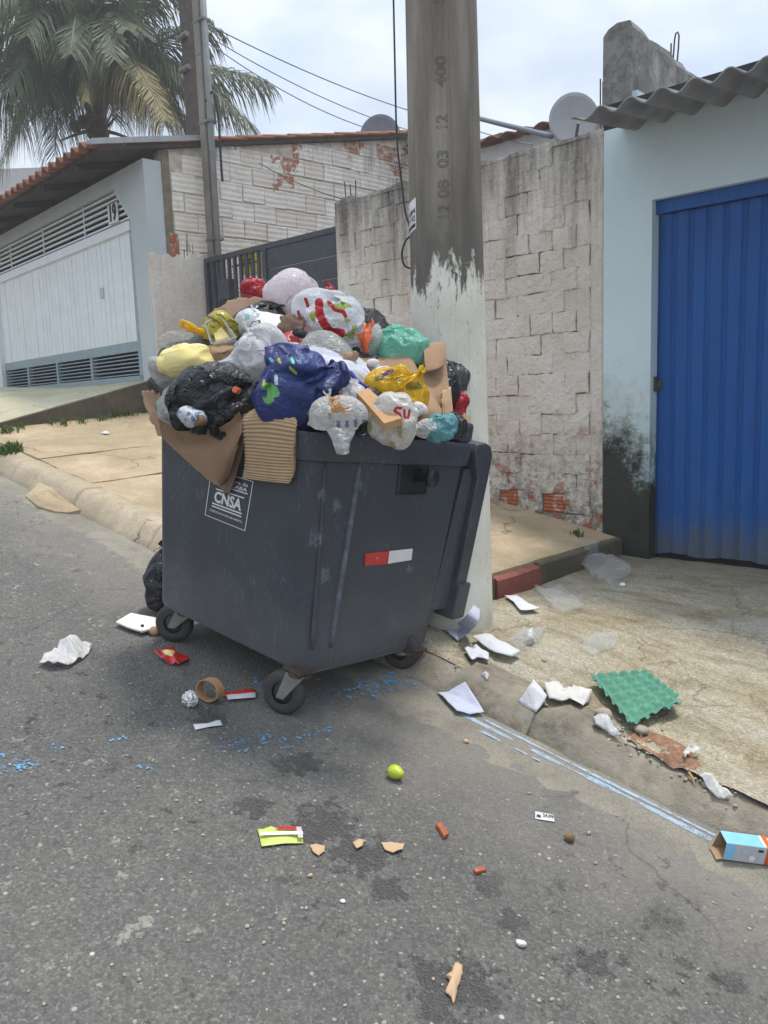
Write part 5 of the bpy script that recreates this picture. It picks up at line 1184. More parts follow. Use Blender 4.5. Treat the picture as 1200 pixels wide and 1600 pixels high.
def film(B, B0, level, seed, crease, ple=0):
    """lay slightly too much film round the contents B: it buckles into folds (rest lengths from the untied bag B0)"""
    if crease < .02: return B
    ei, ej, val = edges(level); m = len(B); F = np.array(ico(level)[1])
    nf = np.cross(B[F[:, 1]]-B[F[:, 0]], B[F[:, 2]]-B[F[:, 0]]); N = np.zeros_like(B)
    for k in range(3):
        for c in range(3): N[:, c] += np.bincount(F[:, k], nf[:, c], m)
    N /= np.linalg.norm(N, axis=1)[:, None]+1e-12
    size = np.linalg.norm(B.max(0)-B.min(0))/2; hmax = size*.26
    L0 = np.linalg.norm(B0[ei]-B0[ej], axis=1)*(1.03+crease*1.7)
    q = B/size; qq = q+.25*np.stack([vn(q*2.5, seed+1), vn(q*2.5, seed+2), vn(q*2.5, seed+3)], 1); X = B+N*(size*(.01+.15*(1-np.abs(vn(qq*2.3+seed, seed)))**4+.09*(1-np.abs(vn(qq*4.6+seed, seed+6)))**4+.02*(1-np.abs(vn(qq*10+seed, seed+8)))**3+.22*ple)*(crease/.07)**.7)[:, None]
    rs = np.random.RandomState(seed+5); cr = np.zeros(m)
    for k in range(26):
        nn = rs.normal(size=3); nn /= np.linalg.norm(nn); a_ = np.abs(qq @ nn-rs.uniform(-.55, .55))*rs.uniform(.06, .16)*rs.choice([-1, 1]); cr += a_-a_.mean()
    X += N*(size*np.clip(cr, -.22, .22)*(crease/.07)**.6*.75)[:, None]; B = B+N*(size*np.minimum(0, np.clip(cr, -.22, .22))*(crease/.07)**.6*.6)[:, None]
    for it in range(26):
        d = X[ej]-X[ei]; ln = np.linalg.norm(d, axis=1)+1e-9; g = (ln-L0)/ln*.5; g = np.where(g < 0, g*.9, g); c_ = d*g[:, None]
        for c in range(3):
            X[:, c] += (np.bincount(ei, c_[:, c], m)-np.bincount(ej, c_[:, c], m))/val*1.35
        if it % 2 == 0:
            lap = np.zeros_like(X)
            for c in range(3): lap[:, c] = (np.bincount(ei, X[ej, c], m)+np.bincount(ej, X[ei, c], m))/val-X[:, c]
            X += lap*.04
        D = X-B; o = (D*N).sum(1); tg = D-o[:, None]*N; X = B+N*np.clip(o, -.01*size, hmax)[:, None]+tg*.985
    return X
def bag(name, label, cat, px, py, d, wpx, hpx, mat, knot=(0, 1, 0), seed=1, thick=.8, crease=.07, lump=.22, level=5, roll=0.0, tuft_=1.0, prnt=None, group=None, flat=0.0, yawr=0.0, shape=None, world_c=None, pinch=.62, grow=1.12, outline=None):
    """crumpled, tied plastic bag seen at pixel (px,py), depth d, wpx x hpx pixels large"""
    if outline is not None:
        OL = np.array([(210+a/2.182, 420+b/2.182) for a, b in outline]); px, py = OL.mean(0); OL = OL-[px, py]; wpx = hpx = 2*np.linalg.norm(OL, axis=1).mean(); grow = 1.0
        oa = np.arctan2(-OL[:, 1], OL[:, 0]); orr = np.linalg.norm(OL, axis=1)/(wpx/2); i_ = np.argsort(oa); oa = oa[i_]; orr = orr[i_]; roll = 0
        def orad(xy): return np.interp(np.arctan2(xy[:, 1], xy[:, 0]), np.concatenate([oa-2*math.pi, oa, oa+2*math.pi]), np.concatenate([orr]*3))
    P, Fc = ico(level); rs = np.random.RandomState(seed); s = pxm(d)
    dims = np.array([wpx*s, hpx*s, (wpx+hpx)/2*s*thick])/2*grow
    k = np.array(knot, float); k /= np.linalg.norm(k)
    # contents push flat facets into the film
    P0_ = P; P = P+.30*lump/.2*.6*np.stack([vn(P*1.15+seed, seed+41), vn(P*1.15+seed, seed+42), vn(P*1.15+seed, seed+43)], 1) if shape is None else P; P = P/np.linalg.norm(P, axis=1)[:, None]
    ns_ = rs.normal(size=(11, 3)); ns_ /= np.linalg.norm(ns_, axis=1)[:, None]; dd = rs.uniform(.48, .92, 11)
    c = np.maximum(P @ ns_.T, .05); rr = -np.log((np.exp(-14*np.minimum(dd/c, 1.3))).sum(1)+np.exp(-14*1.08))/14
    rr = rr/np.percentile(rr, 80)
    rr *= 1+lump*.5*vn(P*1.6+seed*1.3, seed)+lump*.25*vn(P*3.4, seed+3)
    t = P @ k
    B0 = P0_*rr[:, None] if shape is None else P*rr[:, None]
    B = B0.copy(); n_ = B @ k; perp = B-n_[:, None]*k; f = sstep(t, pinch, .985) if pinch < 1 else 0*t; perp = perp*(1-.88*f)[:, None]; n_ = n_+f*.12; B = perp+n_[:, None]*k
    if shape is not None: B = shape(B); B0 = B if pinch >= 1 else B0
    if outline is not None:
        xy = P0_[:, :2]; a_ = np.arctan2(xy[:, 1], xy[:, 0]); w_ = np.hypot(B[:, 0], B[:, 1]); nb = np.round((a_+math.pi)/(2*math.pi)*48).astype(int) % 48; mx = np.zeros(48)
        np.maximum.at(mx, nb, w_); mx = np.maximum(mx, .3); mx = (mx+np.roll(mx, 1)+np.roll(mx, -1))/3; mk = np.interp((a_+math.pi)/(2*math.pi)*48, np.arange(49), np.append(mx, mx[0]))
        sc_ = (orad(xy)/mk)[:, None]; sc_ = .25+.75*sc_ if False else sc_; B = B*np.concatenate([sc_, sc_, np.ones_like(sc_)], 1); B0 = B0*np.concatenate([sc_, sc_, np.ones_like(sc_)], 1)
    ax1 = np.cross(k, [.3, .2, .9]); ax1 /= np.linalg.norm(ax1); ax2 = np.cross(k, ax1); ph = np.arctan2(P0_ @ ax2, P0_ @ ax1); g = sstep(t, -.6, .8)
    ple = (1-np.abs(vn(np.stack([np.cos(ph)*3.6, np.sin(ph)*3.6, t*.7], 1)+seed, seed+7)))**3*g
    V = film(B*dims, B0*dims, level, seed, crease, ple)/dims
    if flat: V[:, 1] = np.where(V[:, 1] < -flat, -flat+(V[:, 1]+flat)*.15, V[:, 1])
    S = V.copy(); W3 = V*dims
    # extra knot tuft
    L = [(W3, Fc)]
    if tuft_:
        tip = W3[np.argmax(t)]; kd = k*dims; kd = kd/np.linalg.norm(kd); R0 = .16*tuft_*dims.mean(); m = 26; rows = 7; T = []
        b1 = np.cross(kd, [.1, .9, .3]); b1 /= np.linalg.norm(b1); b2 = np.cross(kd, b1); off = rs.uniform(0, 6)
        for j in range(rows):
            u = j/(rows-1); r_ = R0*(.32+.2*abs(u-.15)+1.5*u**1.4)
            for i in range(m):
                a = 2*math.pi*i/m; rf = r_*(1+.55*u*math.sin(3*a+off)*math.cos(5*a+2*off)+.25*u*math.sin(9*a+off)); T.append(tip-kd*R0*.5+kd*R0*(2.6*u*(1+.3*math.sin(2*a+off)))+rf*(b1*math.cos(a)+b2*math.sin(a)*.55))
        L.append((np.array(T), [(j*m+i, j*m+(i+1) % m, (j+1)*m+(i+1) % m, (j+1)*m+i) for j in range(rows-1) for i in range(m)]))
    cr_, sr = math.cos(roll), math.sin(roll)
    V, Fall = join(L); V = np.stack([V[:, 0]*cr_-V[:, 1]*sr, V[:, 0]*sr+V[:, 1]*cr_, V[:, 2]], 1)
    rt = _rt0*math.cos(yawr)+TOW*math.sin(yawr); tw = -_rt0*math.sin(yawr)+TOW*math.cos(yawr)
    cen = at(px, py, d) if world_c is None else np.array(world_c)
    Wd = cen+V[:, :1]*rt+V[:, 1:2]*UPZ+V[:, 2:3]*tw
    o = part(name, Wd, Fall, A[mat], smooth=True); tag(o, label, cat, group)
    rgba = np.zeros((len(Wd), 4))
    if prnt is not None: rgba[:len(S)] = prnt(S, seed)
    set_print(o.data, rgba)
    return o
def rgba(mask, col): z = np.zeros((len(mask), 4)); z[:, :3] = col; z[:, 3] = mask; return z
def over(a, b): m = b[:, 3:4]; z = a.copy(); z[:, :3] = np.where((m > .05) & (m >= a[:, 3:4]*.5), b[:, :3], a[:, :3]); z[:, 3] = np.maximum(a[:, 3], b[:, 3]); return z
def ribbonmask(S, pts, w):
    d = np.full(len(S), 9.); X = S[:, :2]
    for a, b in zip(pts[:-1], pts[1:]):
        a = np.array(a); b = np.array(b); t = np.clip(((X-a) @ (b-a))/((b-a) @ (b-a)), 0, 1); d = np.minimum(d, np.linalg.norm(X-(a+t[:, None]*(b-a)), axis=1))
    return (1-np.clip((d-w+.018)/.036, 0, 1))*(S[:, 2] > -.15)
def sheet(name, label, cat, rows, mat, nu=20, nv=16, amp=.006, sc=6, thick=.004, seed=1, curved=True, fn=None, tear=0, group=None, smooth=True):
    V, F = loft(rows, nu, nv, curved)
    if tear:
        m = nu+1; idx = np.arange(len(V)); i = idx % m; j = idx//m; c = V.mean(0); e = ((i == 0) | (i == nu) | (j == 0) | (j == nu)); V = V+np.where(e, tear*fbm(V*45, seed+4), 0)[:, None]*(V-c)/(np.linalg.norm(V-c, axis=1)[:, None]+1e-6)
    a = amp*fbm(V*sc, seed, 3)
    if fn is not None:
        i = np.arange(len(V)) % (nu+1)/nu; j = np.arange(len(V))//(nu+1)/nv; a = a+fn(i, j)
    V = disp_n(V, F, a); o = part(name, V, F, A[mat] if isinstance(mat, str) else mat, smooth=smooth); solid(o, thick, 0)
    return tag(o, label, cat, group)
def cuboid(name, label, cat, quad, depthvec, mats, group=None, dent=.004, seed=1, bev=.004):
    """box from 4 world corners (front face, ccw) and an extrusion vector, slightly dented"""
    q = np.array(quad, float); n = 8; L = []
    dv = np.array(depthvec)
    fc = [(q[0], q[1], q[2], q[3]), (q[1], q[1]+dv, q[2]+dv, q[2]), (q[1]+dv, q[0]+dv, q[3]+dv, q[2]+dv), (q[0]+dv, q[0], q[3], q[3]+dv), (q[3], q[2], q[2]+dv, q[3]+dv), (q[0]+dv, q[1]+dv, q[1], q[0])]
    for f in fc: L.append(grid(n, n, lambda u, v: (f[0]*(1-u)+f[1]*u)*(1-v)+(f[3]*(1-u)+f[2]*u)*v))
    V, F = join(L); V = V+dent*np.stack([fbm(V*9, seed), fbm(V*9, seed+1), fbm(V*9, seed+2)], 1)
    o = part(name, V, F, mats[0]); 
    for m in mats[1:]: o.data.materials.append(m)
    nf = n*n
    for i, p in enumerate(o.data.polygons): p.material_index = min(len(mats)-1, i//nf) if len(mats) > 1 else 0
    return tag(o, label, cat, group)

# ------------------------------------------------------------------ rubbish: filling of the container
V, F = ico(5)
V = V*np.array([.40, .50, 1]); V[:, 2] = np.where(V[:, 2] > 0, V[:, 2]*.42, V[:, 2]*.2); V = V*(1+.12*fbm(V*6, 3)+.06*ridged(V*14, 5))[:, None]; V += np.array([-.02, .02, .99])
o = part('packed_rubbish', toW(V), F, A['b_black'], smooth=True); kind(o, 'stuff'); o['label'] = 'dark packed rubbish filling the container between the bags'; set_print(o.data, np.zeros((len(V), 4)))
# a black sack deep in the heap keeps gaps dark
G = 'rubbish bags heaped in the container'
# ---- back of the heap
bag('plastic_bag', 'pinkish white tied bag crowning the rubbish heap', 'bag', 455, 470, 3.72, 84, 74, 'b_pink', (-.8, -.6, .2), 3, .9, .12, .4, 5, group=G, tuft_=.8, outline=[(470,70),(500,40),(550,30),(590,50),(618,85),(590,112),(565,135),(520,165),(480,172),(435,160),(430,140),(455,120)])
bag('plastic_bag', 'small red bag poking up behind the dark cardboard flap', 'bag', 398, 457, 3.95, 44, 32, 'b_red', (.9, .1, 0), 4, .7, .10, .3, 5, group=G, outline=[(365,70),(400,45),(430,42),(445,70),(465,92),(420,100),(380,95)])
bag('plastic_bag', 'smoky grey see-through bag behind the red and white printed bag', 'bag', 577, 508, 3.75, 74, 66, 'b_dark', (-.3, -.9, 0), 5, .8, .06, .2, 5, group=G, tuft_=0, outline=[(735,125),(790,138),(842,172),(870,218),(840,260),(780,240),(745,180)])
bag('plastic_bag', 'small smoky bag sticking out behind the upright cardboard box', 'bag', 712, 592, 3.75, 46, 52, 'b_dark', (.6, -.8, .1), 6, .7, .10, .3, 5, group=G, outline=[(1050,310),(1080,312),(1133,350),(1112,400),(1078,432),(1050,390)])
def p_extra(S, sd):
    z = rgba(ribbonmask(S, [(-.30, .62), (-.30, .25), (-.18, -.05), (.02, -.32), (.36, -.36)], .13), (.55, .02, .03))
    z = over(z, rgba(ribbonmask(S, [(.0, .62), (.18, .36), (.46, .26), (.52, .12)], .06), (.55, .02, .03)))
    z = over(z, rgba(ribbonmask(S, [(-.72, .72), (-.66, .48)], .05), (.5, .02, .04)))
    z = over(z, rgba(ribbonmask(S, [(-.98, .35), (-.86, -.2), (-.75, -.6)], .05), (.50, .03, .06)))
    gm = (vn(S*4+3, 8) > .30) & (ribbonmask(S, [(-.40, .2), (-.30, -.4), (.1, -.6), (.55, -.55), (.7, -.1), (.6, .3), (.1, .6)], .16) > 0) & (z[:, 3] < .5)
    z = over(z, rgba(gm.astype(float), (.36, .52, .12)))
    bm_ = ((vn(S*3, 9) > .22) & (S[:, 0] < -.35) & (S[:, 1] < .1) & (z[:, 3] < .5)); z = over(z, rgba(bm_.astype(float), (.36, .50, .70)))
    return z
bag('printed_bag', 'big white bag with red and green print on top of the heap', 'bag', 518, 507, 3.42, 100, 100, 'b_print', (.35, .95, -.3), 12, .75, .085, .28, 6, roll=-.25, prnt=p_extra, group=G, tuft_=.0, pinch=.8, outline=[(568,120),(600,90),(650,82),(700,100),(740,140),(770,200),(775,280),(720,298),(640,288),(605,250),(580,180)])
bag('plastic_bag', 'little red knotted bag end behind the red and white printed bag', 'bag', 513, 460, 3.55, 22, 22, 'b_red', (0, 1, 0), 14, .6, .15, .3, 4, group=G)
bag('plastic_bag', 'milky clear bag wedged between snack packet and green bag', 'bag', 586, 540, 3.42, 36, 48, 'b_milky', (.1, 1, 0), 15, .6, .12, .3, 4, group=G)
bag('plastic_bag', 'bright green see-through bag at the right of the heap', 'bag', 630, 552, 3.42, 84, 92, 'b_green', (-.55, .8, 0), 17, .7, .07, .2, 6, roll=.15, group=G, tuft_=.8, outline=[(818,300),(850,230),(885,196),(930,225),(990,270),(997,310),(985,368),(950,330),(900,312),(860,316)])
# orange snack packet
sheet('snack_packet', 'orange and red crumpled snack packet beside the printed bag', 'packet', [[at(556, 523, 3.36), at(568, 515, 3.33), at(583, 492, 3.36)], [at(558, 530, 3.35), at(572, 528, 3.31), at(584, 508, 3.35)], [at(566, 548, 3.34), at(574, 550, 3.31), at(580, 532, 3.33)]], 'orange', 20, 20, .012, 16, .003, 3, curved=False, tear=.015)
# ---- cardboard at the back left
sheet('cardboard_flap', 'dark brown cardboard flap standing behind the yellow bag', 'cardboard', [[at(326, 492, 3.75), at(352, 474, 3.78), at(385, 465, 3.82), at(425, 470, 3.82)], [at(332, 512, 3.7), at(360, 503, 3.7), at(395, 498, 3.72), at(430, 500, 3.75)], [at(345, 530, 3.66), at(370, 530, 3.66), at(400, 528, 3.66), at(432, 528, 3.7)]], 'card2', 24, 14, .006, 7, .005, 4, tear=.01)
# yellow striped bag with a loop handle
def p_stripe(S, sd): return rgba(((np.sin(S[:, 0]*9+S[:, 1]*16) > .35) & (vn(S*3, 4) > -.25)).astype(float), (.16, .17, .03))
yb = bag('yellow_bag', 'yellow striped carrier bag with a raised loop handle', 'bag', 350, 522, 3.48, 76, 46, 'ylstripe', (-1, .1, .1), 21, .7, .07, .2, 5, prnt=p_stripe, group=G, tuft_=.7, outline=[(205,228),(240,185),(290,168),(350,185),(378,230),(335,262),(240,272)])
hl = [at(318, 523, 3.42), at(303, 517, 3.40), at(286, 510, 3.38), at(283, 504, 3.37), at(291, 504, 3.37), at(308, 514, 3.37), at(320, 519, 3.38)]
P_, _ = loft([[p, p] for p in hl], 1, 40); V, F = tube(P_[::2], [.009+.002*math.sin(i*.9) for i in range(41)], 8); o = part('loop_handle', V, F, A['b_yellow'], yb, smooth=True); o.data.transform(Matrix.Translation(Vector(LOC[yb.name])-Vector(yb.location))); set_print(o.data, np.zeros((len(V), 4)))
# clear food tray
qd = [at(330, 540, 3.36), at(372, 530, 3.36), at(347, 498, 3.42), at(320, 505, 3.42)]
TR = np.array(qd); tn = np.cross(TR[1]-TR[0], TR[3]-TR[0]); tn /= np.linalg.norm(tn); tn = tn if np.dot(tn, _fw) < 0 else -tn
tc_ = TR.mean(0); rim = [tc_+(p-tc_)*s+tn*o_ for s, o_ in ((1.0, .012), (.93, .012), (.84, -.03)) for p in TR]
o = part('food_tray', rim, [(0, 1, 5, 4), (1, 2, 6, 5), (2, 3, 7, 6), (3, 0, 4, 7), (4, 5, 9, 8), (5, 6, 10, 9), (6, 7, 11, 10), (7, 4, 8, 11), (8, 9, 10, 11)], A['b_milky']); solid(o, .003); bevel(o, .006); set_print(o.data, np.zeros((12, 4))); tag(o, 'clear plastic food tray lying on the yellow striped bag', 'tray')
V = [tc_+(p-tc_)*.62-tn*.026 for p in TR]; V2 = [tc_+(p-tc_)*.5-tn*.012 for p in TR]; yb2 = part('food_residue', np.array(V+V2), [(4, 5, 6, 7), (0, 1, 5, 4), (1, 2, 6, 5), (2, 3, 7, 6), (3, 0, 4, 7)], A['yfoam'], o)
yb2.data.transform(Matrix.Translation(Vector(LOC[o.name])-Vector(o.location)))
# pale yellow padded pack
def pad(V): return np.stack([np.sign(V[:, 0])*np.abs(V[:, 0])**.42, np.sign(V[:, 1])*np.abs(V[:, 1])**.5, np.sign(V[:, 2])*np.abs(V[:, 2])**.6], 1)
bag('padded_pack', 'pale yellow puffy rectangular pack at the left of the heap', 'pack', 293, 562, 3.30, 72, 34, 'yfoam', (1, .2, -.4), 23, 1.1, .03, .06, roll=.16, shape=pad, tuft_=0, pinch=2, yawr=.3)
sheet('paper_bag', 'brown crumpled paper bag beside the pale yellow pack', 'paper bag', [[at(325, 540, 3.38), at(345, 534, 3.40), at(371, 533, 3.4)], [at(327, 556, 3.33), at(348, 548, 3.30), at(372, 545, 3.34)], [at(332, 567, 3.34), at(350, 566, 3.32), at(368, 562, 3.36)]], 'card', 20, 16, .014, 18, .003, 5, curved=False, tear=.01)
bag('plastic_film', 'loose wisp of clear film behind the pale yellow pack', 'film', 284, 536, 3.42, 54, 26, 'b_clear', (-1, 0, 0), 25, .7, .16, .3, 4, roll=-.2, tuft_=0)
# ---- left edge
bag('plastic_bag', 'pale white bag peeking out under the yellow pack', 'bag', 268, 585, 3.40, 62, 50, 'b_grey', (-.9, .5, 0), 27, .8, .09, .2, 5, group=G, outline=[(58,330),(100,300),(130,345),(205,340),(195,385),(130,420),(85,375)])
bag('plastic_bag', 'dark bag corner sticking out at the far left rim', 'bag', 258, 604, 3.55, 40, 40, 'b_dark', (-1, .2, 0), 28, .8, .10, .3, 4, group=G, tuft_=0)
sheet('plastic_sheet', 'dirty grey white plastic hanging limp over the left rim', 'plastic sheet', [[at(283, 582, 3.28), at(300, 580, 3.26), at(316, 588, 3.24)], [at(262, 606, 3.28), at(282, 604, 3.23), at(306, 604, 3.2)], [at(246, 628, 3.30), at(264, 630, 3.25), at(290, 622, 3.2)], [at(247, 648, 3.3), at(258, 655, 3.26), at(272, 644, 3.24)], [at(252, 664, 3.3), at(259, 668, 3.27), at(266, 660, 3.25)]], 'b_grey', 26, 40, .010, 26, .002, 6)
# ribbed white plastic tube
a0, a1 = at(318, 590, 3.2), at(372, 577, 3.25); n = 40
V, F = tube([a0+(a1-a0)*k/n for k in range(n+1)], [.048+.004*math.sin(k*1.9) for k in range(n+1)], 24); tag(part('ribbed_bottle', V, F, A['b_milky'], smooth=True), 'pale ribbed plastic bottle lying under the white knotted bag', 'bottle')
set_print(bpy.data.objects['ribbed_bottle'].data, np.zeros((len(V), 4)))
bag('plastic_bag', 'white knotted bag between the blue bag and the yellow pack', 'bag', 398, 562, 3.18, 92, 60, 'b_white', (.1, 1, .15), 31, .8, .085, .2, 6, group=G, tuft_=1.0, outline=[(300,322),(340,270),(370,240),(430,228),(505,240),(500,280),(450,320),(410,356),(350,350)])
# ---- black bag and what spills from it
def p_b(S, sd): return rgba(np.zeros(len(S)), (0, 0, 0))
bag('plastic_bag', 'smoky black full bag with food scraps showing through', 'bag', 346, 620, 3.10, 90, 80, 'b_dark', (.9, .2, .2), 33, .85, .05, .16, 6, group=G, tuft_=0, outline=[(215,400),(238,356),(300,348),(372,346),(390,400),(355,465),(290,505),(238,512),(210,460)])
bag('plastic_bag', 'glossy black bag torn open over the front left rim', 'bag', 0, 0, 3.08, 136, 84, 'b_black', (.8, .6, .2), 34, .40, .09, .2, 6, group=G, tuft_=.0, outline=[(128,505),(190,530),(250,530),(310,500),(350,450),(375,395),(395,370),(432,415),(445,480),(400,510),(340,545),(270,574),(190,560),(135,538)])
bag('crumpled_wrap', 'crumpled silvery white wrapper spilling from the black bag', 'wrapper', 298, 652, 2.98, 34, 24, 'b_print', (.8, -.3, 0), 35, .7, .16, .3, 4, prnt=lambda S, s: rgba((vn(S*3, 4) > .25).astype(float), (.25, .33, .52)), tuft_=0)
cp = at(372, 611, 2.96); V, F = tube([cp, cp+np.array([.008, -.02, .006])], [.013, .012], 14); tag(part('bottle_cap', V, F, A['orange']), 'small orange bottle cap on the smoky black bag', 'bottle cap')
V, F = ico(3); V = V*np.array([.035, .02, .02])*(1+.3*vn(V*2, 4))[:, None]+at(312, 657, 2.97); tag(part('food_scrap', V, F, A['nut'], smooth=True), 'brown food scrap beside the silvery wrapper in the black bag', 'food')
# ---- the blue bag
def p_blue(S, sd):
    z = rgba((ribbonmask(S, [(-.72, -.25), (-.60, -.35), (-.72, -.42)], .17)*(vn(S*6, 3) > -.35)), (.14, .42, .10))
    z = over(z, rgba(ribbonmask(S, [(-.52, .06), (-.50, -.12)], .045), (.45, .5, .55)))
    for a, b, col in (((-.45, .46), (-.40, .38), (.48, .50, .03)), ((-.12, .46), (-.06, .34), (.12, .62, .40)), ((-.16, .24), (-.02, .10), (.40, .48, .02)), ((-.86, -.02), (-.84, -.14), (.45, .45, .04)), ((.05, .40), (.10, .34), (.05, .2, .5)), ((-.7, .5), (-.64, .44), (.10, .35, .5)), ((.52, -.60), (.60, -.66), (.45, .5, .6))): z = over(z, rgba(ribbonmask(S, [a, b], .035), col))
    return over(z, rgba(ribbonmask(S, [(.25, -.80), (.5, -.62)], .10)*(vn(S*7, 5) > 0), (.05, .22, .08)))
def blueshape(V): W = V.copy(); W[:, 1] *= (1-.18*V[:, 0]); W[:, 1] -= .12*V[:, 0]; return W
bag('blue_bag', 'big royal blue bag with small bright printed figures on the front rim', 'bag', 473, 600, 2.98, 138, 112, 'b_blue', (.95, .35, .1), 41, .75, .05, .2, 6, prnt=p_blue, shape=blueshape, tuft_=0, pinch=.7, group=G, outline=[(433,275),(480,252),(530,260),(580,288),(625,312),(690,325),(729,350),(722,390),(685,430),(645,475),(592,530),(500,508),(448,475),(428,410),(440,340)])
# ---- cartons between
c = [at(395, 520, 3.42), at(447, 514, 3.36), at(436, 497, 3.46), at(391, 486, 3.50)]
cuboid('white_carton', 'white carton with a black label reading SPAN upside down', 'carton', c, HD*.10+np.array([0, 0, .02]), [A['foam']], seed=4, dent=.006)
lq = [at(398, 517, 3.405), at(411, 514, 3.39), at(407, 500, 3.43), at(394, 503, 3.44)]
lq = [p-HD*.012 for p in lq]; lo_ = bpy.data.objects['white_carton']
o = part('carton_label', np.array(lq), [(0, 1, 2, 3)], A['darkprint'], lo_); o.data.transform(Matrix.Translation(Vector(LOC[lo_.name])-Vector(lo_.location)))
tv = text_mesh('SPAN', 1, 0, 'LEFT', .03); P_ = tv[0]; lo, hi = P_.min(0), P_.max(0); Vt = []
for p in P_:
    s_ = (p[0]-lo[0])/(hi[0]-lo[0]); t_ = (p[1]-lo[1])/(hi[1]-lo[1]); s_, t_ = .16+.68*(1-t_), .12+.76*s_
    Vt.append((np.array(lq[0])*(1-s_)+np.array(lq[1])*s_)*(1-t_)+(np.array(lq[3])*(1-s_)+np.array(lq[2])*s_)*t_-HD*.002)
o = part('carton_lettering', Vt, tv[1], A['white'], lo_); o.data.transform(Matrix.Translation(Vector(LOC[lo_.name])-Vector(lo_.location)))
bag('plastic_bag', 'small white bag with faint teal print left of the carton', 'bag', 390, 508, 3.5, 36, 44, 'b_print', (.2, 1, 0), 44, .6, .10, .3, 4, prnt=lambda S, s: rgba((vn(S*2.5, 4) > .3).astype(float), (.35, .60, .58)), group=G)
sheet('paper_bag', 'dark brown folded paper bag below the pinkish white bag', 'paper bag', [[at(440, 505, 3.36), at(455, 490, 3.40), at(476, 481, 3.42)], [at(438, 516, 3.33), at(456, 506, 3.33), at(474, 497, 3.36)], [at(446, 526, 3.33), at(460, 520, 3.31), at(474, 512, 3.34)]], 'card2', 24, 20, .022, 14, .003, 8, curved=False, tear=.02)
rq = [at(436, 541, 3.24), at(482, 548, 3.26), at(476, 506, 3.36), at(438, 524, 3.32)]
rb = cuboid('red_box', 'red cardboard box with pale capital letters behind the blue bag', 'box', rq, HD*.12, [A['redpack']], seed=7, dent=.004)
tv = text_mesh('ORE', 1, 0, 'LEFT', .02); P_ = tv[0]; lo, hi = P_.min(0), P_.max(0); Vt = []
for p in P_:
    s_ = .30+.66*(p[0]-lo[0])/(hi[0]-lo[0]); t_ = .38+.42*(p[1]-lo[1])/(hi[1]-lo[1]); Vt.append((np.array(rq[0])*(1-s_)+np.array(rq[1])*s_)*(1-t_)+(np.array(rq[3])*(1-s_)+np.array(rq[2])*s_)*t_-HD*.010)
o = part('box_lettering', Vt, tv[1], m_plain('pale_red_print', (.58, .30, .28), .5, .05), rb); o.data.transform(Matrix.Translation(Vector(LOC[rb.name])-Vector(rb.location)))
for i, (px, py, lb, cm) in enumerate(((459, 540, 'small white bottle with red cap behind the blue bag', 'redpack'), (478, 552, 'small white bottle with white cap behind the blue bag', 'foam'))):
    b = at(px, py+10, 3.12); T = thing('small_bottle', lb, 'bottle', b, 'small bottles'); V, F = tube([b, b+[0, 0, .03], b+[0.003, 0, .04]], [.02, .02, .012], 14); part('bottle_body', V, F, A['foam'], T, smooth=True); V, F = tube([b+[0.003, 0, .038], b+[.004, 0, .058]], .014, 14); part('cap', V, F, A[cm], T)
# striped candy wrapper
bag('wrapper', 'orange and green striped wrapper behind the white knotted bag', 'wrapper', 412, 527, 3.32, 50, 26, 'b_print', (1, 0, 0), 46, .6, .10, .2, 4, prnt=lambda S, s: over(rgba((np.sin(S[:, 1]*9) > .2).astype(float), (.62, .30, .10)), rgba((np.sin(S[:, 1]*9+2) > .75).astype(float), (.25, .5, .2))), tuft_=.5)
# white shirt with blue trim
sheet('white_shirt', 'white cloth shirt with blue trim draped behind the blue bag', 'shirt', [[at(476, 548, 3.2), at(496, 546, 3.26), at(520, 550, 3.26), at(548, 556, 3.3), at(566, 566, 3.3)], [at(486, 560, 3.10), at(508, 560, 3.08), at(530, 566, 3.06), at(556, 574, 3.12), at(578, 586, 3.2)], [at(510, 575, 3.05), at(525, 578, 3.02), at(545, 590, 3.02), at(562, 596, 3.06), at(580, 604, 3.12)], [at(525, 590, 3.0), at(535, 594, 2.99), at(548, 602, 2.99), at(560, 608, 3.0), at(572, 614, 3.05)]], 'cloth', 50, 40, .016, 13, .003, 9)
wv = [at(548, 582, 3.03), at(556, 592, 3.0), at(564, 600, 2.99), at(577, 609, 3.02)]; P_, _ = loft([[p, p] for p in wv], 1, 24); V, F = tube(P_[::2], .008, 8); sh_ = bpy.data.objects['white_shirt']; o = part('shirt_trim', V, F, m_plain('blue_cloth', (.035, .05, .25), .8, .15), sh_, smooth=True); o.data.transform(Matrix.Translation(Vector(LOC[sh_.name])-Vector(sh_.location)))
# ---- right half
bag('plastic_bag', 'small crumpled white bag under the brown board', 'bag', 553, 617, 2.98, 44, 42, 'b_white', (.2, 1, 0), 51, .7, .12, .3, 5, group=G, outline=[(695,420),(740,398),(785,440),(765,475),(708,458)])
bag('plastic_bag', 'small black bag between bread bag and store bag', 'bag', 565, 643, 2.96, 64, 52, 'b_black', (.3, .9, 0), 52, .6, .08, .2, 5, group=G, tuft_=.5, outline=[(680,455),(740,460),(808,500),(800,560),(740,550),(700,500)])
def p_bread(S, sd):
    z = rgba(((vn(S*2.6, 5) > -.05) & (S[:, 0] > -.35) & (S[:, 1] > -.1) & (S[:, 0] < .6)).astype(float), (.55, .27, .09)); z = over(z, rgba(((vn(S*6, 7) > .25) & (z[:, 3] > .5)).astype(float), (.70, .52, .36)))
    return over(z, rgba(((np.sin(S[:, 0]*16) > .2) & (S[:, 1] < -.15) & (S[:, 1] > -.5) & (S[:, 0] > -.1)).astype(float), (.20, .22, .40)))
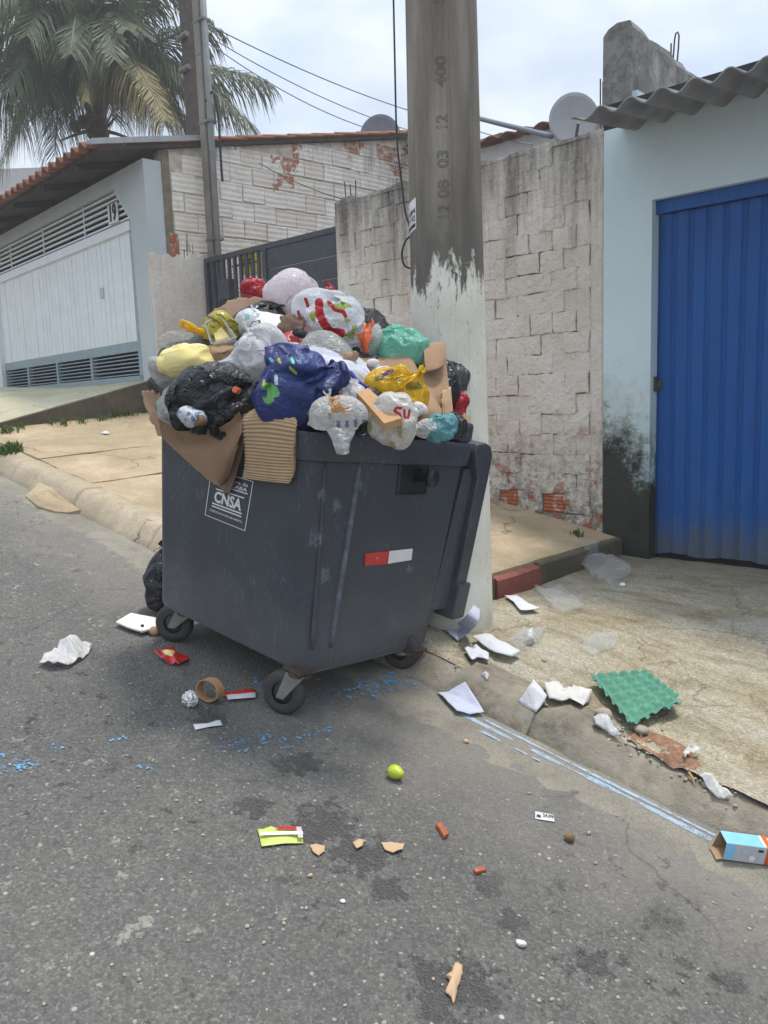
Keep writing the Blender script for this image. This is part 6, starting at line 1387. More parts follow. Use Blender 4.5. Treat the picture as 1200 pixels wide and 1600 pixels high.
bb = bag('bread_bag', 'clear bag with orange bread wrapper lying on the side rim', 'bag', 524, 660, 2.80, 92, 62, 'b_milky', (-.25, .95, 0), 53, .7, .09, .2, 6, prnt=p_bread, group=G, tuft_=1.0, outline=[(588,525),(620,480),(660,452),(700,448),(745,470),(782,520),(772,550),(700,550),(640,545)])
BT = sheet('bag_tail', 'clear plastic tail hanging from the bread bag over the rim', 'plastic sheet', [[at(508, 668, 2.78), at(530, 670, 2.74), at(556, 670, 2.80)], [at(516, 682, 2.74), at(534, 684, 2.72), at(552, 682, 2.76)], [at(522, 696, 2.735), at(536, 699, 2.725), at(548, 696, 2.755)], [at(529, 708, 2.74), at(537, 710, 2.73), at(545, 707, 2.75)]], 'b_milky', 22, 26, .008, 30, .002, 11)
attach(BT, bb); set_print(bpy.data.objects['bag_tail'].data, np.zeros((len(bpy.data.objects['bag_tail'].data.vertices), 4)))
# brown open box: several panels
sheet('cardboard_box', 'open brown cardboard box panel behind the yellow bag', 'box', [[at(556, 560, 3.3), at(590, 560, 3.36), at(622, 552, 3.36), at(640, 558, 3.34), at(656, 585, 3.3)], [at(568, 580, 3.26), at(600, 578, 3.28), at(628, 574, 3.28), at(645, 582, 3.26), at(660, 605, 3.22)], [at(575, 604, 3.24), at(605, 604, 3.24), at(632, 604, 3.22), at(650, 610, 3.2), at(664, 630, 3.18)]], 'card', 30, 16, .004, 6, .006, 13)
bag('paper_scrap', 'white paper scrap on the brown box behind the yellow bag', 'paper', 592, 586, 3.14, 44, 14, 'b_white', (1, 0, 0), 55, .4, .06, .2, 4, roll=.3, tuft_=0)
UB = sheet('cardboard_box', 'upright brown corrugated box panel in front of the pole', 'box', [[at(660, 540, 3.42), at(678, 538, 3.44), at(695, 536, 3.46)], [at(660, 590, 3.30), at(680, 588, 3.34), at(699, 586, 3.38)], [at(664, 626, 3.20), at(684, 622, 3.24), at(703, 618, 3.3)], [at(672, 650, 3.16), at(690, 648, 3.2), at(706, 648, 3.26)]], 'card', 16, 30, .004, 6, .006, 14, fn=lambda i, j: .0035*np.sin(i*30*math.pi)*(i > .72))
BF1 = sheet('box_flap', 'folded brown box flap with torn corrugated lower edge', 'cardboard', [[at(662, 538, 3.38), at(680, 536, 3.40), at(696, 535, 3.42)], [at(663, 560, 3.32), at(681, 558, 3.33), at(697, 554, 3.37)], [at(665, 582, 3.28), at(682, 578, 3.28), at(692, 572, 3.32)]], 'card', 40, 12, .003, 6, .006, 15, fn=lambda i, j: .003*np.sin(i*26*math.pi)*(j > .8))
attach(BF1, UB); BF2 = sheet('box_flap', 'brown box side sloping down to the rim by the store bag', 'cardboard', [[at(662, 600, 3.16), at(676, 618, 3.10), at(690, 640, 3.08)], [at(656, 632, 3.08), at(672, 640, 3.03), at(688, 652, 3.04)], [at(650, 655, 3.06), at(658, 668, 3.02), at(672, 672, 3.04)]], 'card', 16, 16, .004, 6, .006, 16)
attach(BF2, UB); sheet('corrugated_strip', 'ragged strip of corrugated card standing on the right rim', 'cardboard', [[at(690, 612, 3.22), at(703, 606, 3.26)], [at(692, 630, 3.19), at(704, 626, 3.24)], [at(694, 648, 3.18), at(706, 650, 3.22)]], 'cardt', 60, 12, .002, 8, .005, 17, curved=False, fn=lambda i, j: .006*np.sin(i*7*2*math.pi), tear=.01)
def p_yel(S, sd):
    z = rgba((ribbonmask(S, [(-.85, .45), (-.55, .62), (-.3, .75)], .09)), (.10, .05, .22)); return over(z, rgba(((vn(S*2.2, 6) > .55) & (S[:, 1] < .5)).astype(float), (.30, .26, .02)))
bag('yellow_bag', 'bright yellow knotted bag above the store bag on the right', 'bag', 619, 610, 3.06, 88, 62, 'b_yellow', (.80, .5, .2), 57, .8, .07, .18, 6, roll=-.22, prnt=p_yel, group=G, tuft_=.9, outline=[(795,385),(820,360),(880,350),(930,358),(985,368),(975,400),(982,440),(950,484),(915,455),(870,442),(820,412)])
wq = [at(557, 613, 2.90), at(600, 661, 2.72), at(628, 653, 2.75), at(575, 606, 2.93)]
cuboid('brown_board', 'flat orange brown board lying across the store bag', 'board', wq, np.array([0, 0, -.026])+HD*.004, [A['board']], dent=.0012, seed=9)
def p_su(S, sd):
    u = .95*S[:, 0]; w = S[:, 1]; z = np.zeros(len(S))
    def seg(a, b, t): return ribbonmask(S, [a, b], t)
    for pts, tw_ in (([(.40, .52), (.18, .54), (.10, .40), (.34, .26), (.38, .10), (.08, .06)], .055), ([(.52, .44), (.52, .14), (.68, .08), (.74, .44)], .05)): z = np.maximum(z, ribbonmask(S, pts, tw_))
    g = rgba(z, (.55, .02, .03)); return over(g, rgba(((vn(S*3, 4) > .28) & (S[:, 1] < -.028) & (S[:, 0] < .4)).astype(float), (.40, .42, .24)))
bag('store_bag', 'white store bag with red letters SU hanging over the side rim', 'bag', 612, 662, 2.86, 80, 70, 'b_su', (.2, 1, -.2), 59, .75, .06, .18, 6, prnt=p_su, group=G, tuft_=0, pinch=.8, outline=[(850,452),(910,443),(950,478),(960,540),(935,575),(872,592),(825,562),(795,525),(805,480)])
bag('plastic_bag', 'pale teal see-through bag at the right end of side rim', 'bag', 688, 667, 3.02, 56, 36, 'b_teal', (-.9, -.2, 0), 61, .8, .08, .2, 5, group=G, tuft_=.0, outline=[(980,562),(1000,525),(1050,502),(1088,515),(1095,562),(1040,572)])
bag('plastic_bag', 'clear crinkled bag next to the pale teal bag', 'bag', 668, 672, 2.99, 40, 22, 'b_milky', (-.9, .2, 0), 62, .8, .12, .2, 4, group=G, tuft_=.0)
bag('plastic_bag', 'black bag lump between teal bag and lid hinge', 'bag', 710, 664, 3.22, 46, 40, 'b_black', (0, 1, 0), 63, .8, .06, .2, 4, group=G, tuft_=0)
bag('red_packet', 'dark red crumpled packet beside the pole at the rear rim', 'packet', 716, 634, 3.5, 36, 34, 'b_red', (.4, .9, 0), 64, .6, .14, .3, 4, tuft_=.3)
c = [at(722, 652, 3.42), at(733, 662, 3.44), at(736, 655, 3.46), at(726, 645, 3.44)]; cuboid('wood_offcut', 'short brown wood offcut sticking out by the red packet', 'wood', c, HD*.06, [A['board']], dent=.001)
# fill between front items
bag('plastic_bag', 'dark grey bag between the blue bag and the yellow bag', 'bag', 540, 628, 3.1, 90, 60, 'b_dark', (0, 1, 0), 66, .8, .06, .2, group=G, tuft_=0)
bag('plastic_bag', 'dull white bag deep between printed bag and blue bag', 'bag', 500, 562, 3.35, 110, 56, 'b_grey', (0, 1, 0), 67, .8, .06, .2, group=G, tuft_=0)
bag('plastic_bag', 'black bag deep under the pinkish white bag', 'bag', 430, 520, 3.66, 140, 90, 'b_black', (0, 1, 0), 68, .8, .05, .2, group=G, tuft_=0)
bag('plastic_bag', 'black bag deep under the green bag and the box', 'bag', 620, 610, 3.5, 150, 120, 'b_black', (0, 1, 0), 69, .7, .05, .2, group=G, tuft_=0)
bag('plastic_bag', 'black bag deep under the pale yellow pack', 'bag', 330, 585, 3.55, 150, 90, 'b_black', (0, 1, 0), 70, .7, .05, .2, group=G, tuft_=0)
# ---- small scraps stuffed between the bags
for i, (px, py, d, w_, h_, m_, nm, lb, ct) in enumerate((
    (385, 541, 3.22, 20, 12, 'tissue', 'paper_scrap', 'crumpled tissue scrap beside the brown paper bag', 'paper'), (440, 548, 3.14, 26, 14, 'redpack', 'wrapper', 'crushed red wrapper between knotted bag and red box', 'wrapper'),
    (546, 560, 3.2, 22, 16, 'card', 'cardboard_scrap', 'brown card scrap under the printed bag', 'cardboard'), (583, 572, 3.28, 20, 14, 'tissue', 'foam_scrap', 'white foam scrap beside the milky clear bag', 'foam'),
    (503, 640, 2.9, 26, 18, 'b_green', 'wrapper', 'dark green crumpled wrapper under the blue bag', 'wrapper'), (575, 630, 2.93, 24, 14, 'ltgrey', 'paper_scrap', 'grey paper scrap beside the brown board', 'paper'),
    (420, 640, 3.0, 24, 14, 'card2', 'cardboard_scrap', 'dark card scrap under the blue bag by the hanging sheet', 'cardboard'), (655, 640, 3.0, 20, 16, 'tissue', 'paper_scrap', 'white paper scrap between store bag and box side', 'paper'),
    (468, 520, 3.3, 20, 14, 'black', 'wrapper', 'black crumpled wrapper above the red lettered box', 'wrapper'), (300, 612, 3.14, 34, 22, 'cloth', 'rag', 'pale violet rag between grey plastic and smoky bag', 'rag'), (322, 625, 3.08, 24, 20, 'ltgrey', 'paper_scrap', 'grey printed scrap at the mouth of the black bag', 'paper'))):
    bag(nm, lb, ct, px, py, d, w_, h_, m_, (.5, .5, .3), 130+i, .6, .13, .35, 4, tuft_=0)
# ---- cardboard hanging over the front rim
def fr(px, py, off): return toW([facept(px, py, 'front', off)])[0]
def corr(n, a): return lambda i, j: a*np.sin(j*n*2*math.pi)
sheet('corrugated_sheet', 'tan corrugated sheet hanging straight down over the front rim', 'cardboard', [[at(378, 640, 3.10), at(420, 634, 3.05), at(452, 648, 2.98)], [fr(380, 655, .06), fr(420, 652, .055), fr(463, 660, .05)], [fr(381, 690, .05), fr(421, 693, .05), fr(460, 697, .045)], [fr(383, 722, .035), fr(421, 726, .03), fr(461, 728, .03)], [fr(380, 746, .03), fr(420, 752, .026), fr(455, 755, .026)]], 'cardt', 16, 170, .003, 7, .003, 21, fn=corr(25, .0032), tear=.006)
sheet('corrugated_sheet', 'folded layer of corrugated card behind the straight tan sheet', 'cardboard', [[fr(440, 662, .028), fr(452, 662, .03), fr(462, 664, .03)], [fr(442, 700, .022), fr(453, 702, .024), fr(463, 702, .022)], [fr(444, 735, .016), fr(452, 742, .018), fr(461, 738, .016)]], 'card', 10, 40, .003, 9, .003, 22)
sheet('torn_cardboard', 'large torn brown cardboard draped over the front left rim', 'cardboard', [[at(246, 652, 3.25), at(280, 668, 3.16), at(320, 672, 3.08), at(352, 664, 3.02), at(374, 644, 2.99)], [fr(256, 684, .05), fr(290, 694, .06), fr(325, 690, .075), fr(355, 680, .08), fr(378, 655, .06)], [fr(275, 705, .04), fr(302, 712, .05), fr(330, 714, .07), fr(354, 712, .085), fr(372, 690, .075)], [fr(300, 727, .03), fr(318, 735, .035), fr(335, 740, .05), fr(350, 740, .065), fr(362, 728, .06)], [fr(322, 748, .022), fr(332, 753, .025), fr(340, 757, .03), fr(348, 754, .035), fr(354, 745, .04)]], 'card', 110, 40, .004, 6, .004, 23, fn=lambda i, j: .0016*np.sin(i*28*2*math.pi+j*4)*sstep(i, .45, .6), tear=.008)
sheet('torn_cardboard', 'pointed dark layer of torn cardboard over the printed label', 'cardboard', [[fr(368, 660, .045), fr(376, 665, .045), fr(382, 672, .04)], [fr(364, 700, .04), fr(372, 702, .04), fr(379, 700, .035)], [fr(346, 742, .025), fr(358, 745, .028), fr(369, 742, .025)], [fr(344, 762, .018), fr(352, 769, .018), fr(359, 771, .016)]], 'card2', 16, 30, .004, 8, .004, 24, tear=.006)
sheet('torn_cardboard', 'torn brown cardboard flap jutting out past the left rim', 'cardboard', [[at(222, 612, 3.50), at(236, 610, 3.48), at(250, 614, 3.46)], [at(226, 632, 3.48), at(240, 634, 3.46), at(254, 640, 3.42)], [at(236, 656, 3.44), at(246, 660, 3.41), at(256, 664, 3.38)], [at(246, 680, 3.40), at(252, 682, 3.38), at(258, 682, 3.36)]], 'card', 16, 24, .008, 9, .005, 25, tear=.012)
# black sack on the road behind the container
pg = hit(246, 974); bag('refuse_sack', 'black refuse sack leaning behind the left wheel of the container', 'refuse sack', 0, 0, 4.2, 62, 92, 'b_black', (.2, 1, 0), 71, .8, .06, .18, world_c=pg+HD*.12+_rt0*.025+np.array([0, 0, .15]), tuft_=.6)
# ------------------------------------------------------------------ litter on road and pavement
def resample(poly, k):
    P = np.array(poly, float); n = len(P); out = []
    for i in range(n):
        for j in range(k): out.append(P[i]+(P[(i+1) % n]-P[i])*j/k)
    return np.array(out)
def flatlit(name, label, cat, poly, mat, h=.012, amp=.01, sc=14, thick=.0012, seed=1, k=4, rings=9, group=None, lift=.0025, curl=.0, smooth=True, fold=None, jag=0.0):
    """thin sheet lying on the ground; outline in pixels, heights follow the ground"""
    Q = resample(poly, k); Q = np.array([hit(*q) for q in Q]); c = Q.mean(0); n = len(Q)
    if jag: Q[:, :2] += jag*np.stack([fbm(Q*40, seed), fbm(Q*40, seed+3)], 1)
    V = [c]
    for r_ in range(1, rings+1): V += [c+(q-c)*r_/rings for q in Q]
    V = np.array(V); e = np.concatenate([[0.]]+[np.full(n, r_/rings) for r_ in range(1, rings+1)])
    gz = np.array([ground_z(a, b) for a, b in V[:, :2]]); extra = np.where(V[:, 1] < KY, np.where(V[:, 1] > KY-.3, .012, 0), np.where(V[:, 1] < KT+.15, .012, .006))
    w = V[:, :3]*1.0; w[:, 2] = seed*3.3
    V[:, 2] = gz+extra+lift+thick+np.maximum(0, h*(1-e**2)+amp*(ridged(w*sc, seed, 2)+.6)*.6)+curl*np.maximum(0, e-.55)*np.maximum(0, vn(w*5, seed+9)+.2)
    if fold is not None: V[:, 2] += fold(V, c)
    F = [(0, 1+i, 1+(i+1) % n) for i in range(n)]+[(1+(r_-1)*n+i, 1+r_*n+i, 1+r_*n+(i+1) % n, 1+(r_-1)*n+(i+1) % n) for r_ in range(1, rings) for i in range(n)]
    o = part(name, V, F, A[mat], smooth=smooth); solid(o, thick, 0); set_print(o.data, np.zeros((len(V), 4)))
    return tag(o, label, cat, group)
GP = 'sheets of paper strewn by the pole'
flatlit('paper_sheet', 'pale lilac paper sheet lying across the gutter paint line', 'paper', [(683, 1088), (700, 1090), (713, 1084), (727, 1078), (742, 1100), (757, 1124), (735, 1126), (714, 1122), (700, 1108)], 'bpaper', .014, .012, 7, .001, 3, group=GP, curl=.03)
flatlit('paper_sheet', 'short white paper under the long folded sheet at pole foot', 'paper', [(726, 1022), (744, 1012), (764, 1026), (764, 1041), (746, 1034), (738, 1040)], 'paper', .014, .012, 9, .001, 4, group=GP, curl=.04)
flatlit('paper_sheet', 'long folded white paper at the foot of the pole', 'paper', [(737, 1004), (758, 998), (790, 1016), (814, 1027), (801, 1037), (775, 1031), (752, 1016)], 'paper', .020, .008, 9, .0015, 5, group=GP, lift=.02)
flatlit('paper_sheet', 'small white paper lying beside the red step brick', 'paper', [(788, 935), (808, 935), (826, 948), (844, 957), (815, 959), (802, 946)], 'paper', .010, .008, 9, .001, 6, group=GP, curl=.03)
flatlit('paper_sheet', 'white kite-shaped paper on the kerb beside the tissue', 'paper', [(834, 1068), (846, 1084), (855, 1098), (846, 1111), (838, 1122), (822, 1112), (809, 1104), (822, 1086)], 'paper', .03, .010, 8, .001, 7, group=GP, curl=.05)
flatlit('tissue', 'long crumpled white tissue beside the green egg tray', 'tissue', [(849, 1076), (862, 1072), (872, 1076), (882, 1090), (896, 1092), (902, 1084), (925, 1086), (921, 1100), (908, 1112), (890, 1104), (876, 1106), (858, 1104)], 'tissue', .016, .022, 18, .0012, 8, curl=.04)
flatlit('tissue', 'white tissue on the kerb edge below the red soil', 'tissue', [(1091, 1220), (1104, 1217), (1112, 1224), (1122, 1238), (1146, 1252), (1132, 1256), (1114, 1253), (1108, 1240), (1098, 1230)], 'tissue', .010, .018, 22, .0012, 9, curl=.02)
flatlit('tissue', 'small white tissue scrap on the red soil', 'tissue', [(1066, 1188), (1076, 1182), (1092, 1181), (1093, 1188), (1082, 1189), (1070, 1195)], 'tissue', .014, .018, 26, .0012, 10, curl=.02)
flatlit('crumpled_bag', 'crumpled white bag with a yellow spot below the egg tray', 'bag', [(927, 1132), (938, 1129), (950, 1134), (960, 1148), (971, 1158), (955, 1161), (944, 1154), (930, 1148)], 'b_white', .022, .022, 22, .0012, 11, curl=.02)
V, F = pebble(hit(951, 1157), .012, 40, None); tag(part('yellow_scrap', V, F, A['yfoam'], smooth=True), 'tiny yellow scrap on the crumpled bag below the tray', 'scrap')
flatlit('paper_strip', 'little curled white paper ring on the kerb edge', 'paper', [(751, 1060), (759, 1058), (764, 1062), (761, 1069), (756, 1064)], 'paper', .012, .006, 20, .001, 12, curl=.03)
# booklet propped under the lid
b0, b1 = hit(716, 1005), hit(738, 996)
sheet('booklet', 'lilac booklet propped against the pole under the container lid', 'booklet', [[hit(697, 988)+[0, 0, .012], hit(715, 1004)+[0, 0, .012]], [hit(712, 982)+[0, 0, .02], hit(730, 996)+[0, 0, .02]], [at(728, 962, dp-.42), at(746, 975, dp-.44)], [at(740, 946, dp-.38), at(750, 953, dp-.39)]], 'bpaper', 12, 24, .003, 8, .006, 31)
# clear films
GC = 'clear plastic bags on the driveway'
flatlit('clear_bag', 'puffed clear plastic bag standing near the blue door', 'bag', [(906, 893), (918, 884), (936, 880), (948, 884), (962, 881), (980, 890), (988, 904), (976, 914), (952, 922), (938, 914), (922, 904)], 'b_clear', .06, .05, 5, .0012, 81, group=GC, rings=14, k=6)
flatlit('clear_bag', 'flat clear plastic bag with white crease beside small white paper', 'bag', [(832, 918), (846, 924), (862, 923), (876, 918), (896, 936), (914, 952), (898, 958), (880, 963), (862, 952), (846, 936)], 'b_clear', .02, .018, 8, .0012, 13, group=GC)
flatlit('clear_bag', 'clear film bunched up beside the pole foot', 'bag', [(794, 1006), (806, 996), (820, 990), (834, 984), (856, 984), (848, 998), (838, 1012), (820, 1018), (802, 1014)], 'b_clear', .022, .02, 9, .0012, 14, group=GC)
flatlit('clear_bag', 'thin clear film lying flat in the middle of driveway', 'bag', [(906, 1018), (918, 1000), (930, 993), (950, 992), (966, 994), (962, 1012), (944, 1020), (926, 1030)], 'b_clear', .010, .012, 8, .0012, 15, group=GC)
flatlit('plastic_shard', 'white curved plastic shard on the clear film by the pole', 'plastic piece', [(818, 1004), (828, 1000), (834, 994), (838, 1004), (833, 1010), (824, 1009)], 'b_white', .03, .006, 12, .0015, 16, lift=.025)
for i, (px, py, r_, lb) in enumerate(((972, 916, .022, 'white pebble beside the puffed clear bag'), (850, 1034, .014, 'pale flat pebble on the driveway below the papers'), (992, 1050, .010, 'dark pebble on the driveway above the egg tray'))):
    V, F = pebble(hit(px, py), r_, 44+i, None); tag(part('pebble', V, F, A[('foam', 'stone', 'nut')[i]], smooth=True), lb, 'pebble')
def stick(label, p0, p1, r_, mat, lift=.008):
    a, b = hit(*p0)+[0, 0, lift+r_], hit(*p1)+[0, 0, lift+r_]; V, F = tube([a, (a+b)/2+np.array([.004, .004, .003]), b], [r_, r_*.9, r_*.5], 7); return tag(part('twig', V, F, A[mat], smooth=True), label, 'twig')
stick('thin pale straw lying behind the egg tray', (948, 1056), (985, 1060), .003, 'cardt'); stick('brown twig on the kerb beside the red soil', (1076, 1212), (1085, 1236), .005, 'board'); stick('thin wooden skewer beside the cardboard ring', (336, 1083), (357, 1077), .003, 'cardt', .004)
# ---- green egg tray
E0, E1_, E2_, E3 = hit(922, 1072)+[0, 0, .045], hit(1008, 1066)+[0, 0, .05], hit(1070, 1116)+[0, 0, .055], hit(986, 1148)+[0, 0, .035]
nx, ny = 5, 6; nu, nv = nx*10, ny*10
V, F = grid(nu, nv, lambda u, v: (E0*(1-u)+E1_*u)*(1-v)+(E3*(1-u)+E2_*u)*v)
uu = np.arange(len(V)) % (nu+1)/nu; vv = np.arange(len(V))//(nu+1)/nv
ca, cb = np.cos(uu*nx*2*math.pi), np.cos(vv*ny*2*math.pi); hgt = .0085*(ca+cb)+.004*ca*cb
pk = np.minimum(hgt, .0125)+.001*fbm(V*30, 3)
V = disp_n(V, F, pk if np.cross(E1_-E0, E3-E0)[2] > 0 else -pk); keep = [f for f in F if not (uu[f[0]] > .93 and vv[f[0]] > .86) and not (vv[f[0]] > .94 and .32 < uu[f[0]] < .62)]
o = part('egg_tray', V, keep, A['eggtray'], smooth=True); solid(o, .003, 0); tag(o, 'green moulded pulp egg tray lying broken beside the kerb', 'egg tray')
# ---- printed carton in the gutter at the right
c0 = hit(1128, 1350); c1 = hit(1128, 1330)
ex = hit(1240, 1364)-hit(1128, 1349); ex[2] = road_z(0, 0)*0+ex[2]; exn = ex/np.linalg.norm(ex); nrm = np.array([.172, .015, 1.]); nrm /= np.linalg.norm(nrm); ey = np.cross(nrm, exn)
Wc, Hc, Lc = .062, .058, .34; b = hit(1128, 1349)+nrm*.016
PB = thing('printed_carton', 'open light blue and orange printed carton lying in the gutter', 'carton', b)
def cq(name, pts, mat, parent=PB, th=.0015): o = part(name, [b+exn*x_+ey*y_+nrm*z_ for x_, y_, z_ in pts], [(0, 1, 2, 3)], A[mat], parent); solid(o, th, 0); return o
cq('front_panel', [(0, 0, 0), (.125, 0, 0), (.125, 0, Hc), (0, 0, Hc)], 'ltgrey'); cq('front_panel', [(.125, 0, 0), (Lc, 0, 0), (Lc, 0, Hc), (.125, 0, Hc)], 'orange')
cq('top_panel', [(0, 0, Hc), (.125, 0, Hc), (.125, Wc, Hc), (0, Wc, Hc)], 'skyblue'); cq('top_panel', [(.125, 0, Hc), (Lc, 0, Hc), (Lc, Wc, Hc), (.125, Wc, Hc)], 'orange')
cq('bottom_panel', [(-.012, 0, 0), (Lc, 0, 0), (Lc, Wc, 0), (-.012, Wc, 0)], 'card'); cq('back_panel', [(-.015, Wc, 0), (Lc, Wc, 0), (Lc, Wc, Hc), (0, Wc, Hc)], 'card')
cq('end_flap', [(0, 0, 0), (-.022, -.004, -.002), (-.026, Wc*.9, .0), (0, Wc, 0)], 'card')
for (x0, x1, z0, z1, m_) in ((.0, .03, .002, Hc-.002, 'skyblue'), (.05, .07, .030, .048, 'bpaper'), (.14, .165, .008, .050, 'white'), (.144, .161, .012, .046, 'darkprint'), (.10, .115, .042, .050, 'darkprint')):
    cq('carton_print', [(x0, -.0022-(.0008 if m_ == 'darkprint' else 0), z0), (x1, -.0022-(.0008 if m_ == 'darkprint' else 0), z0), (x1, -.0022-(.0008 if m_ == 'darkprint' else 0), z1), (x0, -.0022-(.0008 if m_ == 'darkprint' else 0), z1)], m_, th=.0004)
V = [b+exn*(.085+.010*math.cos(t))-ey*.0024+nrm*(.016+.010*math.sin(t)) for t in np.linspace(0, 6.283, 16, endpoint=False)]; part('carton_print', V, [tuple(range(16))], A['white'], PB)
for (x0, x1, y0, y1, m_) in ((.117, .124, .002, Wc-.002, 'white'), (.14, .20, .012, .05, 'white'), (.144, .196, .016, .046, 'darkprint')): cq('carton_print', [(x0, y0, Hc+.002+(.0008 if m_ == 'darkprint' else 0)), (x1, y0, Hc+.002+(.0008 if m_ == 'darkprint' else 0)), (x1, y1, Hc+.002+(.0008 if m_ == 'darkprint' else 0)), (x0, y1, Hc+.002+(.0008 if m_ == 'darkprint' else 0))], m_, th=.0004)
# ---- on the asphalt
flatlit('white_bag', 'empty white plastic bag with knotted end on the asphalt', 'bag', [(62, 1043), (70, 1032), (90, 1024), (95, 1012), (112, 1004), (126, 1007), (134, 1014), (145, 1012), (142, 1021), (129, 1033), (108, 1046), (84, 1049)], 'b_white', .030, .030, 11, .0015, 91, rings=16, k=6)
p = [(182, 980), (205, 966), (250, 975), (250, 988), (222, 995), (200, 988)]
FT = flatlit('foam_tray', 'flat white foam tray with one small hole beside the wheel', 'foam tray', p, 'foam', .022, .002, 8, .012, 17, lift=.008)
V, F = tube([hit(222, 990)+nrm*.034, hit(222, 990)+nrm*.044], .008, 12); attach(part('hole', V, F, A['darkprint']), FT)
V, F = pebble(hit(244, 991), .035, 77, None); tag(part('cardboard_lump', V, F, A['card'], smooth=True), 'small brown cardboard lump between foam tray and wheel', 'cardboard')
SPK = flatlit('snack_packet', 'red crumpled snack packet flattened on the asphalt by the container', 'packet', [(241, 1026), (256, 1022), (271, 1018), (278, 1024), (297, 1031), (292, 1038), (279, 1043), (262, 1040), (250, 1033)], 'redpack', .014, .016, 16, .0015, 18, curl=.03)
PPR = flatlit('packet_print', 'pale printed band on the flattened red snack packet', 'print', [(254, 1026), (268, 1027), (276, 1029), (270, 1034), (259, 1032)], 'yfoam', .014, .008, 16, .001, 18, lift=.020); attach(PPR, SPK)
V, F = ico(4); V = V*(1+.25*ridged(V*3, 5, 3)*.5)[:, None]*.030; c = hit(297, 1102); tag(part('foil_ball', V+c+nrm*.027, F, A['foil'], smooth=False), 'crumpled ball of silver foil beside the cardboard ring', 'foil')
# cardboard tape ring
c = hit(327, 1094)+nrm*.046; axd = np.array([.35, -.93, .10]); axd /= np.linalg.norm(axd); s1 = np.cross(axd, nrm); s1 /= np.linalg.norm(s1); s2 = np.cross(s1, axd); V = []; m = 36
for k in range(m):
    t = 2*math.pi*k/m; q = s1*math.cos(t)*1.12+s2*math.sin(t)*.95
    for (rr, ax_) in ((.047, -.022), (.047, .022), (.043, .022), (.043, -.022)): V.append(c+q*rr+axd*ax_)
F = [(k*4+j, ((k+1) % m)*4+j, ((k+1) % m)*4+(j+1) % 4, k*4+(j+1) % 4) for k in range(m) for j in range(4)]
tag(part('tape_core', V, F, A['board'], smooth=False), 'brown cardboard tape core lying on its side on the asphalt', 'cardboard ring')
flatlit('candy_wrapper', 'red wrapper strip under a white paper strip near the wheel', 'wrapper', [(348, 1092), (352, 1084), (370, 1083), (397, 1080), (400, 1086), (378, 1090)], 'redpack', .008, .008, 20, .001, 19)
flatlit('paper_strip', 'white paper strip lying on a red wrapper near the wheel', 'paper', [(354, 1091), (376, 1089), (400, 1086), (400, 1094), (378, 1096), (356, 1098)], 'paper', .008, .002, 9, .001, 20, lift=.010)
flatlit('paper_strip', 'lone white paper strip on the asphalt below the foil ball', 'paper', [(302, 1134), (324, 1133), (345, 1127), (348, 1136), (326, 1138), (305, 1142)], 'paper', .005, .003, 9, .001, 21, curl=.01)
V, F = ico(4); V = V*np.array([1.12, .96, .94])*.0265; V[:, 0] += np.where(V[:, 0] > .02, (V[:, 0]-.02)*.8, 0); c = hit(616, 1216); T = thing('lime', 'small yellow green lime lying on the asphalt', 'lime', c); part('fruit', V+c+nrm*.025, F, A['lime'], T, smooth=True); V, F = ico(2); part('stem_end', V*.004+c+nrm*.027-_rt0*.030, F, A['nut'], T)
ct = flatlit('flat_carton', 'lime green and white flattened carton on the asphalt', 'carton', [(403, 1299), (412, 1299), (424, 1294), (436, 1299), (470, 1299), (474, 1320), (440, 1322), (409, 1326)], 'limeprint', .007, .003, 8, .002, 22, smooth=False)
for nm, pl, m_, lf in (('carton_print', [(406, 1309), (472, 1307), (473, 1312), (407, 1314)], 'white', .020), ('carton_print', [(430, 1300), (469, 1300), (470, 1304), (434, 1304)], 'redpack', .019), ('carton_print', [(462, 1301), (470, 1301), (473, 1318), (465, 1318)], 'b_pink', .021)):
    Q = [hit(*q)+nrm*lf for q in pl]; o = part(nm, Q, [(0, 1, 2, 3)], A[m_], ct); o.data.transform(Matrix.Translation(Vector(LOC[ct.name])-Vector(ct.location))); set_print(o.data, np.zeros((4, 4)))
def frag(label, quad, th, mat, seed):
    q = [hit(*p) for p in quad]; return cuboid('brick_fragment', label, 'brick', [p+nrm*.002 for p in q], nrm*th, [A[mat]], dent=.002, seed=seed)
frag('ridged red brick fragment lying on the asphalt below the lime', [(681, 1294), (688, 1291), (701, 1309), (694, 1313)], .014, 'rawbrick', 3); frag('small flat red brick chip on the asphalt', [(740, 1362), (752, 1358), (760, 1363), (744, 1368)], .009, 'rawbrick', 4)
pt = flatlit('price_tag', 'small white price tag printed 24,99 on the asphalt', 'price tag', [(836, 1269), (864, 1275), (867, 1286), (836, 1281)], 'paper', .003, .001, 8, .001, 23)
tq = [hit(*q)+nrm*.0095 for q in ((848, 1281.5), (865, 1284), (863, 1276.5), (847, 1273.5))]
for s, s0, s1_ in (('24,99', .0, 1.0),):
    tv = text_mesh(s, 1, 0, 'LEFT', .02); P_ = tv[0]; lo, hi = P_.min(0), P_.max(0); Vt = [(tq[0]*(1-a)+tq[1]*a)*(1-b_)+(tq[3]*(1-a)+tq[2]*a)*b_ for a, b_ in zip((P_[:, 0]-lo[0])/(hi[0]-lo[0]), .12+.76*(P_[:, 1]-lo[1])/(hi[1]-lo[1]))]
    o = part('tag_print', Vt, tv[1], A['darkprint'], pt); o.data.transform(Matrix.Translation(Vector(LOC[pt.name])-Vector(pt.location)))
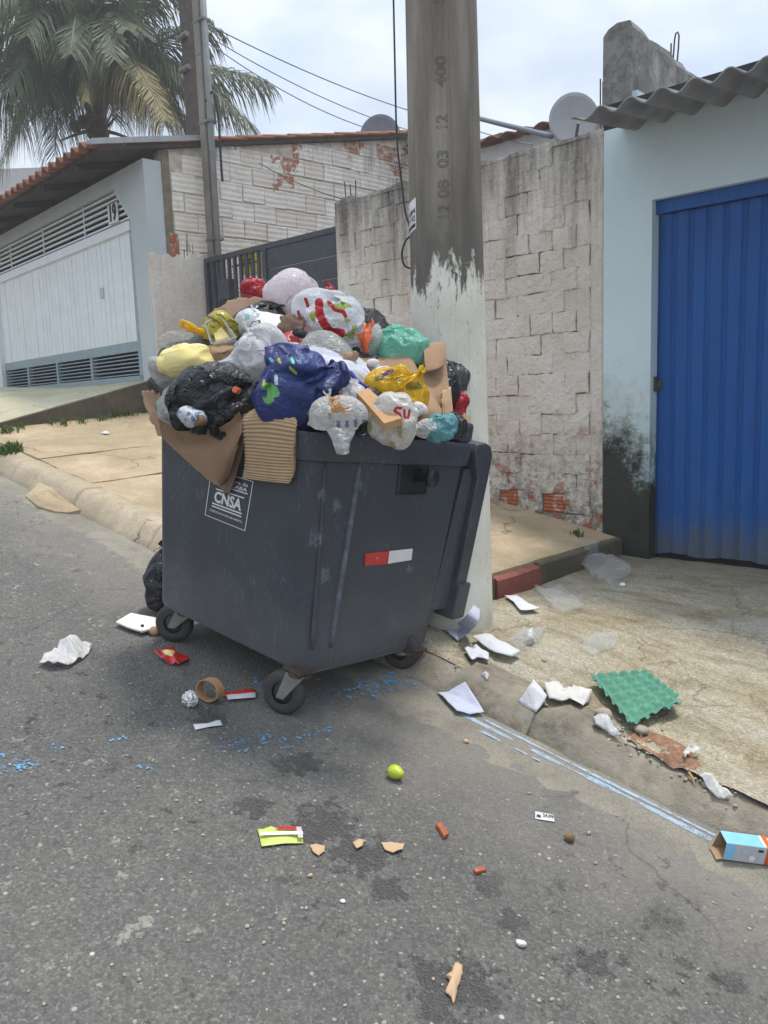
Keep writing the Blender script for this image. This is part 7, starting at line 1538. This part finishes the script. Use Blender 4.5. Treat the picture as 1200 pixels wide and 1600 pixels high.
tq = [hit(*q)+nrm*.0095 for q in ((838, 1279), (845, 1280.5), (844, 1277.5), (838, 1276))]; o = part('tag_print', tq, [(0, 1, 2, 3)], A['darkprint'], pt); o.data.transform(Matrix.Translation(Vector(LOC[pt.name])-Vector(pt.location)))
V, F = ico(3); V = V*np.array([1, .9, .85])*.017*(1+.12*vn(V*3, 4))[:, None]; tag(part('nut_shell', V+hit(889, 1314)+nrm*.013, F, A['nut'], smooth=True), 'round brown nut shell on the asphalt beside the price tag', 'nut')
GS = 'tan cardboard scraps on the asphalt'
for i, (pl, lb) in enumerate((([(484, 1325), (495, 1323), (508, 1325), (507, 1333), (498, 1340), (490, 1335)], 'small tan cardboard scrap beside the lime green carton'), ([(552, 1318), (562, 1314), (570, 1316), (566, 1326), (557, 1330)], 'smallest tan cardboard scrap between two others'), ([(596, 1320), (612, 1319), (633, 1323), (630, 1332), (614, 1337), (602, 1331)], 'widest tan cardboard scrap lying flat on the asphalt'), ([(712, 1508), (722, 1512), (723, 1524), (716, 1545), (711, 1562), (707, 1573), (703, 1560), (697, 1554), (705, 1546), (703, 1536), (697, 1529), (706, 1522)], 'long torn tan cardboard scrap on a wet patch of asphalt'))):
    flatlit('cardboard_scrap', lb, 'cardboard', pl, 'cardt', .006 if i < 3 else .012, .005, 12, .002, 24+i, group=GS, jag=.002, curl=.01)
for i, (px, py, r_, m_, nm, lb, ct_) in enumerate(((728, 1160, .012, 'cardt', 'dry_leaf', 'dry tan leaf on the asphalt near the lilac paper', 'leaf'), (485, 1370, .009, 'cardt', 'wood_chip', 'tiny tan wood chip below the tan scraps', 'chip'), (815, 1478, .014, 'tissue', 'paper_ball', 'tiny crumpled white paper ball on the asphalt', 'paper'), (920, 1303, .010, 'stone', 'pebble', 'small brown pebble in the gutter near the carton', 'pebble'), (535, 1410, .008, 'foam', 'paper_speck', 'tiny white paper speck on the open asphalt', 'paper'))):
    V, F = pebble(hit(px, py), r_, 120+i, None); tag(part(nm, V, F, A[m_], smooth=True), lb, ct_)
# loose paper bit on the upper pavement
flatlit('paper_scrap', 'tiny white paper scrap on the upper pavement by the ramp', 'paper', [(158, 679), (165, 677), (172, 679), (166, 681)], 'paper', .02, .01, 9, .001, 33)
# ------------------------------------------------------------------ added scattering volume: a pale veil that lifts the dark tones everywhere
t = NT('veil_volume'); vol = t.n('VolumePrincipled', {'Color': (.93, .95, 1.0), 'Density': .0042, 'Anisotropy': .3}); t.t.links.new(vol.outputs[0], t.out.inputs['Volume'])
V, F = box(-36, 14, -16, 24, -4.5, 10.5); hz = kind(part('added_haze', V, F, t.m, origin=(0, 0, 0)), 'stuff'); hz['label'] = 'thin pale veil added in the air to lift the dark tones'
